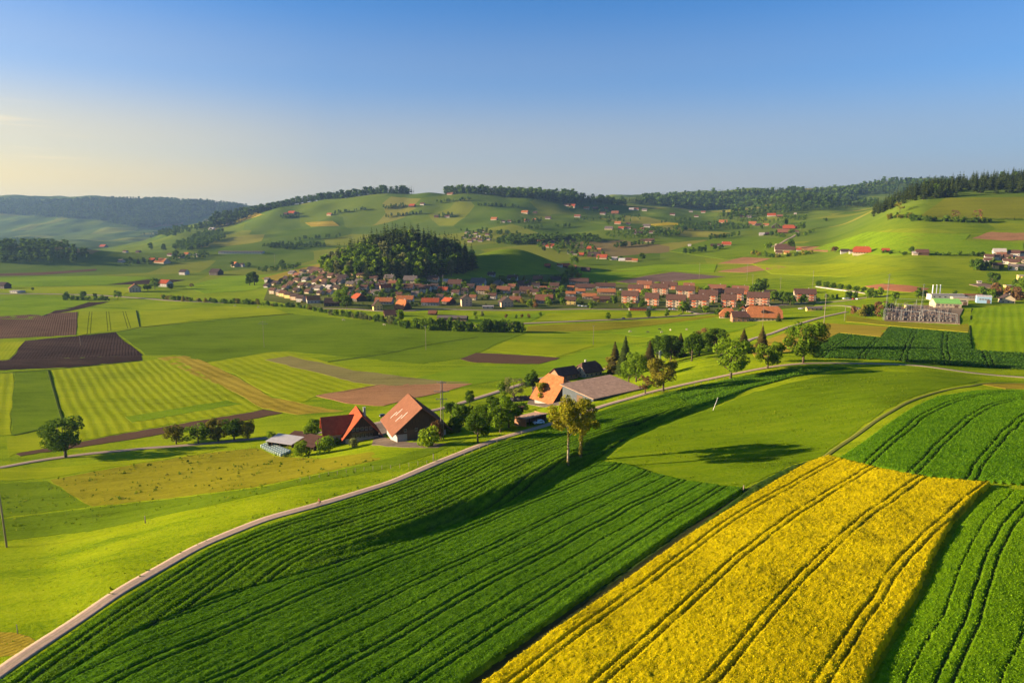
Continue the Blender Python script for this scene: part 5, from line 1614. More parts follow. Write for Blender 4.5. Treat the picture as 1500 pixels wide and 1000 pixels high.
gantry((1312, 448), (1372, 449), 10, 'farthest gantry of the substation before the white halls')
def switch_unit():
    b = MB().box(-1.5, 1.5, -.8, .8, -1, 1.0, 1).box(-1.3, 1.3, -.12, .12, 2.6, 2.85, 0)
    for x in (-1.2, 0, 1.2):
        b.tube((x, 0, 1.002), (x, 0, 2.6), .14, .10, 6, 2).tube((x, 0, 2.85), (x, 0, 4.0), .20, .10, 6, 2)
    return b.mesh('switchgear', [M_METAL, plain_mat('dark_plinth', (.12, .105, .09), .2, 1), plain_mat('brown_insulator', (.17, .12, .10), .2, 2, .3)])
sw = switch_unit()
rng = np.random.default_rng(8)
for r, (py, n) in enumerate(((468, 17), (465, 17), (461.5, 16), (458, 14), (454, 12))):
    for k in range(n):
        px = 1299 + (100 - 2 * r) * (k + .5) / n + rng.uniform(-1, 1)
        x, y = ground(px, py + (px - 1298) * .04)
        o = link('switchgear', sw); o.location = (x, y, float(zat(x, y))); o.rotation_euler = (0, 0, rng.uniform(-.2, .2))
        s = rng.uniform(.9, 1.3); o.scale = (s, s, s * rng.uniform(1.2, 2.0))
        tag(o, 'grey switchgear unit with brown insulators in the substation yard', 'switchgear', 'switchgear rows in the substation')

# ---- fence above the bright slope, lone posts
def fence(pts, n, label):
    P = [ground(*p) for p in pts]
    x0, y0 = P[0]; z0 = float(zat(x0, y0))
    o = thing('pasture_fence', label, 'fence', (x0, y0, z0))
    L = [0]
    for i in range(len(P) - 1): L.append(L[-1] + math.dist(P[i], P[i + 1]))
    tops = []
    pm = MB().tube((0, 0, -.3), (0, 0, 1.25), .07, .06, 6).mesh('post', M_POLE, True)
    for k in range(n):
        s = L[-1] * k / (n - 1) * .9999
        i = max(j for j in range(len(P) - 1) if L[j] <= s)
        t = (s - L[i]) / (L[i + 1] - L[i])
        x = P[i][0] + (P[i + 1][0] - P[i][0]) * t; y = P[i][1] + (P[i + 1][1] - P[i][1]) * t
        q = link('post', pm, o); q.location = (x - x0, y - y0, float(zat(x, y)) - z0)
        tops.append((x - x0, y - y0, float(zat(x, y)) - z0 + 1.1))
    w = MB()
    for a, b in zip(tops, tops[1:]): w.tube(a, b, .012, .012, 3)
    w.build('wire', M_METAL, o)
fence([(440, 705), (480, 697), (530, 690), (580, 686), (632, 679), (650, 676)], 17, 'thin post and wire fence crossing the bright slope')
fence([(905, 586), (940, 580), (972, 575), (1030, 562), (1060, 556)], 15, 'post and wire fence beside the track under the olive tree')
fence([(680, 668), (710, 655), (740, 645), (775, 632)], 9, 'short garden fence along the track below the garage')
def stake(px, py, h, lean, label, r=.08, mt=None):
    x, y = ground(px, py)
    o = MB().tube((0, 0, -.3), (lean, 0, h), r, r * .8, 6).tube((lean, 0, h), (lean * 1.06, 0, h + .1), r * 1.2, r * 1.2, 6).build('stake', mt or M_POLE, None, True)
    o.location = (x, y, float(zat(x, y)))
    tag(o, label, 'stake')
stake(1044, 601, 5.0, 1.7, 'pale leaning marker stake at the tip of the shaded bank', .09, M_WDOOR)
stake(213, 766, 1.9, 0, 'single grey post standing alone on the bright slope', .16)
stake(635, 675, 2.2, 0, 'thick post at the upper end of the wire fence', .14)
stake(1089, 719, 1.4, 0, 'small pale peg at the corner of the rapeseed ditch', .16)
stake(26, 928, 1.6, 0, 'short pale stake beside the straw coloured patch', .08)
# ------------------------------------------------------------------ the village
ORD = ['first', 'second', 'third', 'fourth', 'fifth', 'sixth', 'seventh', 'eighth', 'ninth', 'tenth', 'eleventh', 'twelfth', 'thirteenth', 'fourteenth', 'fifteenth', 'sixteenth', 'seventeenth', 'eighteenth', 'nineteenth', 'twentieth', 'twenty first', 'twenty second', 'twenty third', 'twenty fourth']
RN = {'red': 'red roofed', 'orange': 'orange roofed', 'brown': 'brown roofed', 'dark': 'dark roofed', 'grey': 'grey roofed', 'rust': 'rusty red roofed', 'flat': 'pale roofed', 'tin': 'tin roofed', 'green': 'green roofed'}
WN = {'white': 'white', 'cream': 'cream', 'yellow': 'yellow', 'salmon': 'salmon', 'wood': 'timber', 'darkwood': 'dark timber', 'stone': 'grey', 'blue': 'blue', 'larch': 'brown boarded', 'orange': 'orange'}
def row(items, where, group, noun='house', **kw):
    """items (px, py, width px, roof, wall[, extra]) named by their rank from the left"""
    items = sorted(items, key=lambda i: i[0])
    for k, it in enumerate(items):
        px, py, w, rf, wa = it[:5]
        ex = dict(kw); ex.update(it[5] if len(it) > 5 else {})
        lab = f"{RN[rf]} {WN[wa]} {ex.pop('noun', noun)}, {ORD[k]} from left {where}"
        house(px, py, w, rf, wa, lab, group, **ex)

row([(398, 416, 11, 'dark', 'stone'), (405, 417.5, 11, 'dark', 'cream'), (428, 419, 12, 'brown', 'cream'), (443, 421, 11, 'brown', 'white'), (450, 420.5, 10, 'dark', 'stone'), (461, 424, 10, 'dark', 'white'),
     (468, 425, 12, 'grey', 'white'), (483, 424, 9, 'flat', 'white'), (491, 416.5, 12, 'brown', 'cream'), (498, 416, 13, 'dark', 'stone')], 'in the middle hillside row', 'hillside houses, middle row', yaw=-32, storeys=1.05, chim=False, over=1.5, ratio=.85)
row([(429, 402, 11, 'grey', 'stone'), (436, 405.5, 11, 'rust', 'white'), (445, 405.5, 11, 'grey', 'stone'), (444, 399.5, 9, 'dark', 'cream'), (457, 401.5, 10, 'brown', 'cream'), (457, 397, 13, 'dark', 'white'), (464, 397.5, 13, 'brown', 'cream'), (469, 399, 10, 'brown', 'salmon'), (480, 399, 12, 'brown', 'salmon'), (489, 398, 11, 'dark', 'cream'),
     (458, 409.5, 9, 'dark', 'stone'), (471, 411.5, 12, 'brown', 'yellow'), (477, 415, 9, 'brown', 'yellow')], 'in the upper hillside rows', 'hillside houses, upper rows', yaw=-32, storeys=1.05, chim=False, over=1.5, ratio=.85)
row([(401, 430.5, 11, 'brown', 'cream'), (411, 433, 11, 'grey', 'salmon'), (416, 434.5, 12, 'brown', 'yellow'), (424, 437, 12, 'dark', 'yellow'), (433, 439.5, 12, 'dark', 'salmon'), (442, 442.5, 13, 'dark', 'stone')], 'in the stepped terrace', 'stepped terrace houses', yaw=-30, storeys=1.8, chim=False)
house(459, 444.5, 19, 'orange', 'white', 'white house with a bright orange roof at the end of the stepped terrace', yaw=22, storeys=1.6)
house(487, 449, 22, 'dark', 'darkwood', 'large dark timber barn beside the big green tree in the village', yaw=5, storeys=1.6, name='barn', cat='barn')
row([(503, 413.5, 14, 'dark', 'stone'), (514, 423, 12, 'grey', 'yellow', {'storeys': 2.2}), (520, 403, 11, 'rust', 'salmon', {'storeys': 1.5}), (531, 410, 14, 'brown', 'yellow'), (541, 423.5, 13, 'dark', 'yellow'), (527, 419, 11, 'grey', 'stone'), (565, 428, 16, 'red', 'cream', {'yaw': 20}), (571, 414, 14, 'grey', 'yellow'), (576, 421, 11, 'salmon' and 'rust', 'salmon'), (526, 432, 10, 'rust', 'yellow', {'side': 'gable', 'yaw': 10, 'storeys': 1.6}), (543, 432, 6, 'orange', 'cream', {'storeys': 1, 'side': 'gable'}), (553, 424, 8, 'dark', 'stone')],
    'below the left end of the wood', 'houses below the left end of the wood', yaw=-15)
row([(598, 425.5, 16, 'brown', 'stone', {'storeys': 1.2}), (602, 416.5, 19, 'grey', 'cream', {'storeys': 1.5}), (623, 429.5, 16, 'brown', 'white'), (635, 413.5, 15, 'brown', 'cream', {'storeys': 1.2}), (649, 430, 14, 'red', 'cream', {'storeys': 1.4}), (654, 415, 8, 'flat', 'white', {'storeys': 1}), (667, 420.5, 19, 'brown', 'white', {'storeys': 1.3}), (681, 431, 9, 'dark', 'salmon'), (701, 418, 20, 'grey', 'white', {'storeys': 1.2}), (699, 431, 7, 'grey', 'white', {'storeys': 1}),
     (708, 431.5, 18, 'rust', 'cream'), (730, 420, 16, 'grey', 'stone', {'hip': 1.0, 'storeys': 1.4}), (738, 430, 19, 'rust', 'white', {'storeys': 1.4}), (751, 411.5, 14, 'brown', 'white', {'storeys': 1.4}), (768, 420.5, 18, 'brown', 'cream', {'storeys': 1.1}), (771, 430.5, 18, 'brown', 'salmon', {'storeys': 1.6}), (788, 412, 13, 'rust', 'wood', {'storeys': 1.2}), (720, 405, 10, 'dark', 'stone', {'storeys': 1.0})],
    'in the gardens below wood and spur', 'garden houses below the wood', yaw=-10)
row([(508, 436, 10, 'brown', 'cream'), (513, 428, 11, 'dark', 'cream'), (534, 426, 11, 'brown', 'white'), (548, 412, 11, 'brown', 'cream'), (551, 433, 11, 'grey', 'white'), (560, 419, 10, 'brown', 'white'), (582, 427, 11, 'dark', 'cream'), (585, 436, 10, 'brown', 'yellow'), (609, 435, 11, 'grey', 'white'), (613, 424, 10, 'brown', 'cream'), (637, 424, 11, 'dark', 'white'), (645, 439, 10, 'brown', 'cream'), (668, 433, 11, 'brown', 'white'), (690, 424, 11, 'dark', 'cream'), (693, 440, 10, 'rust', 'cream'), (722, 438, 11, 'brown', 'white'), (750, 424, 11, 'rust', 'white'), (757, 434, 10, 'dark', 'cream'), (783, 432, 12, 'brown', 'cream'), (785, 422, 11, 'dark', 'stone'), (796, 427, 10, 'rust', 'cream')],
    'among the close village middle houses', 'close houses in the middle of the village', yaw=-14, storeys=1.5, chim=False)
row([(392, 421, 9, 'dark', 'stone'), (414, 414, 10, 'brown', 'cream'), (420, 410, 10, 'dark', 'cream'), (419, 424, 10, 'brown', 'white'), (435, 428, 10, 'dark', 'cream'), (436, 413, 10, 'brown', 'cream'), (448, 412, 10, 'grey', 'white'), (452, 430, 10, 'brown', 'cream'), (463, 416, 10, 'brown', 'white'), (470, 432, 10, 'dark', 'cream'), (474, 405, 10, 'brown', 'cream'), (476, 419, 9, 'dark', 'white'), (484, 431, 10, 'brown', 'white'), (486, 407, 11, 'brown', 'cream'), (493, 424, 9, 'dark', 'cream'), (497, 406, 10, 'dark', 'wood')],
    'among the close packed hillside homes', 'close packed hillside homes', yaw=-32, storeys=1.05, chim=False, over=1.5, ratio=.85)
# front rank
house(526, 441.5, 22, 'red', 'darkwood', 'dark timber barn with a red half hipped roof in the village front', yaw=-55, storeys=1.4, hip=.4, name='barn', cat='barn')
house(563, 446, 23, 'orange', 'stone', 'long house with a bright orange roof, left of two alike in the village front', yaw=-4, ratio=.5, storeys=1.4)
house(594, 443, 22, 'orange', 'white', 'long house with a bright orange roof, right of two alike in the village front', yaw=-4, ratio=.5, storeys=1.4)
house(553, 455, 13, 'dark', 'yellow', 'yellow chalet gable with a dark steep roof before the village', yaw=20, side='gable', storeys=2, hr=6)
house(590, 454, 22, 'orange', 'darkwood', 'big old farmhouse with sweeping orange roofs at the front of the village', yaw=-35, storeys=1.2, hr=8, hip=.35, over=1.8, name='farmhouse', cat='farmhouse')
house(572, 464, 18, 'rust', 'orange', 'low orange walled outbuilding before the big orange farmhouse', yaw=15, storeys=1, chim=False)
house(631, 448, 23, 'red', 'stone', 'long white and grey house with a red roof in the front street', yaw=-4, ratio=.5, storeys=1.7)
house(657, 446, 16, 'red', 'darkwood', 'dark timber house with a cut red roof right of the long red one', yaw=-40, storeys=1.4)
house(683, 449, 15, 'dark', 'salmon', 'tall salmon house with rows of windows and a dark roof', yaw=12, side='gable', storeys=3)
house(715, 452.5, 14, 'flat', 'white', 'low white pavilion with a flat roof beside the street', yaw=0, storeys=.9, hr=.3, chim=False)
house(741, 450, 18, 'dark', 'salmon', 'large chalet with a dark purple roof and pink balconies', yaw=15, side='gable', storeys=2.1)
house(755, 443, 16, 'rust', 'salmon', 'low pink annexe right behind the chalet with the purple roof', yaw=-8, storeys=1, chim=False)
house(797, 445, 24, 'rust', 'stone', 'wide brown and red roofed house beside the autumn coloured tree', yaw=-6, storeys=1.5)
house(663, 470, 44, 'grey', 'larch', 'long low shed with a dark grey roof behind the hedge', yaw=-7, ratio=.28, storeys=1.1, hr=1.8, chim=False, name='shed', cat='shed')
house(634, 461.5, 12, 'rust', 'darkwood', 'little brown roofed hut left of the long grey shed', yaw=-7, storeys=.8, chim=False, name='hut', cat='hut')
row([(814, 414, 14, 'dark', 'stone'), (812, 423, 13, 'brown', 'cream'), (808, 431, 14, 'brown', 'cream'), (848, 416.5, 26, 'brown', 'cream', {'ratio': .4}), (857, 425, 26, 'brown', 'cream', {'ratio': .4}), (887, 423.5, 26, 'brown', 'white', {'ratio': .4}), (836, 426, 9, 'orange', 'cream'), (850, 430.5, 13, 'orange', 'stone', {'ratio': .5}), (836, 434.5, 13, 'orange', 'stone', {'ratio': .5}), (863, 438.5, 19, 'orange', 'cream', {'ratio': .45}), (888, 432, 24, 'orange', 'salmon', {'ratio': .4}), (886, 443, 13, 'brown', 'wood'), (873, 441.5, 8, 'rust', 'wood')],
    'among terraces left of the apartments', 'staggered terraces', yaw=-8, storeys=1.5, chim=False)
house(836, 446.5, 15, 'brown', 'yellow', 'bright yellow house with a brown roof by the meadow corner', yaw=-12, storeys=2)
# apartment blocks
row([(923, 444, 25, 'brown', 'cream'), (955, 447.5, 21, 'brown', 'cream'), (990, 450.5, 29, 'brown', 'cream'), (1024, 450.5, 28, 'brown', 'cream'), (1067, 450, 22, 'brown', 'salmon'), (1110, 447, 33, 'brown', 'salmon')], 'in the front row, red balconies', 'apartment blocks, front row', 'apartment block', yaw=-20, ratio=.42, storeys=3, balc=True, hr=5.2, fh=3.3, cat='apartment block', name='apartment_block')
row([(967, 432, 24, 'brown', 'cream'), (1004, 436, 27, 'brown', 'cream'), (1037, 443, 28, 'brown', 'cream'), (1075, 440, 28, 'brown', 'cream')], 'in the middle block row', 'apartment blocks, middle row', 'apartment block', yaw=-20, ratio=.42, storeys=3, balc=True, hr=5.2, fh=3.3, cat='apartment block', name='apartment_block')
row([(931, 428, 22, 'brown', 'orange'), (944, 422.5, 22, 'rust', 'orange'), (980, 424, 24, 'brown', 'salmon'), (1009, 426, 16, 'rust', 'salmon'), (1050, 429, 26, 'rust', 'salmon'), (1085, 431, 26, 'rust', 'orange')], 'in the low rear block row', 'apartment blocks, rear row', 'apartment block', yaw=-20, ratio=.42, storeys=2, balc=True, hr=4.6, cat='apartment block', name='apartment_block')
house(1178, 441, 31, 'brown', 'cream', 'cream apartment block standing alone among trees right of the others', yaw=-14, ratio=.45, storeys=3, hr=5.0, balc=True, fh=3.2, cat='apartment block', name='apartment_block')
house(1128, 433.5, 16, 'dark', 'wood', 'low dark roof behind the right end of the apartment row', yaw=-14, storeys=1, chim=False)
o, L, W, hw, hr = house(1118, 470, 52, 'orange', 'cream', 'large farmhouse with a wide bright orange roof and a dormer', yaw=-12, ratio=.62, storeys=1.6, hr=8.5, hip=.35, over=1.8, nwin=9, name='farmhouse', cat='farmhouse')
dm = MB().prism([(-2.2, 0), (2.2, 0), (2.2, 1.6), (0, 2.8), (-2.2, 1.6)], -2, 2).build('dormer', WA['wood'], o)
dm.location = (-1, -W * .30, hw + hr * .30); dm.rotation_euler = (0, 0, math.pi / 2)
MB().prism([(-3.0, 1.2), (0, 2.95), (3.0, 1.2), (3.0, 1.0), (0, 2.75), (-3.0, 1.0)], -2.5, 2.0).build('dormer_roof', RO['brown'], dm)
house(1066, 466, 24, 'orange', 'cream', 'old house with a steep orange hipped roof left of the boarded house', yaw=-15, storeys=1, hr=6.5, hip=.8, over=1.5)
house(1083, 471.5, 22, 'brown', 'larch', 'boarded house with a brown roof before the two orange roofs', yaw=-6, storeys=1.8)
house(1092, 456, 12, 'red', 'darkwood', 'small red roof squeezed between the two orange roofs', yaw=35, storeys=1)
house(1192, 455, 22, 'grey', 'yellow', 'low yellow walled hall beside the side road', yaw=-6, ratio=.35, storeys=.9, hr=1.2, chim=False, name='hall', cat='hall')
# industry at the substation
def hall(px, py, wpx, h, ratio, yaw, rf, wa, label, hr=.6, nw=6, name='hall'):
    x, y = ground(px, py); d = depth_of(x, y, float(zat(x, y)))
    L = wpx / 1000 * d; W = L * ratio
    X, Y, Z = at(px, py, W * .5)
    o = thing(name, label, 'hall', (X, Y, Z), R(yaw), 'works halls at the substation')
    walls(o, L, W, h, hr, WA[wa]); roof(o, L, W, h, hr, RO[rf], .3, .3, .3)
    windows(o, L, W, 'f', nw, 1, 2.0, 1.2, h * .5, margin=3)
    door(o, L, W, 'f', L * .3, 3, min(3.4, h * .7), M_DOOR)
hall(1384, 451, 34, 4.6, .8, -14, 'green', 'cream', 'hall with a bright green roof behind the switchgear', 4.0)
hall(1384, 439.5, 46, 6, .35, -6, 'flat', 'white', 'long white flat roofed hall with three stacks behind')
hall(1404, 447, 20, 8, .6, -14, 'flat', 'cream', 'tall cream flat roofed hall right of the green roof')
hall(1424, 440, 24, 5.5, .5, -10, 'rust', 'cream', 'hall with a reddish roof right of the white halls', 1.5)
hall(1440, 444, 18, 7, .7, -25, 'tin', 'blue', 'blue walled hall at the right end of the works', 1.2, 4)
hall(1330, 452, 9, 3.2, .6, 0, 'flat', 'yellow', 'small yellow hut among the switchgear', .4, 2, 'hut')
for k, px in enumerate((1365, 1370.5, 1375.8)):
    x, y = ground(px, 438); z = float(zat(x, y))
    o = MB().tube((0, 0, -2), (0, 0, 15.5), .5, .45, 12).tube((0, 0, 15.5), (0, 0, 16), .62, .62, 12).build('exhaust_stack', M_WHITE, None, True)
    o.location = (x, y, z); tag(o, 'slim white exhaust stack, ' + ('left', 'middle', 'right')[k] + ' of the three behind the long hall', 'stack', 'exhaust stacks')
house(1474, 444, 17, 'dark', 'cream', 'dark roofed house with a cream gable near the right edge', yaw=-20, side='gable', storeys=1.5)
row([(1434, 389, 10, 'dark', 'white'), (1446, 386, 10, 'brown', 'white'), (1448, 381, 11, 'brown', 'white'), (1459, 380.5, 10, 'dark', 'white'), (1460, 394, 11, 'brown', 'yellow'), (1466, 378.5, 12, 'rust', 'cream'), (1463, 374.5, 16, 'flat', 'white'), (1475, 381.5, 12, 'brown', 'cream'), (1474, 387, 10, 'brown', 'white'), (1484, 376, 14, 'brown', 'white'), (1484, 389, 14, 'brown', 'cream'), (1483, 396, 11, 'grey', 'white'), (1496, 375.5, 10, 'brown', 'white'), (1495, 385, 13, 'brown', 'cream'), (1495, 395, 9, 'grey', 'cream')],
    'in the hamlet at the right edge', 'houses of the right hamlet', yaw=-25, storeys=1.6, chim=False, nwin=2)
house(1497, 411, 12, 'flat', 'yellow', 'yellow flat roofed house below the right hamlet', yaw=-20, storeys=2, hr=.4, chim=False)
house(1482, 422, 18, 'flat', 'yellow', 'long low yellow building near the right edge', yaw=-10, storeys=1, hr=.4, ratio=.4, chim=False)
house(1434, 415, 6, 'flat', 'white', 'tiny white shed on the gravel yard by the big round tree', storeys=.8, hr=.4, chim=False, name='shed', cat='shed')

# ------------------------------------------------------------------ farms and hamlets farther out
FAR = dict(parts=False, chim=False)
def farms(items, where, group): row(items, where, group, 'farmhouse', name='farmhouse', cat='farmhouse', **FAR)
house(1262, 373, 27, 'red', 'cream', 'red roofed farmhouse alone on the right slope', yaw=-25, storeys=1.3, hr=8, hip=.35, over=1.8, name='farmhouse', cat='farmhouse')
farms([(1237, 371, 12, 'dark', 'stone'), (1248, 371, 9, 'brown', 'white'), (1297, 370, 11, 'red', 'darkwood'), (1350, 374, 18, 'brown', 'wood'), (1340, 374, 8, 'flat', 'cream')], 'beside the lone right slope farm', 'outbuildings on the right slope')
farms([(1149, 368, 31, 'brown', 'cream', {'storeys': 1.2, 'hip': .4}), (1170, 368, 7, 'red', 'stone'), (1141, 372, 10, 'brown', 'cream'), (1152, 372, 8, 'orange', 'yellow')], 'at the farm ringed by bushes', 'walled farm buildings')
farms([(1155, 336, 19, 'red', 'darkwood', {'hip': .4}), (1137, 334, 15, 'grey', 'darkwood', {'side': 'gable'}), (1122, 331, 9, 'orange', 'cream'), (1147, 342, 18, 'rust', 'darkwood'), (1101, 330.5, 10, 'orange', 'cream'), (1111, 331, 9, 'dark', 'wood'), (1166, 335, 8, 'red', 'darkwood'), (1116, 344.5, 8, 'flat', 'cream'), (1125, 344, 9, 'dark', 'darkwood'), (1166, 341, 8, 'brown', 'stone')], 'in the right slope hamlet', 'hamlet on the right slope')
farms([(1130, 317, 13, 'red', 'white'), (1142, 318, 9, 'rust', 'darkwood'), (1165, 314, 4, 'flat', 'white'), (1087, 318.5, 7, 'orange', 'cream'), (1097, 319, 8, 'grey', 'stone')], 'near the far forest edge', 'farms by the forest edge')
farms([(1064, 360, 15, 'red', 'cream', {'hip': .4}), (1052, 361, 8, 'brown', 'stone'), (1044, 361, 7, 'dark', 'wood'), (952, 355, 14, 'brown', 'cream'), (942, 354, 8, 'dark', 'wood'), (1010, 361, 5, 'flat', 'white')], 'on open fields behind the apartments', 'farms on the open fields')
farms([(791, 356, 13, 'orange', 'wood'), (806, 363, 14, 'red', 'cream'), (822, 352, 9, 'brown', 'white'), (842, 373, 11, 'dark', 'stone'), (851, 375, 10, 'red', 'darkwood'), (866, 366, 13, 'red', 'darkwood', {'hip': .4}), (878, 367, 6, 'orange', 'wood'), (870, 376.5, 20, 'dark', 'wood'), (882, 379.5, 17, 'red', 'cream'), (797, 360, 7, 'dark', 'wood'), (809, 356, 9, 'dark', 'stone'), (922, 383, 12, 'brown', 'cream'), (930, 383.5, 9, 'orange', 'cream'), (899, 381, 12, 'flat', 'white', {'storeys': .9}), (911, 382.5, 10, 'tin', 'white', {'storeys': .9}), (834, 372, 6, 'grey', 'white')],
      'along the brook behind the spur', 'farms along the brook')
farms([(802, 392, 9, 'red', 'darkwood'), (820, 391, 8, 'rust', 'white'), (829, 392, 13, 'red', 'darkwood'), (838, 395, 14, 'rust', 'darkwood'), (858, 398, 14, 'dark', 'wood')], 'at the foot of the spur', 'farms at the foot of the spur')
farms([(892, 336.5, 13, 'grey', 'cream'), (910, 336, 9, 'red', 'cream'), (920, 336, 9, 'brown', 'white'), (935, 344, 12, 'dark', 'stone'), (945, 344, 10, 'dark', 'white'), (928, 339, 8, 'brown', 'cream'), (947, 333, 12, 'grey', 'white'), (955, 342, 9, 'brown', 'stone'), (940, 337, 7, 'rust', 'cream')], 'in the middle slope cluster', 'houses on the middle slope')
farms([(724, 322.5, 10, 'orange', 'cream'), (747, 326, 8, 'brown', 'white'), (737, 326, 7, 'dark', 'white'), (769, 313, 11, 'orange', 'cream'), (784, 312.5, 6, 'dark', 'wood'), (771, 325, 9, 'orange', 'cream'), (783, 323, 6, 'orange', 'wood'), (803, 321, 9, 'brown', 'stone'), (837, 304, 13, 'red', 'cream'), (830, 302, 8, 'brown', 'white'), (859, 306.5, 9, 'orange', 'cream'), (872, 306.5, 8, 'rust', 'wood'), (888, 306.5, 6, 'orange', 'wood'), (846, 318.5, 10, 'rust', 'stone'), (901, 313.5, 12, 'rust', 'wood'), (883, 314.5, 9, 'brown', 'white'), (905, 328.5, 10, 'orange', 'cream'), (920, 329, 7, 'brown', 'white')],
      'high on the central hill', 'farms on the central hill')
farms([(925, 308, 8, 'flat', 'white'), (932, 308, 8, 'rust', 'white'), (944, 309, 8, 'grey', 'white'), (985, 315.5, 8, 'brown', 'white'), (1059, 327, 13, 'orange', 'cream'), (1102, 329, 12, 'orange', 'cream'), (1040, 329, 6, 'brown', 'stone'), (1115, 345, 7, 'flat', 'white'), (1020, 318, 7, 'brown', 'white'), (1030, 312, 7, 'rust', 'white'), (1012, 311, 6, 'grey', 'white')], 'right of the central hill', 'farms on the far right slopes')
farms([(428, 314.5, 12, 'red', 'cream'), (419, 315, 7, 'brown', 'wood'), (435, 314, 6, 'rust', 'wood'), (483, 316, 8, 'orange', 'cream'), (604, 303.5, 10, 'red', 'wood'), (619, 300.5, 7, 'brown', 'white'), (660, 285.5, 10, 'rust', 'cream'), (723, 284.5, 9, 'red', 'cream'), (656, 319, 9, 'brown', 'stone'), (640, 319, 8, 'dark', 'wood')], 'on the long hill, left half', 'farms on the left half of the hill')
row([(680, 349, 7, 'brown', 'stone'), (684, 342, 6, 'grey', 'cream'), (689, 355, 8, 'brown', 'white'), (690, 347, 7, 'grey', 'cream'), (695, 352, 8, 'brown', 'stone'), (697, 343, 6, 'brown', 'white'), (701, 348, 7, 'flat', 'cream'), (704, 354, 8, 'brown', 'stone'), (707, 340, 6, 'dark', 'white'), (709, 350, 7, 'brown', 'white'), (714, 345, 7, 'brown', 'stone'), (716, 352, 6, 'grey', 'cream')], 'in the grey town behind the wood', 'houses of the far town', yaw=-20, storeys=1.0, **FAR)
farms([(152, 362, 11, 'red', 'darkwood'), (178, 384.5, 9, 'grey', 'white'), (224, 383, 11, 'red', 'darkwood'), (238, 386, 20, 'orange', 'cream', {'hip': .4}), (274, 374, 9, 'orange', 'cream'), (288, 376, 9, 'flat', 'white'), (250, 375, 9, 'brown', 'white'), (267, 378, 9, 'dark', 'cream'), (203, 370, 7, 'dark', 'wood'), (184, 370, 7, 'brown', 'white'), (88, 357, 10, 'rust', 'darkwood')], 'in the left valley hamlet', 'farms in the left valley')
row([(270, 402.5, 13, 'dark', 'white'), (317, 403, 18, 'dark', 'darkwood'), (345, 391, 13, 'orange', 'cream', {'yaw': -45}), (355, 391, 7, 'dark', 'stone'), (198, 428, 18, 'rust', 'cream', {'side': 'gable', 'yaw': 30}), (243, 420, 18, 'red', 'white', {'storeys': 2}), (392, 414, 8, 'grey', 'white'), (7, 423, 16, 'dark', 'darkwood'), (26, 429, 18, 'flat', 'white', {'storeys': .9, 'hr': .5})], 'on the flat left plain', 'farms on the left plain', 'farmhouse', name='farmhouse', cat='farmhouse', parts=True, chim=False, yaw=-20)
farms([(311, 337, 9, 'flat', 'white'), (318, 338, 6, 'rust', 'wood'), (339, 328, 7, 'rust', 'cream'), (334, 329, 5, 'brown', 'white')], 'on the shoulder above the valley wood', 'farms on the ridge shoulder')
house(354, 371.5, 66, 'grey', 'white', 'long pale shed with dark bays on the terrace left of the wood', yaw=-3, ratio=.14, storeys=1.4, hr=1.6, chim=False, nwin=16, name='shed', cat='shed')

# cars
M_CARGL = plain_mat('car_glass', (.02, .025, .03), .1, 1, .08, spec=.7)
M_LAMP = plain_mat('lamp_lens', (.75, .72, .66), .05, 1, .1, spec=.6)
PAINT = {'white': plain_mat('white_car_paint', (.75, .75, .74), .03, 1, .25, spec=.5), 'dark': plain_mat('dark_car_paint', (.03, .035, .045), .1, 1, .25, spec=.5), 'red': plain_mat('red_car_paint', (.5, .03, .02), .1, 1, .25, spec=.5), 'silver': plain_mat('silver_car_paint', (.45, .46, .47), .05, 1, .3, .3, spec=.5)}
CARM = {}
def car_meshes():
    if CARM: return CARM
    prof = [(-2.05, .35), (-2.12, .62), (-2.0, .92), (-1.9, 1.0), (-1.62, 1.38), (-1.25, 1.48), (.25, 1.47), (.55, 1.40), (1.12, .98), (1.85, .86), (2.08, .70), (2.10, .36)]
    b = MB()
    n = len(prof)
    ring = []
    for y, k in ((-.84, 1.0), (-.78, 1.02), (.78, 1.02), (.84, 1.0)):
        ring.append([(x * (1 if abs(y) < .8 else .985), y * (1 if z < 1.05 else .86), z * (1 if abs(y) < .8 else .985)) for x, z in prof])
    V = sum(ring, [])
    F = [(r * n + i, r * n + (i + 1) % n, (r + 1) * n + (i + 1) % n, (r + 1) * n + i) for r in range(3) for i in range(n)]
    F += [tuple(range(n - 1, -1, -1)), tuple(range(3 * n, 4 * n))]
    b.add(V, F)
    CARM['body'] = b.mesh('body', PAINT['white'], False)
    w = MB()
    for s in (-1, 1): w.add([(-1.5, s * .80, 1.02), (.85, s * .80, 1.02), (.42, s * .725, 1.38), (-1.3, s * .725, 1.40)], [(0, 1, 2, 3)] if s < 0 else [(3, 2, 1, 0)])
    w.add([(1.08, -.66, 1.03), (1.08, .66, 1.03), (.60, .60, 1.40), (.60, -.60, 1.40)], [(0, 1, 2, 3)]).add([(-1.90, -.64, 1.02), (-1.90, .64, 1.02), (-1.66, .58, 1.36), (-1.66, -.58, 1.36)], [(3, 2, 1, 0)])
    CARM['glazing'] = w.mesh('glazing', M_CARGL)
    CARM['wheel'] = MB().tube((0, -.11, 0), (0, .11, 0), .32, .32, 14, 0).tube((0, -.125, 0), (0, .125, 0), .19, .19, 10, 1).mesh('wheel', [M_BLACK, M_METAL])
    CARM['headlight'] = MB().box(-.03, .05, -.17, .17, -.07, .07).mesh('headlight', M_LAMP)
    return CARM
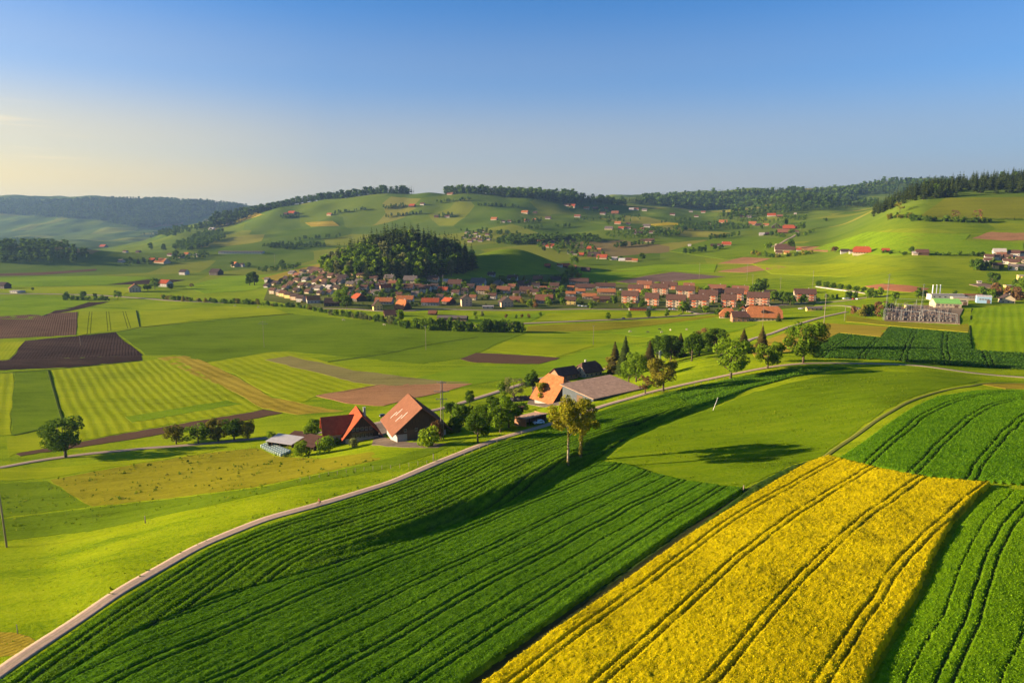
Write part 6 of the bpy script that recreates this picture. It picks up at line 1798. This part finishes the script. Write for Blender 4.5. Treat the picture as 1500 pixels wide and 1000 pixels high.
def car(px, py, paint, label, yaw, group='parked cars', xyz=None):
    m = car_meshes()
    o = thing('parked_car', label, 'car', xyz or at(px, py), R(yaw), group)
    o.location.z += .05 + o.location.y * .0005
    b = link('body', m['body'], o); b.material_slots[0].link = 'OBJECT'; b.material_slots[0].material = PAINT[paint]
    link('glazing', m['glazing'], o).location = (0, 0, .012)
    for x in (-1.3, 1.32):
        for y in (-.76, .76): link('wheel', m['wheel'], o).location = (x, y, .32)
    for y in (-.58, .58): link('headlight', m['headlight'], o).location = (2.06, y, .68)
car(789, 621, 'white', 'white estate car parked beside the orange roofed garage', 200)
car(913, 467.5, 'dark', 'dark car driving on the long pale road', 185)
for k, (px, py, c, lab) in enumerate([(849, 449, 'white', 'white car, left of the three by the yellow house'), (853, 449.6, 'white', 'white car, middle of the three by the yellow house'), (857.5, 450, 'silver', 'silver car, right of the three by the yellow house'),
      (982, 454, 'silver', 'silver car, first in the row before the apartment blocks'), (987, 454, 'white', 'white car, second in the row before the apartment blocks'), (994, 454.5, 'dark', 'dark car, last in the row before the apartment blocks'),
      (950, 451.5, 'silver', 'silver car beside the red garages'), (910, 425.5, 'white', 'white car in the yard behind the terraces'), (1100, 471, 'dark', 'dark car in front of the large orange farmhouse'),
      (1236, 438.5, 'white', 'white car on the car park by the avenue'), (1241, 438.5, 'silver', 'silver car on the car park by the avenue'), (1246, 438.7, 'dark', 'dark car on the car park by the avenue'), (1251, 439, 'red', 'red car on the car park by the avenue'), (1255.5, 439.3, 'white', 'last white car on the car park by the avenue'),
      (1172, 453.5, 'white', 'white van like car on the grass by the orange farmhouse'), (562, 611, 'dark', 'dark car parked between the farmhouse and the big barn')]):
    car(px, py, c, lab, [10, 95, 170, 20][k % 4])
# red garages
X, Y, Z = at(934, 455, 3)
o = thing('garage_row', 'low row of garages with red doors under the apartment blocks', 'garages', (X, Y, Z), R(-3))
MB().box(-10, 10, -3, 3, -2, 2.6).build('wall', WA['stone'], o)
MB().box(-10.3, 10.3, -3.3, 3.3, 2.602, 2.85).build('roof', RO['brown'], o)
for k in range(7): MB().box(-9.6 + 2.8 * k, -7.2 + 2.8 * k, -3.06, -2.99, 0, 2.2).build('door', M_BALC, o)
# pale wall along the avenue
P = smooth_line([ground(*p) for p in ((1195, 420.5), (1220, 424), (1250, 428), (1278, 432))], 4)
V, F = [], []
for i, p in enumerate(P):
    z = float(zat(*p))
    V += [(p[0], p[1], z - 1), (p[0], p[1], z + 1.1), (p[0] + .1, p[1] + .5, z + 1.1), (p[0] + .1, p[1] + .5, z - 1)]
    if i: F += [(4 * i - 4 + k, 4 * i + k, 4 * i + (k + 1) % 4, 4 * i - 4 + (k + 1) % 4) for k in range(4)]
o = link('garden_wall', np_mesh('garden_wall', V, F, [WA['white']], False))
tag(o, 'long pale wall running under the clipped avenue trees', 'wall')

# ------------------------------------------------------------------ village and roadside trees
for k, (px, py) in enumerate([(1199, 421), (1210, 422.3), (1220, 423.6), (1231, 425), (1242, 426.7), (1254, 428.4), (1265, 429.8), (1276, 431.2)]):
    tree_px('oak', 'deep', px, py, 10, 'clipped round avenue tree above the pale wall', 'clipped avenue trees', 1.0, lod='far', parts=False)
tree_px('round', 'mid', 1290, 434, 14, 'larger rounded tree ending the avenue')
for k, (px, py, h) in enumerate([(891, 468.5, 11), (921.5, 467, 11), (949.5, 465.5, 11), (976.5, 464, 11)]):
    tree_px('egg', 'mid', px, py, h, ORD[k] + ' small pointed tree from the left along the long pale road', 'small trees along the long road', 1.3)
VT = [(500, 449, 28, 'oak', 'mid', 'big light green tree inside the village front', 1.0), (508, 452, 20, 'oak', 'deep', 'dark tree right beside the big light green one', 1.0), (586, 470, 17, 'egg', 'mid', 'tree before the big orange farmhouse', 1.2), (413, 392, 12, 'egg', 'deep', 'dark tree above the upper hillside houses', 1.3),
      (366, 418, 18, 'egg', 'deep', 'left dark tree of the pair at the village edge', 1.1), (373, 418, 20, 'egg', 'deep', 'right dark tree of the pair at the village edge', 1.2), (585, 428, 20, 'egg', 'mid', 'slim tree before the grey roofs under the wood', .9), (612, 420, 12, 'round', 'mid', 'round tree between the grey and brown roofs', 1.1),
      (838, 404, 16, 'oak', 'lime', 'light green tree on the crest of the spur hamlet', .9), (841, 388, 14, 'oak', 'mid', 'tree at the end of the grassy spur', 1.0), (1114, 431, 24, 'oak', 'deep', 'big dark tree behind the right end of the apartments', 1.05), (1103, 432, 17, 'egg', 'mid', 'tree left of the big dark one behind the apartments', 1.2),
      (1146, 446, 20, 'oak', 'mid', 'green tree between the apartments and the cream block', .95), (1158, 447, 16, 'oak', 'deep', 'darker tree right of the green one by the cream block', 1.0), (1133, 441, 16, 'round', 'mid', 'tree behind the large orange farmhouse', 1.2), (1140, 471, 15, 'conifer', 'conifer', 'small spruce at the right end of the orange farmhouse', 1.6),
      (1000, 459, 18, 'egg', 'mid', 'tree in front of the apartment blocks at the road bend', 1.3), (1007, 457, 14, 'round', 'deep', 'dark tree beside the one at the road bend', 1.2), (943, 436, 12, 'oak', 'lime', 'yellow green tree between the apartment blocks', 1.2), (962, 424, 12, 'oak', 'lime', 'bright tree among the rear red blocks', 1.2),
      (1020, 432, 14, 'oak', 'gold', 'golden tree between the rear apartment roofs', 1.1), (1034, 430, 12, 'round', 'mid', 'green tree right of the golden one', 1.3), (1064, 447, 11, 'round', 'deep', 'dark tree in front of the fifth block', 1.3), (1068, 428, 9, 'round', 'deep', 'dark tree between two rear blocks', 1.4), (1034, 459, 12, 'round', 'mid', 'leafy tree below the fourth block', 1.3), (1051, 462, 10, 'round', 'deep', 'tree at the road left of the orange hipped roof', 1.3), (1065, 466.5, 11, 'egg', 'deep', 'dark tree before the orange hipped roof', 1.2),
      (900, 446, 14, 'egg', 'mid', 'tree at the corner of the terraces and the side street', 1.0), (865, 453, 12, 'egg', 'mid', 'tree right of the cars at the yellow house', 1.1), (825, 449, 14, 'round', 'mid', 'tree left of the yellow house', 1.1), (776, 451, 13, 'egg', 'lime', 'yellowish tree right of the purple roofed chalet', 1.1), (785, 452, 10, 'round', 'rust', 'autumn coloured tree by the brown and red roof', 1.2),
      (922, 453, 11, 'round', 'lime', 'light green tree before the first apartment block', 1.4), (940, 451, 11, 'round', 'deep', 'dark tree between the first two blocks', 1.3), (887, 416, 6, 'bush', 'deep', 'lone bush on the meadow behind the terraces', 1.0),
      (941, 381, 11, 'round', 'deep', 'dark round tree at the right end of the brook farms', 1.2), (1454, 419, 20, 'oak', 'deep', 'big round dark tree on the gravel yard at the right', .95), (1488, 424, 16, 'oak', 'deep', 'dark tree by the low yellow building', 1.0), (1496, 428, 22, 'oak', 'mid', 'tall tree at the extreme right edge of the village', .9), (1460, 436, 17, 'round', 'rust', 'reddish tree above the dark house', 1.0),
      (1345, 437, 16, 'egg', 'mid', 'tall tree left of the white stacks', 1.1), (1355, 436, 11, 'round', 'deep', 'dark tree just left of the white stacks', 1.2), (1310, 444, 17, 'oak', 'mid', 'tree beside the left line mast', .9), (1398, 432, 7, 'round', 'deep', 'small tree behind the long white hall', 1.2),
      (1174, 338, 13, 'oak', 'deep', 'big dark tree right of the hamlet of red roofs', 1.1), (1150, 330, 11, 'egg', 'deep', 'tree behind the red hamlet roof', 1.3), (1159, 366, 16, 'round', 'deep', 'tall dark tree beside the walled farm', 1.0), (1125, 366, 11, 'oak', 'mid', 'rounded tree left of the walled farm', 1.2), (1222, 370, 9, 'oak', 'rust', 'brownish tree left of the red roofed farmhouse', 1.4), (1335, 370, 9, 'round', 'deep', 'tree in the hedge right of the red roofed farmhouse', 1.3),
      (1209, 324, 5, 'bush', 'deep', 'bush on the open slope below the forest', 1.2), (1398, 322, 14, 'sparse', 'rust', 'left brown tree standing above the clearing hedge', 1.1), (1432, 323, 16, 'sparse', 'rust', 'right brown tree standing above the clearing hedge', 1.1), (1318, 312, 16, 'sparse', 'olive', 'brownish tree at the left end of the clearing hedge', 1.2), (1486, 322, 6, 'conifer', 'conifer', 'small spruce at the right end of the clearing hedge', 1.5),
      (99, 440, 13, 'round', 'deep', 'taller tree in the short hedge on the left plain', .9), (122, 438, 12, 'oak', 'deep', 'rounded tree in the short hedge on the left plain', 1.0), (140, 438, 9, 'round', 'mid', 'small tree right of the short hedge on the plain', 1.0), (173, 438, 13, 'oak', 'mid', 'bushy tree left of the gabled farm on the plain', 1.0), (227, 424, 17, 'oak', 'mid', 'tall tree left of the white farm with the red roof', 1.0), (217, 427, 11, 'oak', 'deep', 'dark tree before the tall one on the plain', 1.2), (250, 424, 9, 'round', 'deep', 'tree right of the white farm with the red roof', 1.3), (48, 426, 5, 'round', 'deep', 'tiny lone tree by the main road on the left', 1.2), (281, 421, 6, 'oak', 'rust', 'lone little tree on the left meadow', 1.2),
      (340, 392, 9, 'round', 'deep', 'tree left of the orange farm on the plain', 1.2), (363, 392, 8, 'oak', 'deep', 'tree right of the orange farm on the plain', 1.4), (191, 386, 10, 'egg', 'deep', 'first slim tree by the left valley hamlet', 1.2), (203, 386, 10, 'conifer', 'conifer', 'second slim tree by the left valley hamlet', 1.6), (211, 386, 9, 'egg', 'deep', 'third slim tree by the left valley hamlet', 1.2), (258, 378, 12, 'egg', 'deep', 'dark tree in the left valley hamlet', 1.3), (240, 368, 11, 'egg', 'deep', 'tree behind the left valley hamlet', 1.2), (221, 366, 11, 'egg', 'mid', 'tree left behind the left valley hamlet', 1.2), (297, 374, 8, 'round', 'deep', 'tree at the right end of the left valley hamlet', 1.2)]
for px, py, h, kind, tone, lab, wd in VT:
    tree_px(kind, tone, px, py, h, lab, None, wd)
# trees filling the gardens between the houses
def garden(poly, n, gap, seed, label, group, hlo, hhi, tones, kinds=('round', 'oak', 'egg')):
    rg = np.random.default_rng(seed)
    for x, y in scatter(poly, n, gap, seed):
        put_tree(kinds[int(rg.integers(0, len(kinds)))], tones[int(rg.integers(0, len(tones)))], x, y, rg.uniform(hlo, hhi), label, group, rg.uniform(1.0, 1.5), parts=False, name='garden_tree')
garden([(395, 420), (430, 404), (480, 397), (500, 412), (498, 432), (440, 440)], 48, 8, 3, 'small garden tree between the hillside houses', 'hillside garden trees', 5, 8.5, ['deep', 'mid', 'deep', 'olive'])
garden([(500, 440), (505, 405), (560, 412), (680, 416), (690, 436), (640, 440), (560, 440)], 64, 9, 4, 'garden tree between the houses below the wood', 'garden trees below the wood', 5, 10, ['deep', 'mid', 'deep', 'lime'])
garden([(690, 440), (692, 415), (780, 408), (820, 425), (800, 448)], 56, 9, 5, 'garden tree between the houses below the spur', 'garden trees below the spur', 5, 10, ['deep', 'mid', 'olive'])
garden([(900, 452), (905, 430), (1010, 424), (1110, 430), (1100, 454), (1010, 458)], 30, 10, 6, 'garden tree between the apartment blocks', 'apartment garden trees', 4, 8, ['deep', 'mid', 'lime'])
garden([(1440, 396), (1440, 378), (1500, 374), (1500, 400)], 14, 9, 7, 'garden tree in the right hamlet', 'right hamlet garden trees', 5, 9, ['deep', 'mid'])
garden([(785, 366), (800, 358), (870, 370), (930, 382), (880, 382), (830, 378)], 26, 12, 8, 'tree among the farms along the brook', 'brook farm trees', 7, 14, ['deep', 'mid', 'deep'])
garden([(1098, 336), (1120, 326), (1175, 330), (1175, 345), (1130, 346)], 14, 12, 9, 'tree among the hamlet roofs on the right slope', 'hamlet garden trees', 8, 15, ['deep', 'mid'])

def shrubs(poly, n, gap, seed, label, group):
    rg = np.random.default_rng(seed)
    for x, y in scatter(poly, n, gap, seed):
        put_tree('bush', ['deep', 'mid', 'deep', 'olive', 'lime'][int(rg.integers(0, 5))], x, y, rg.uniform(1.8, 4.2), label, group, rg.uniform(1.1, 1.9), name='garden_shrub', parts=False)
shrubs([(392, 436), (405, 412), (450, 400), (500, 402), (500, 440), (440, 445)], 70, 5, 21, 'garden shrub between the hillside houses', 'hillside garden shrubs')
shrubs([(500, 448), (505, 410), (600, 412), (690, 416), (690, 448)], 90, 6, 22, 'garden shrub between the houses below the wood', 'garden shrubs below the wood')
shrubs([(690, 448), (692, 412), (790, 408), (830, 410), (900, 418), (900, 450)], 80, 6, 23, 'garden shrub between the houses and terraces below the spur', 'garden shrubs below the spur')
shrubs([(900, 452), (905, 428), (1010, 426), (1110, 432), (1190, 442), (1100, 456), (1010, 458)], 55, 8, 24, 'garden shrub between the apartment blocks', 'apartment shrubs')

# ------------------------------------------------------------------ far woods: masses nobody could count
def wood_mass(polys, n, hlo, hhi, label, seed, conif=.88, world=None):
    rg = np.random.default_rng(seed)
    cv, cf = conifer_geo(np.random.default_rng(3), 5, 5, .22)
    C, Rr = crown_blobs('egg', np.random.default_rng(5))
    bv, bf = leaf_quads(np.random.default_rng(6), C, Rr, 34, .17)
    Vs, Fs, off = [], [], 0
    M_ = []
    pts = []
    for P0 in polys:
        P = [((px - 750) / 1000 / .985 * Y, Y) for px, Y in P0] if P0[0][1] > 900 else gpoly(P0, 10)
        xs = np.array([p[0] for p in P]); ys = np.array([p[1] for p in P])
        k = 0
        m = int(n / len(polys))
        while k < 12 and len(pts) < m * (polys.index(P0) + 1):
            x = rg.uniform(xs.min(), xs.max(), m * 4); y = rg.uniform(ys.min(), ys.max(), m * 4)
            ok = inside(x, y, P)
            pts += list(zip(x[ok], y[ok]))[:m * (polys.index(P0) + 1) - len(pts)]
            k += 1
    for x, y in pts:
        h = rg.uniform(hlo, hhi); z = float(zat(x, y))
        con = rg.random() < conif
        v, f = (cv, cf) if con else (bv, bf)
        a = rg.uniform(0, 6.28); c, s = math.cos(a), math.sin(a)
        w = h * (rg.uniform(.75, 1.0) if con else rg.uniform(.9, 1.3))
        Vs.append(np.stack([(v[:, 0] * c - v[:, 1] * s) * w + x, (v[:, 0] * s + v[:, 1] * c) * w + y, v[:, 2] * h + z - h * .04], -1))
        Fs.append(f + off); off += len(v); M_.append(np.full(len(f), 0 if con else 1))
    if not Vs: return
    o = link('far_wood', np_mesh('far_wood', np.concatenate(Vs), np.concatenate(Fs), [leaf_mat('conifer'), leaf_mat('deep')], False, mi=np.concatenate(M_)))
    tag(o, label, 'wood', kind='stuff')
wood_mass([[(300, 2750), (350, 2850), (430, 3130), (520, 3060), (600, 3020), (612, 3080), (600, 3260), (520, 3330), (430, 3420), (340, 3150)]], 2300, 24, 38, 'dark spruce wood along the left crest of the central hill', 1)
wood_mass([[(655, 2990), (740, 2930), (838, 2960), (838, 3260), (740, 3260), (655, 3260)]], 1700, 26, 40, 'dark spruce wood crowning the central hill', 2)
wood_mass([[(838, 3000), (912, 3150), (912, 3400), (838, 3250)]], 500, 22, 32, 'thin spruce wood right of the hilltop', 3)
wood_mass([[(905, 297), (950, 291), (1000, 287), (1080, 282), (1150, 281), (1220, 279), (1255, 278), (1255, 294), (1200, 300), (1120, 303), (1040, 308), (990, 305), (950, 300)]], 7000, 24, 38, 'wide forest on the long far ridge at the right', 4)
wood_mass([[(1235, 4050), (1400, 4050), (1400, 4750), (1235, 4750)]], 1500, 24, 38, 'forest on the far ridge peeping out left of the right hill', 19)
wood_mass([[(1040, 322), (1070, 314), (1110, 308), (1190, 300), (1285, 296), (1285, 304), (1200, 308), (1120, 318), (1070, 325)]], 900, 18, 30, 'band of forest below the far ridge at the right', 5)
wood_mass([[(722, 358), (745, 350), (800, 349), (850, 350), (885, 352), (882, 356), (830, 355), (760, 360)]], 330, 12, 20, 'belt of trees along the stream behind the spur', 6, .35)
wood_mass([[(985, 340), (1000, 330), (1040, 328), (1078, 330), (1075, 336), (1030, 338)]], 130, 10, 18, 'small grove by the far village', 7, .4)
wood_mass([[(-20, 384), (-20, 356), (30, 352), (60, 354), (100, 364), (125, 372), (138, 378), (120, 386), (50, 388)]], 2600, 14, 24, 'dark wood on the shaded knoll at the left edge', 8, .5)
wood_mass([[(252, 366), (275, 352), (300, 340), (328, 340), (330, 350), (300, 362), (280, 369)]], 420, 12, 20, 'mixed wood in the small side valley on the left', 9, .3)
wood_mass([[(-20, 312), (-20, 294), (60, 296), (160, 292), (230, 294), (300, 296), (368, 304), (300, 318), (255, 330), (200, 335), (140, 322), (60, 318)]], 7000, 24, 38, 'blue hazy forest on the distant left ridge', 10, .7)
wood_mass([[(200, 345), (260, 336), (330, 322), (320, 330), (250, 348)]], 500, 14, 24, 'dark trees on the foot of the distant left ridge', 11, .5)
wood_mass([[(380, 362), (420, 358), (470, 358), (480, 362), (420, 366)]], 110, 8, 14, 'scattered trees around the farms left of the wood', 12, .2)
wood_mass([[(370, 398), (390, 394), (440, 390), (430, 394), (400, 400)]], 40, 7, 11, 'line of trees along the lane left of the wood', 13, .1)
wood_mass([[(640, 316), (664, 314), (664, 319), (640, 320)], [(720, 327), (760, 325), (800, 323), (800, 326), (740, 329)], [(820, 306), (850, 303), (900, 310), (900, 314), (850, 308)], [(880, 322), (940, 316), (940, 322), (890, 330)], [(560, 304), (600, 300), (600, 304), (565, 308)], [(410, 318), (440, 316), (440, 319), (412, 321)]], 170, 8, 15, 'small clumps of trees around the far hill farms', 14, .2)
wood_mass([[(880, 345), (960, 338), (1000, 342), (960, 350), (900, 350)]], 90, 8, 14, 'trees among the houses on the middle slope', 15, .2)
wood_mass([[(170, 392), (230, 380), (300, 372), (310, 378), (230, 388)]], 60, 8, 13, 'trees among the roofs of the left valley hamlet', 16, .3)

wood_mass([[(700, 300), (760, 303), (760, 305), (700, 302)], [(640, 296), (690, 292), (690, 294), (640, 298)], [(760, 335), (840, 331), (840, 333), (760, 337)], [(840, 324), (900, 318), (900, 320), (840, 326)], [(960, 326), (1010, 321), (1012, 324), (962, 329)], [(900, 362), (960, 356), (960, 358), (900, 364)], [(1000, 372), (1060, 363), (1062, 365), (1000, 374)], [(560, 318), (620, 312), (620, 314), (560, 320)], [(490, 312), (540, 306), (540, 308), (490, 314)], [(430, 352), (500, 346), (500, 348), (430, 354)], [(700, 340), (760, 342), (760, 345), (700, 343)], [(1040, 350), (1090, 344), (1090, 346), (1040, 352)], [(670, 338), (720, 338), (720, 358), (676, 358)]], 420, 8, 15, 'hedgerows and tree clumps strung across the far slopes', 17, .3)
wood_mass([[(905, 340), (960, 334), (1000, 336), (1000, 346), (960, 350), (905, 346)], [(1085, 322), (1180, 318), (1180, 324), (1085, 328)], [(1060, 332), (1100, 330), (1100, 336), (1060, 338)], [(785, 362), (860, 356), (880, 372), (800, 366)]], 240, 8, 15, 'trees among the far farm roofs on the middle slopes', 18, .2)

# ------------------------------------------------------------------ cows
COWM = {}
def cow_mesh(col):
    if col in COWM: return COWM[col]
    me = bpy.data.meshes.new('cow')
    J = [((-.75, 0, 1.15), .30), ((0, 0, 1.08), .36), ((.65, 0, 1.12), .31), ((1.0, 0, 1.18), .19), ((1.28, 0, .85), .13), ((1.50, 0, .50), .09),
         ((-.80, .2, .75), .13), ((-.86, .2, .40), .07), ((-.80, .2, 0), .06), ((-.80, -.2, .75), .13), ((-.90, -.2, .40), .07), ((-.84, -.2, 0), .06),
         ((.62, .2, .70), .11), ((.60, .2, .36), .06), ((.62, .2, 0), .06), ((.62, -.2, .70), .11), ((.70, -.2, .36), .06), ((.70, -.2, 0), .06), ((-1.05, 0, 1.18), .05), ((-1.12, 0, .6), .03)]
    E = [(0, 1), (1, 2), (2, 3), (3, 4), (4, 5), (0, 6), (6, 7), (7, 8), (0, 9), (9, 10), (10, 11), (2, 12), (12, 13), (13, 14), (2, 15), (15, 16), (16, 17), (0, 18), (18, 19)]
    me.from_pydata([j[0] for j in J], E, [])
    o = bpy.data.objects.new('cow_skin', me)
    COL.objects.link(o)
    sk = o.modifiers.new('skin', 'SKIN')
    for k, j in enumerate(J): me.skin_vertices[0].data[k].radius = (j[1], j[1])
    me.skin_vertices[0].data[1].use_root = True
    o.modifiers.new('sub', 'SUBSURF').levels = 1
    dg = bpy.context.evaluated_depsgraph_get()
    m2 = bpy.data.meshes.new_from_object(o.evaluated_get(dg))
    bpy.data.objects.remove(o)
    m2.materials.clear(); m2.materials.append(plain_mat('cow_hide', {'cream': (.62, .5, .34), 'brown': (.2, .09, .04), 'dark': (.05, .04, .035)}[col], .3, 1.5))
    COWM[col] = m2
    return m2
for px, py, c, yw, lab in [(969, 488, 'cream', 20, 'cream cow grazing in the middle of the cow pasture'), (949, 488, 'dark', 160, 'dark cow lying left in the cow pasture'), (982, 485, 'cream', 100, 'pale cow right of the middle in the cow pasture'), (1006, 484, 'cream', 40, 'pale cow at the right end of the cow pasture'),
                       (923, 487, 'cream', 10, 'pale cow by the corner of the bright strip'), (966, 484, 'dark', 0, 'dark cow behind the cream one in the cow pasture'), (563, 477, 'cream', 170, 'cream cow below the stream hedge'), (503, 470, 'cream', 10, 'pale cow near the left stream hedge'), (344, 449, 'cream', 30, 'pale cow in the yellow green hay meadow'), (378, 451, 'cream', 60, 'second pale cow near the roadside hedge')]:
    o = link('cow', cow_mesh(c)); x, y, z = at(px, py); o.location = (x, y, z + .15); o.rotation_euler = (0, 0, R(yw)); o.scale = (1.25, 1.25, 1.25)
    tag(o, lab, 'cow', 'grazing cows')

# ------------------------------------------------------------------ the cyclist on the track
def skin(name, J, E, root, mat, parent=None):
    me = bpy.data.meshes.new(name)
    me.from_pydata([j[:3] for j in J], E, [])
    o = bpy.data.objects.new(name, me); COL.objects.link(o)
    o.modifiers.new('skin', 'SKIN')
    for k, j in enumerate(J): me.skin_vertices[0].data[k].radius = (j[3], j[3])
    me.skin_vertices[0].data[root].use_root = True
    o.modifiers.new('sub', 'SUBSURF').levels = 2
    dg = bpy.context.evaluated_depsgraph_get()
    m2 = bpy.data.meshes.new_from_object(o.evaluated_get(dg))
    bpy.data.objects.remove(o)
    m2.materials.clear(); m2.materials.append(mat)
    for p in m2.polygons: p.use_smooth = True
    m2.name = name
    return link(name, m2, parent)
M_SKIN = plain_mat('skin', (.50, .28, .19), .05, 2, .5)
M_RED = plain_mat('red_jersey', (.62, .035, .02), .15, 3)
M_SHORT = plain_mat('dark_shorts', (.03, .03, .04), .2, 3)
bx, by, bz = at(468, 740.5)
i0, i1 = ground(468, 740.5), ground(490, 732)
byaw = math.atan2(i1[1] - i0[1], i1[0] - i0[0]) + math.pi
bz += .12
bike = thing('bicycle', 'bicycle ridden along the farm track by the red clad rider', 'bicycle', (bx, by, bz), byaw)
fr = MB()
for a, b_ in (((-.50, 0, .35), (-.10, 0, .30)), ((-.10, 0, .30), (-.25, 0, .88)), ((-.25, 0, .80), (.38, 0, .85)), ((.38, 0, .85), (-.10, 0, .30)), ((-.50, 0, .35), (-.24, 0, .82)), ((.38, 0, .92), (.52, 0, .35))): fr.tube(a, b_, .02, .02, 6)
fr.build('frame', M_METAL, bike)
for x in (-.50, .52):
    w = MB(); n = 20
    for k in range(n):
        a0, a1 = 2 * math.pi * k / n, 2 * math.pi * (k + 1) / n
        w.tube((x + .34 * math.cos(a0), 0, .35 + .34 * math.sin(a0)), (x + .34 * math.cos(a1), 0, .35 + .34 * math.sin(a1)), .02, .02, 5, caps=False)
        if k % 4 == 0: w.tube((x, 0, .35), (x + .34 * math.cos(a0), 0, .35 + .34 * math.sin(a0)), .004, .004, 3)
    w.build('wheel', M_BLACK, bike)
MB().tube((.40, -.24, .98), (.40, .24, .98), .014, .014, 6).tube((.38, 0, .90), (.40, 0, .98), .016, .016, 6).build('handlebar', M_METAL, bike)
MB().box(-.38, -.14, -.07, .07, .885, .94).build('saddle', M_BLACK, bike)
rider = thing('person', 'person in a red top and dark shorts riding a bicycle on the farm track', 'person', (bx, by, bz), byaw)
body = [(-.24, 0, .98, .15), (-.12, 0, 1.20, .145), (.02, 0, 1.42, .15), (.07, 0, 1.53, .062), (.12, 0, 1.66, .095), (.14, 0, 1.76, .088),
        (.03, .19, 1.41, .062), (.20, .23, 1.20, .045), (.37, .22, 1.01, .034), (.43, .21, .985, .03), (.03, -.19, 1.41, .062), (.20, -.23, 1.20, .045), (.37, -.22, 1.01, .034), (.43, -.21, .985, .03),
        (-.18, .11, .93, .10), (.16, .11, .80, .072), (.00, .11, .42, .048), (.13, .11, .34, .035), (-.18, -.11, .93, .10), (.12, -.11, .62, .072), (-.08, -.11, .24, .048), (.05, -.11, .16, .035)]
E = [(0, 1), (1, 2), (2, 3), (3, 4), (4, 5), (2, 6), (6, 7), (7, 8), (8, 9), (2, 10), (10, 11), (11, 12), (12, 13), (0, 14), (14, 15), (15, 16), (16, 17), (0, 18), (18, 19), (19, 20), (20, 21)]
skin('body', body, E, 0, M_SKIN, rider)
J = [(-.24, 0, 1.0, .165), (-.12, 0, 1.20, .162), (.02, 0, 1.42, .165), (.03, .19, 1.41, .075), (.14, .22, 1.27, .065), (.03, -.19, 1.41, .075), (.14, -.22, 1.27, .065)]
skin('jersey', J, [(0, 1), (1, 2), (2, 3), (3, 4), (2, 5), (5, 6)], 0, M_RED, rider)
J = [(-.24, 0, .97, .165), (-.18, .11, .93, .115), (.05, .11, .84, .09), (-.18, -.11, .93, .115), (.02, -.11, .72, .09)]
skin('shorts', J, [(0, 1), (1, 2), (0, 3), (3, 4)], 0, M_SHORT, rider)
for s in (-1, 1):
    for k in range(4):
        J = [(.43, s * (.16 + .028 * k), .99, .011), (.455, s * (.16 + .028 * k), 1.005, .010), (.46, s * (.16 + .028 * k), .965, .009), (.435, s * (.16 + .028 * k), .955, .008)]
        skin('finger', J, [(0, 1), (1, 2), (2, 3)], 0, M_SKIN, rider)
hm = MB()
n = 12
for j in range(4):
    for k in range(n):
        a = 2 * math.pi * k / n; e = j * math.pi / 6.4
        hm.v.append((.14 + .12 * math.cos(a) * math.cos(e), .105 * math.sin(a) * math.cos(e), 1.76 + .12 * math.sin(e)))
for j in range(3):
    for k in range(n): hm.f.append((j * n + k, j * n + (k + 1) % n, (j + 1) * n + (k + 1) % n, (j + 1) * n + k)); hm.m.append(0)
hm.f.append(tuple(range(3 * n, 4 * n))); hm.m.append(0)
hm.build('helmet', M_RED, rider, True)
# ------------------------------------------------------------------ valley air
def haze_box():
    b = MB().box(-16000, 16000, -60, 12700, float(GZ.min()) - 3, float(GZ.max()) + 45)
    m = bpy.data.materials.new('valley_air'); m.use_nodes = True
    nt = m.node_tree; nt.nodes.clear()
    out = nt.nodes.new('ShaderNodeOutputMaterial')
    v = nt.nodes.new('ShaderNodeVolumePrincipled')
    v.inputs['Color'].default_value = (.22, .36, .62, 1)
    v.inputs['Density'].default_value = HAZE
    v.inputs['Anisotropy'].default_value = .25
    nt.links.new(v.outputs[0], out.inputs['Volume'])
    m.cycles.homogeneous_volume = True
    o = b.build('haze', m)
    tag(o, 'thin pale air filling the valley', 'haze', kind='stuff')
HAZE = 5.2e-5
haze_box()
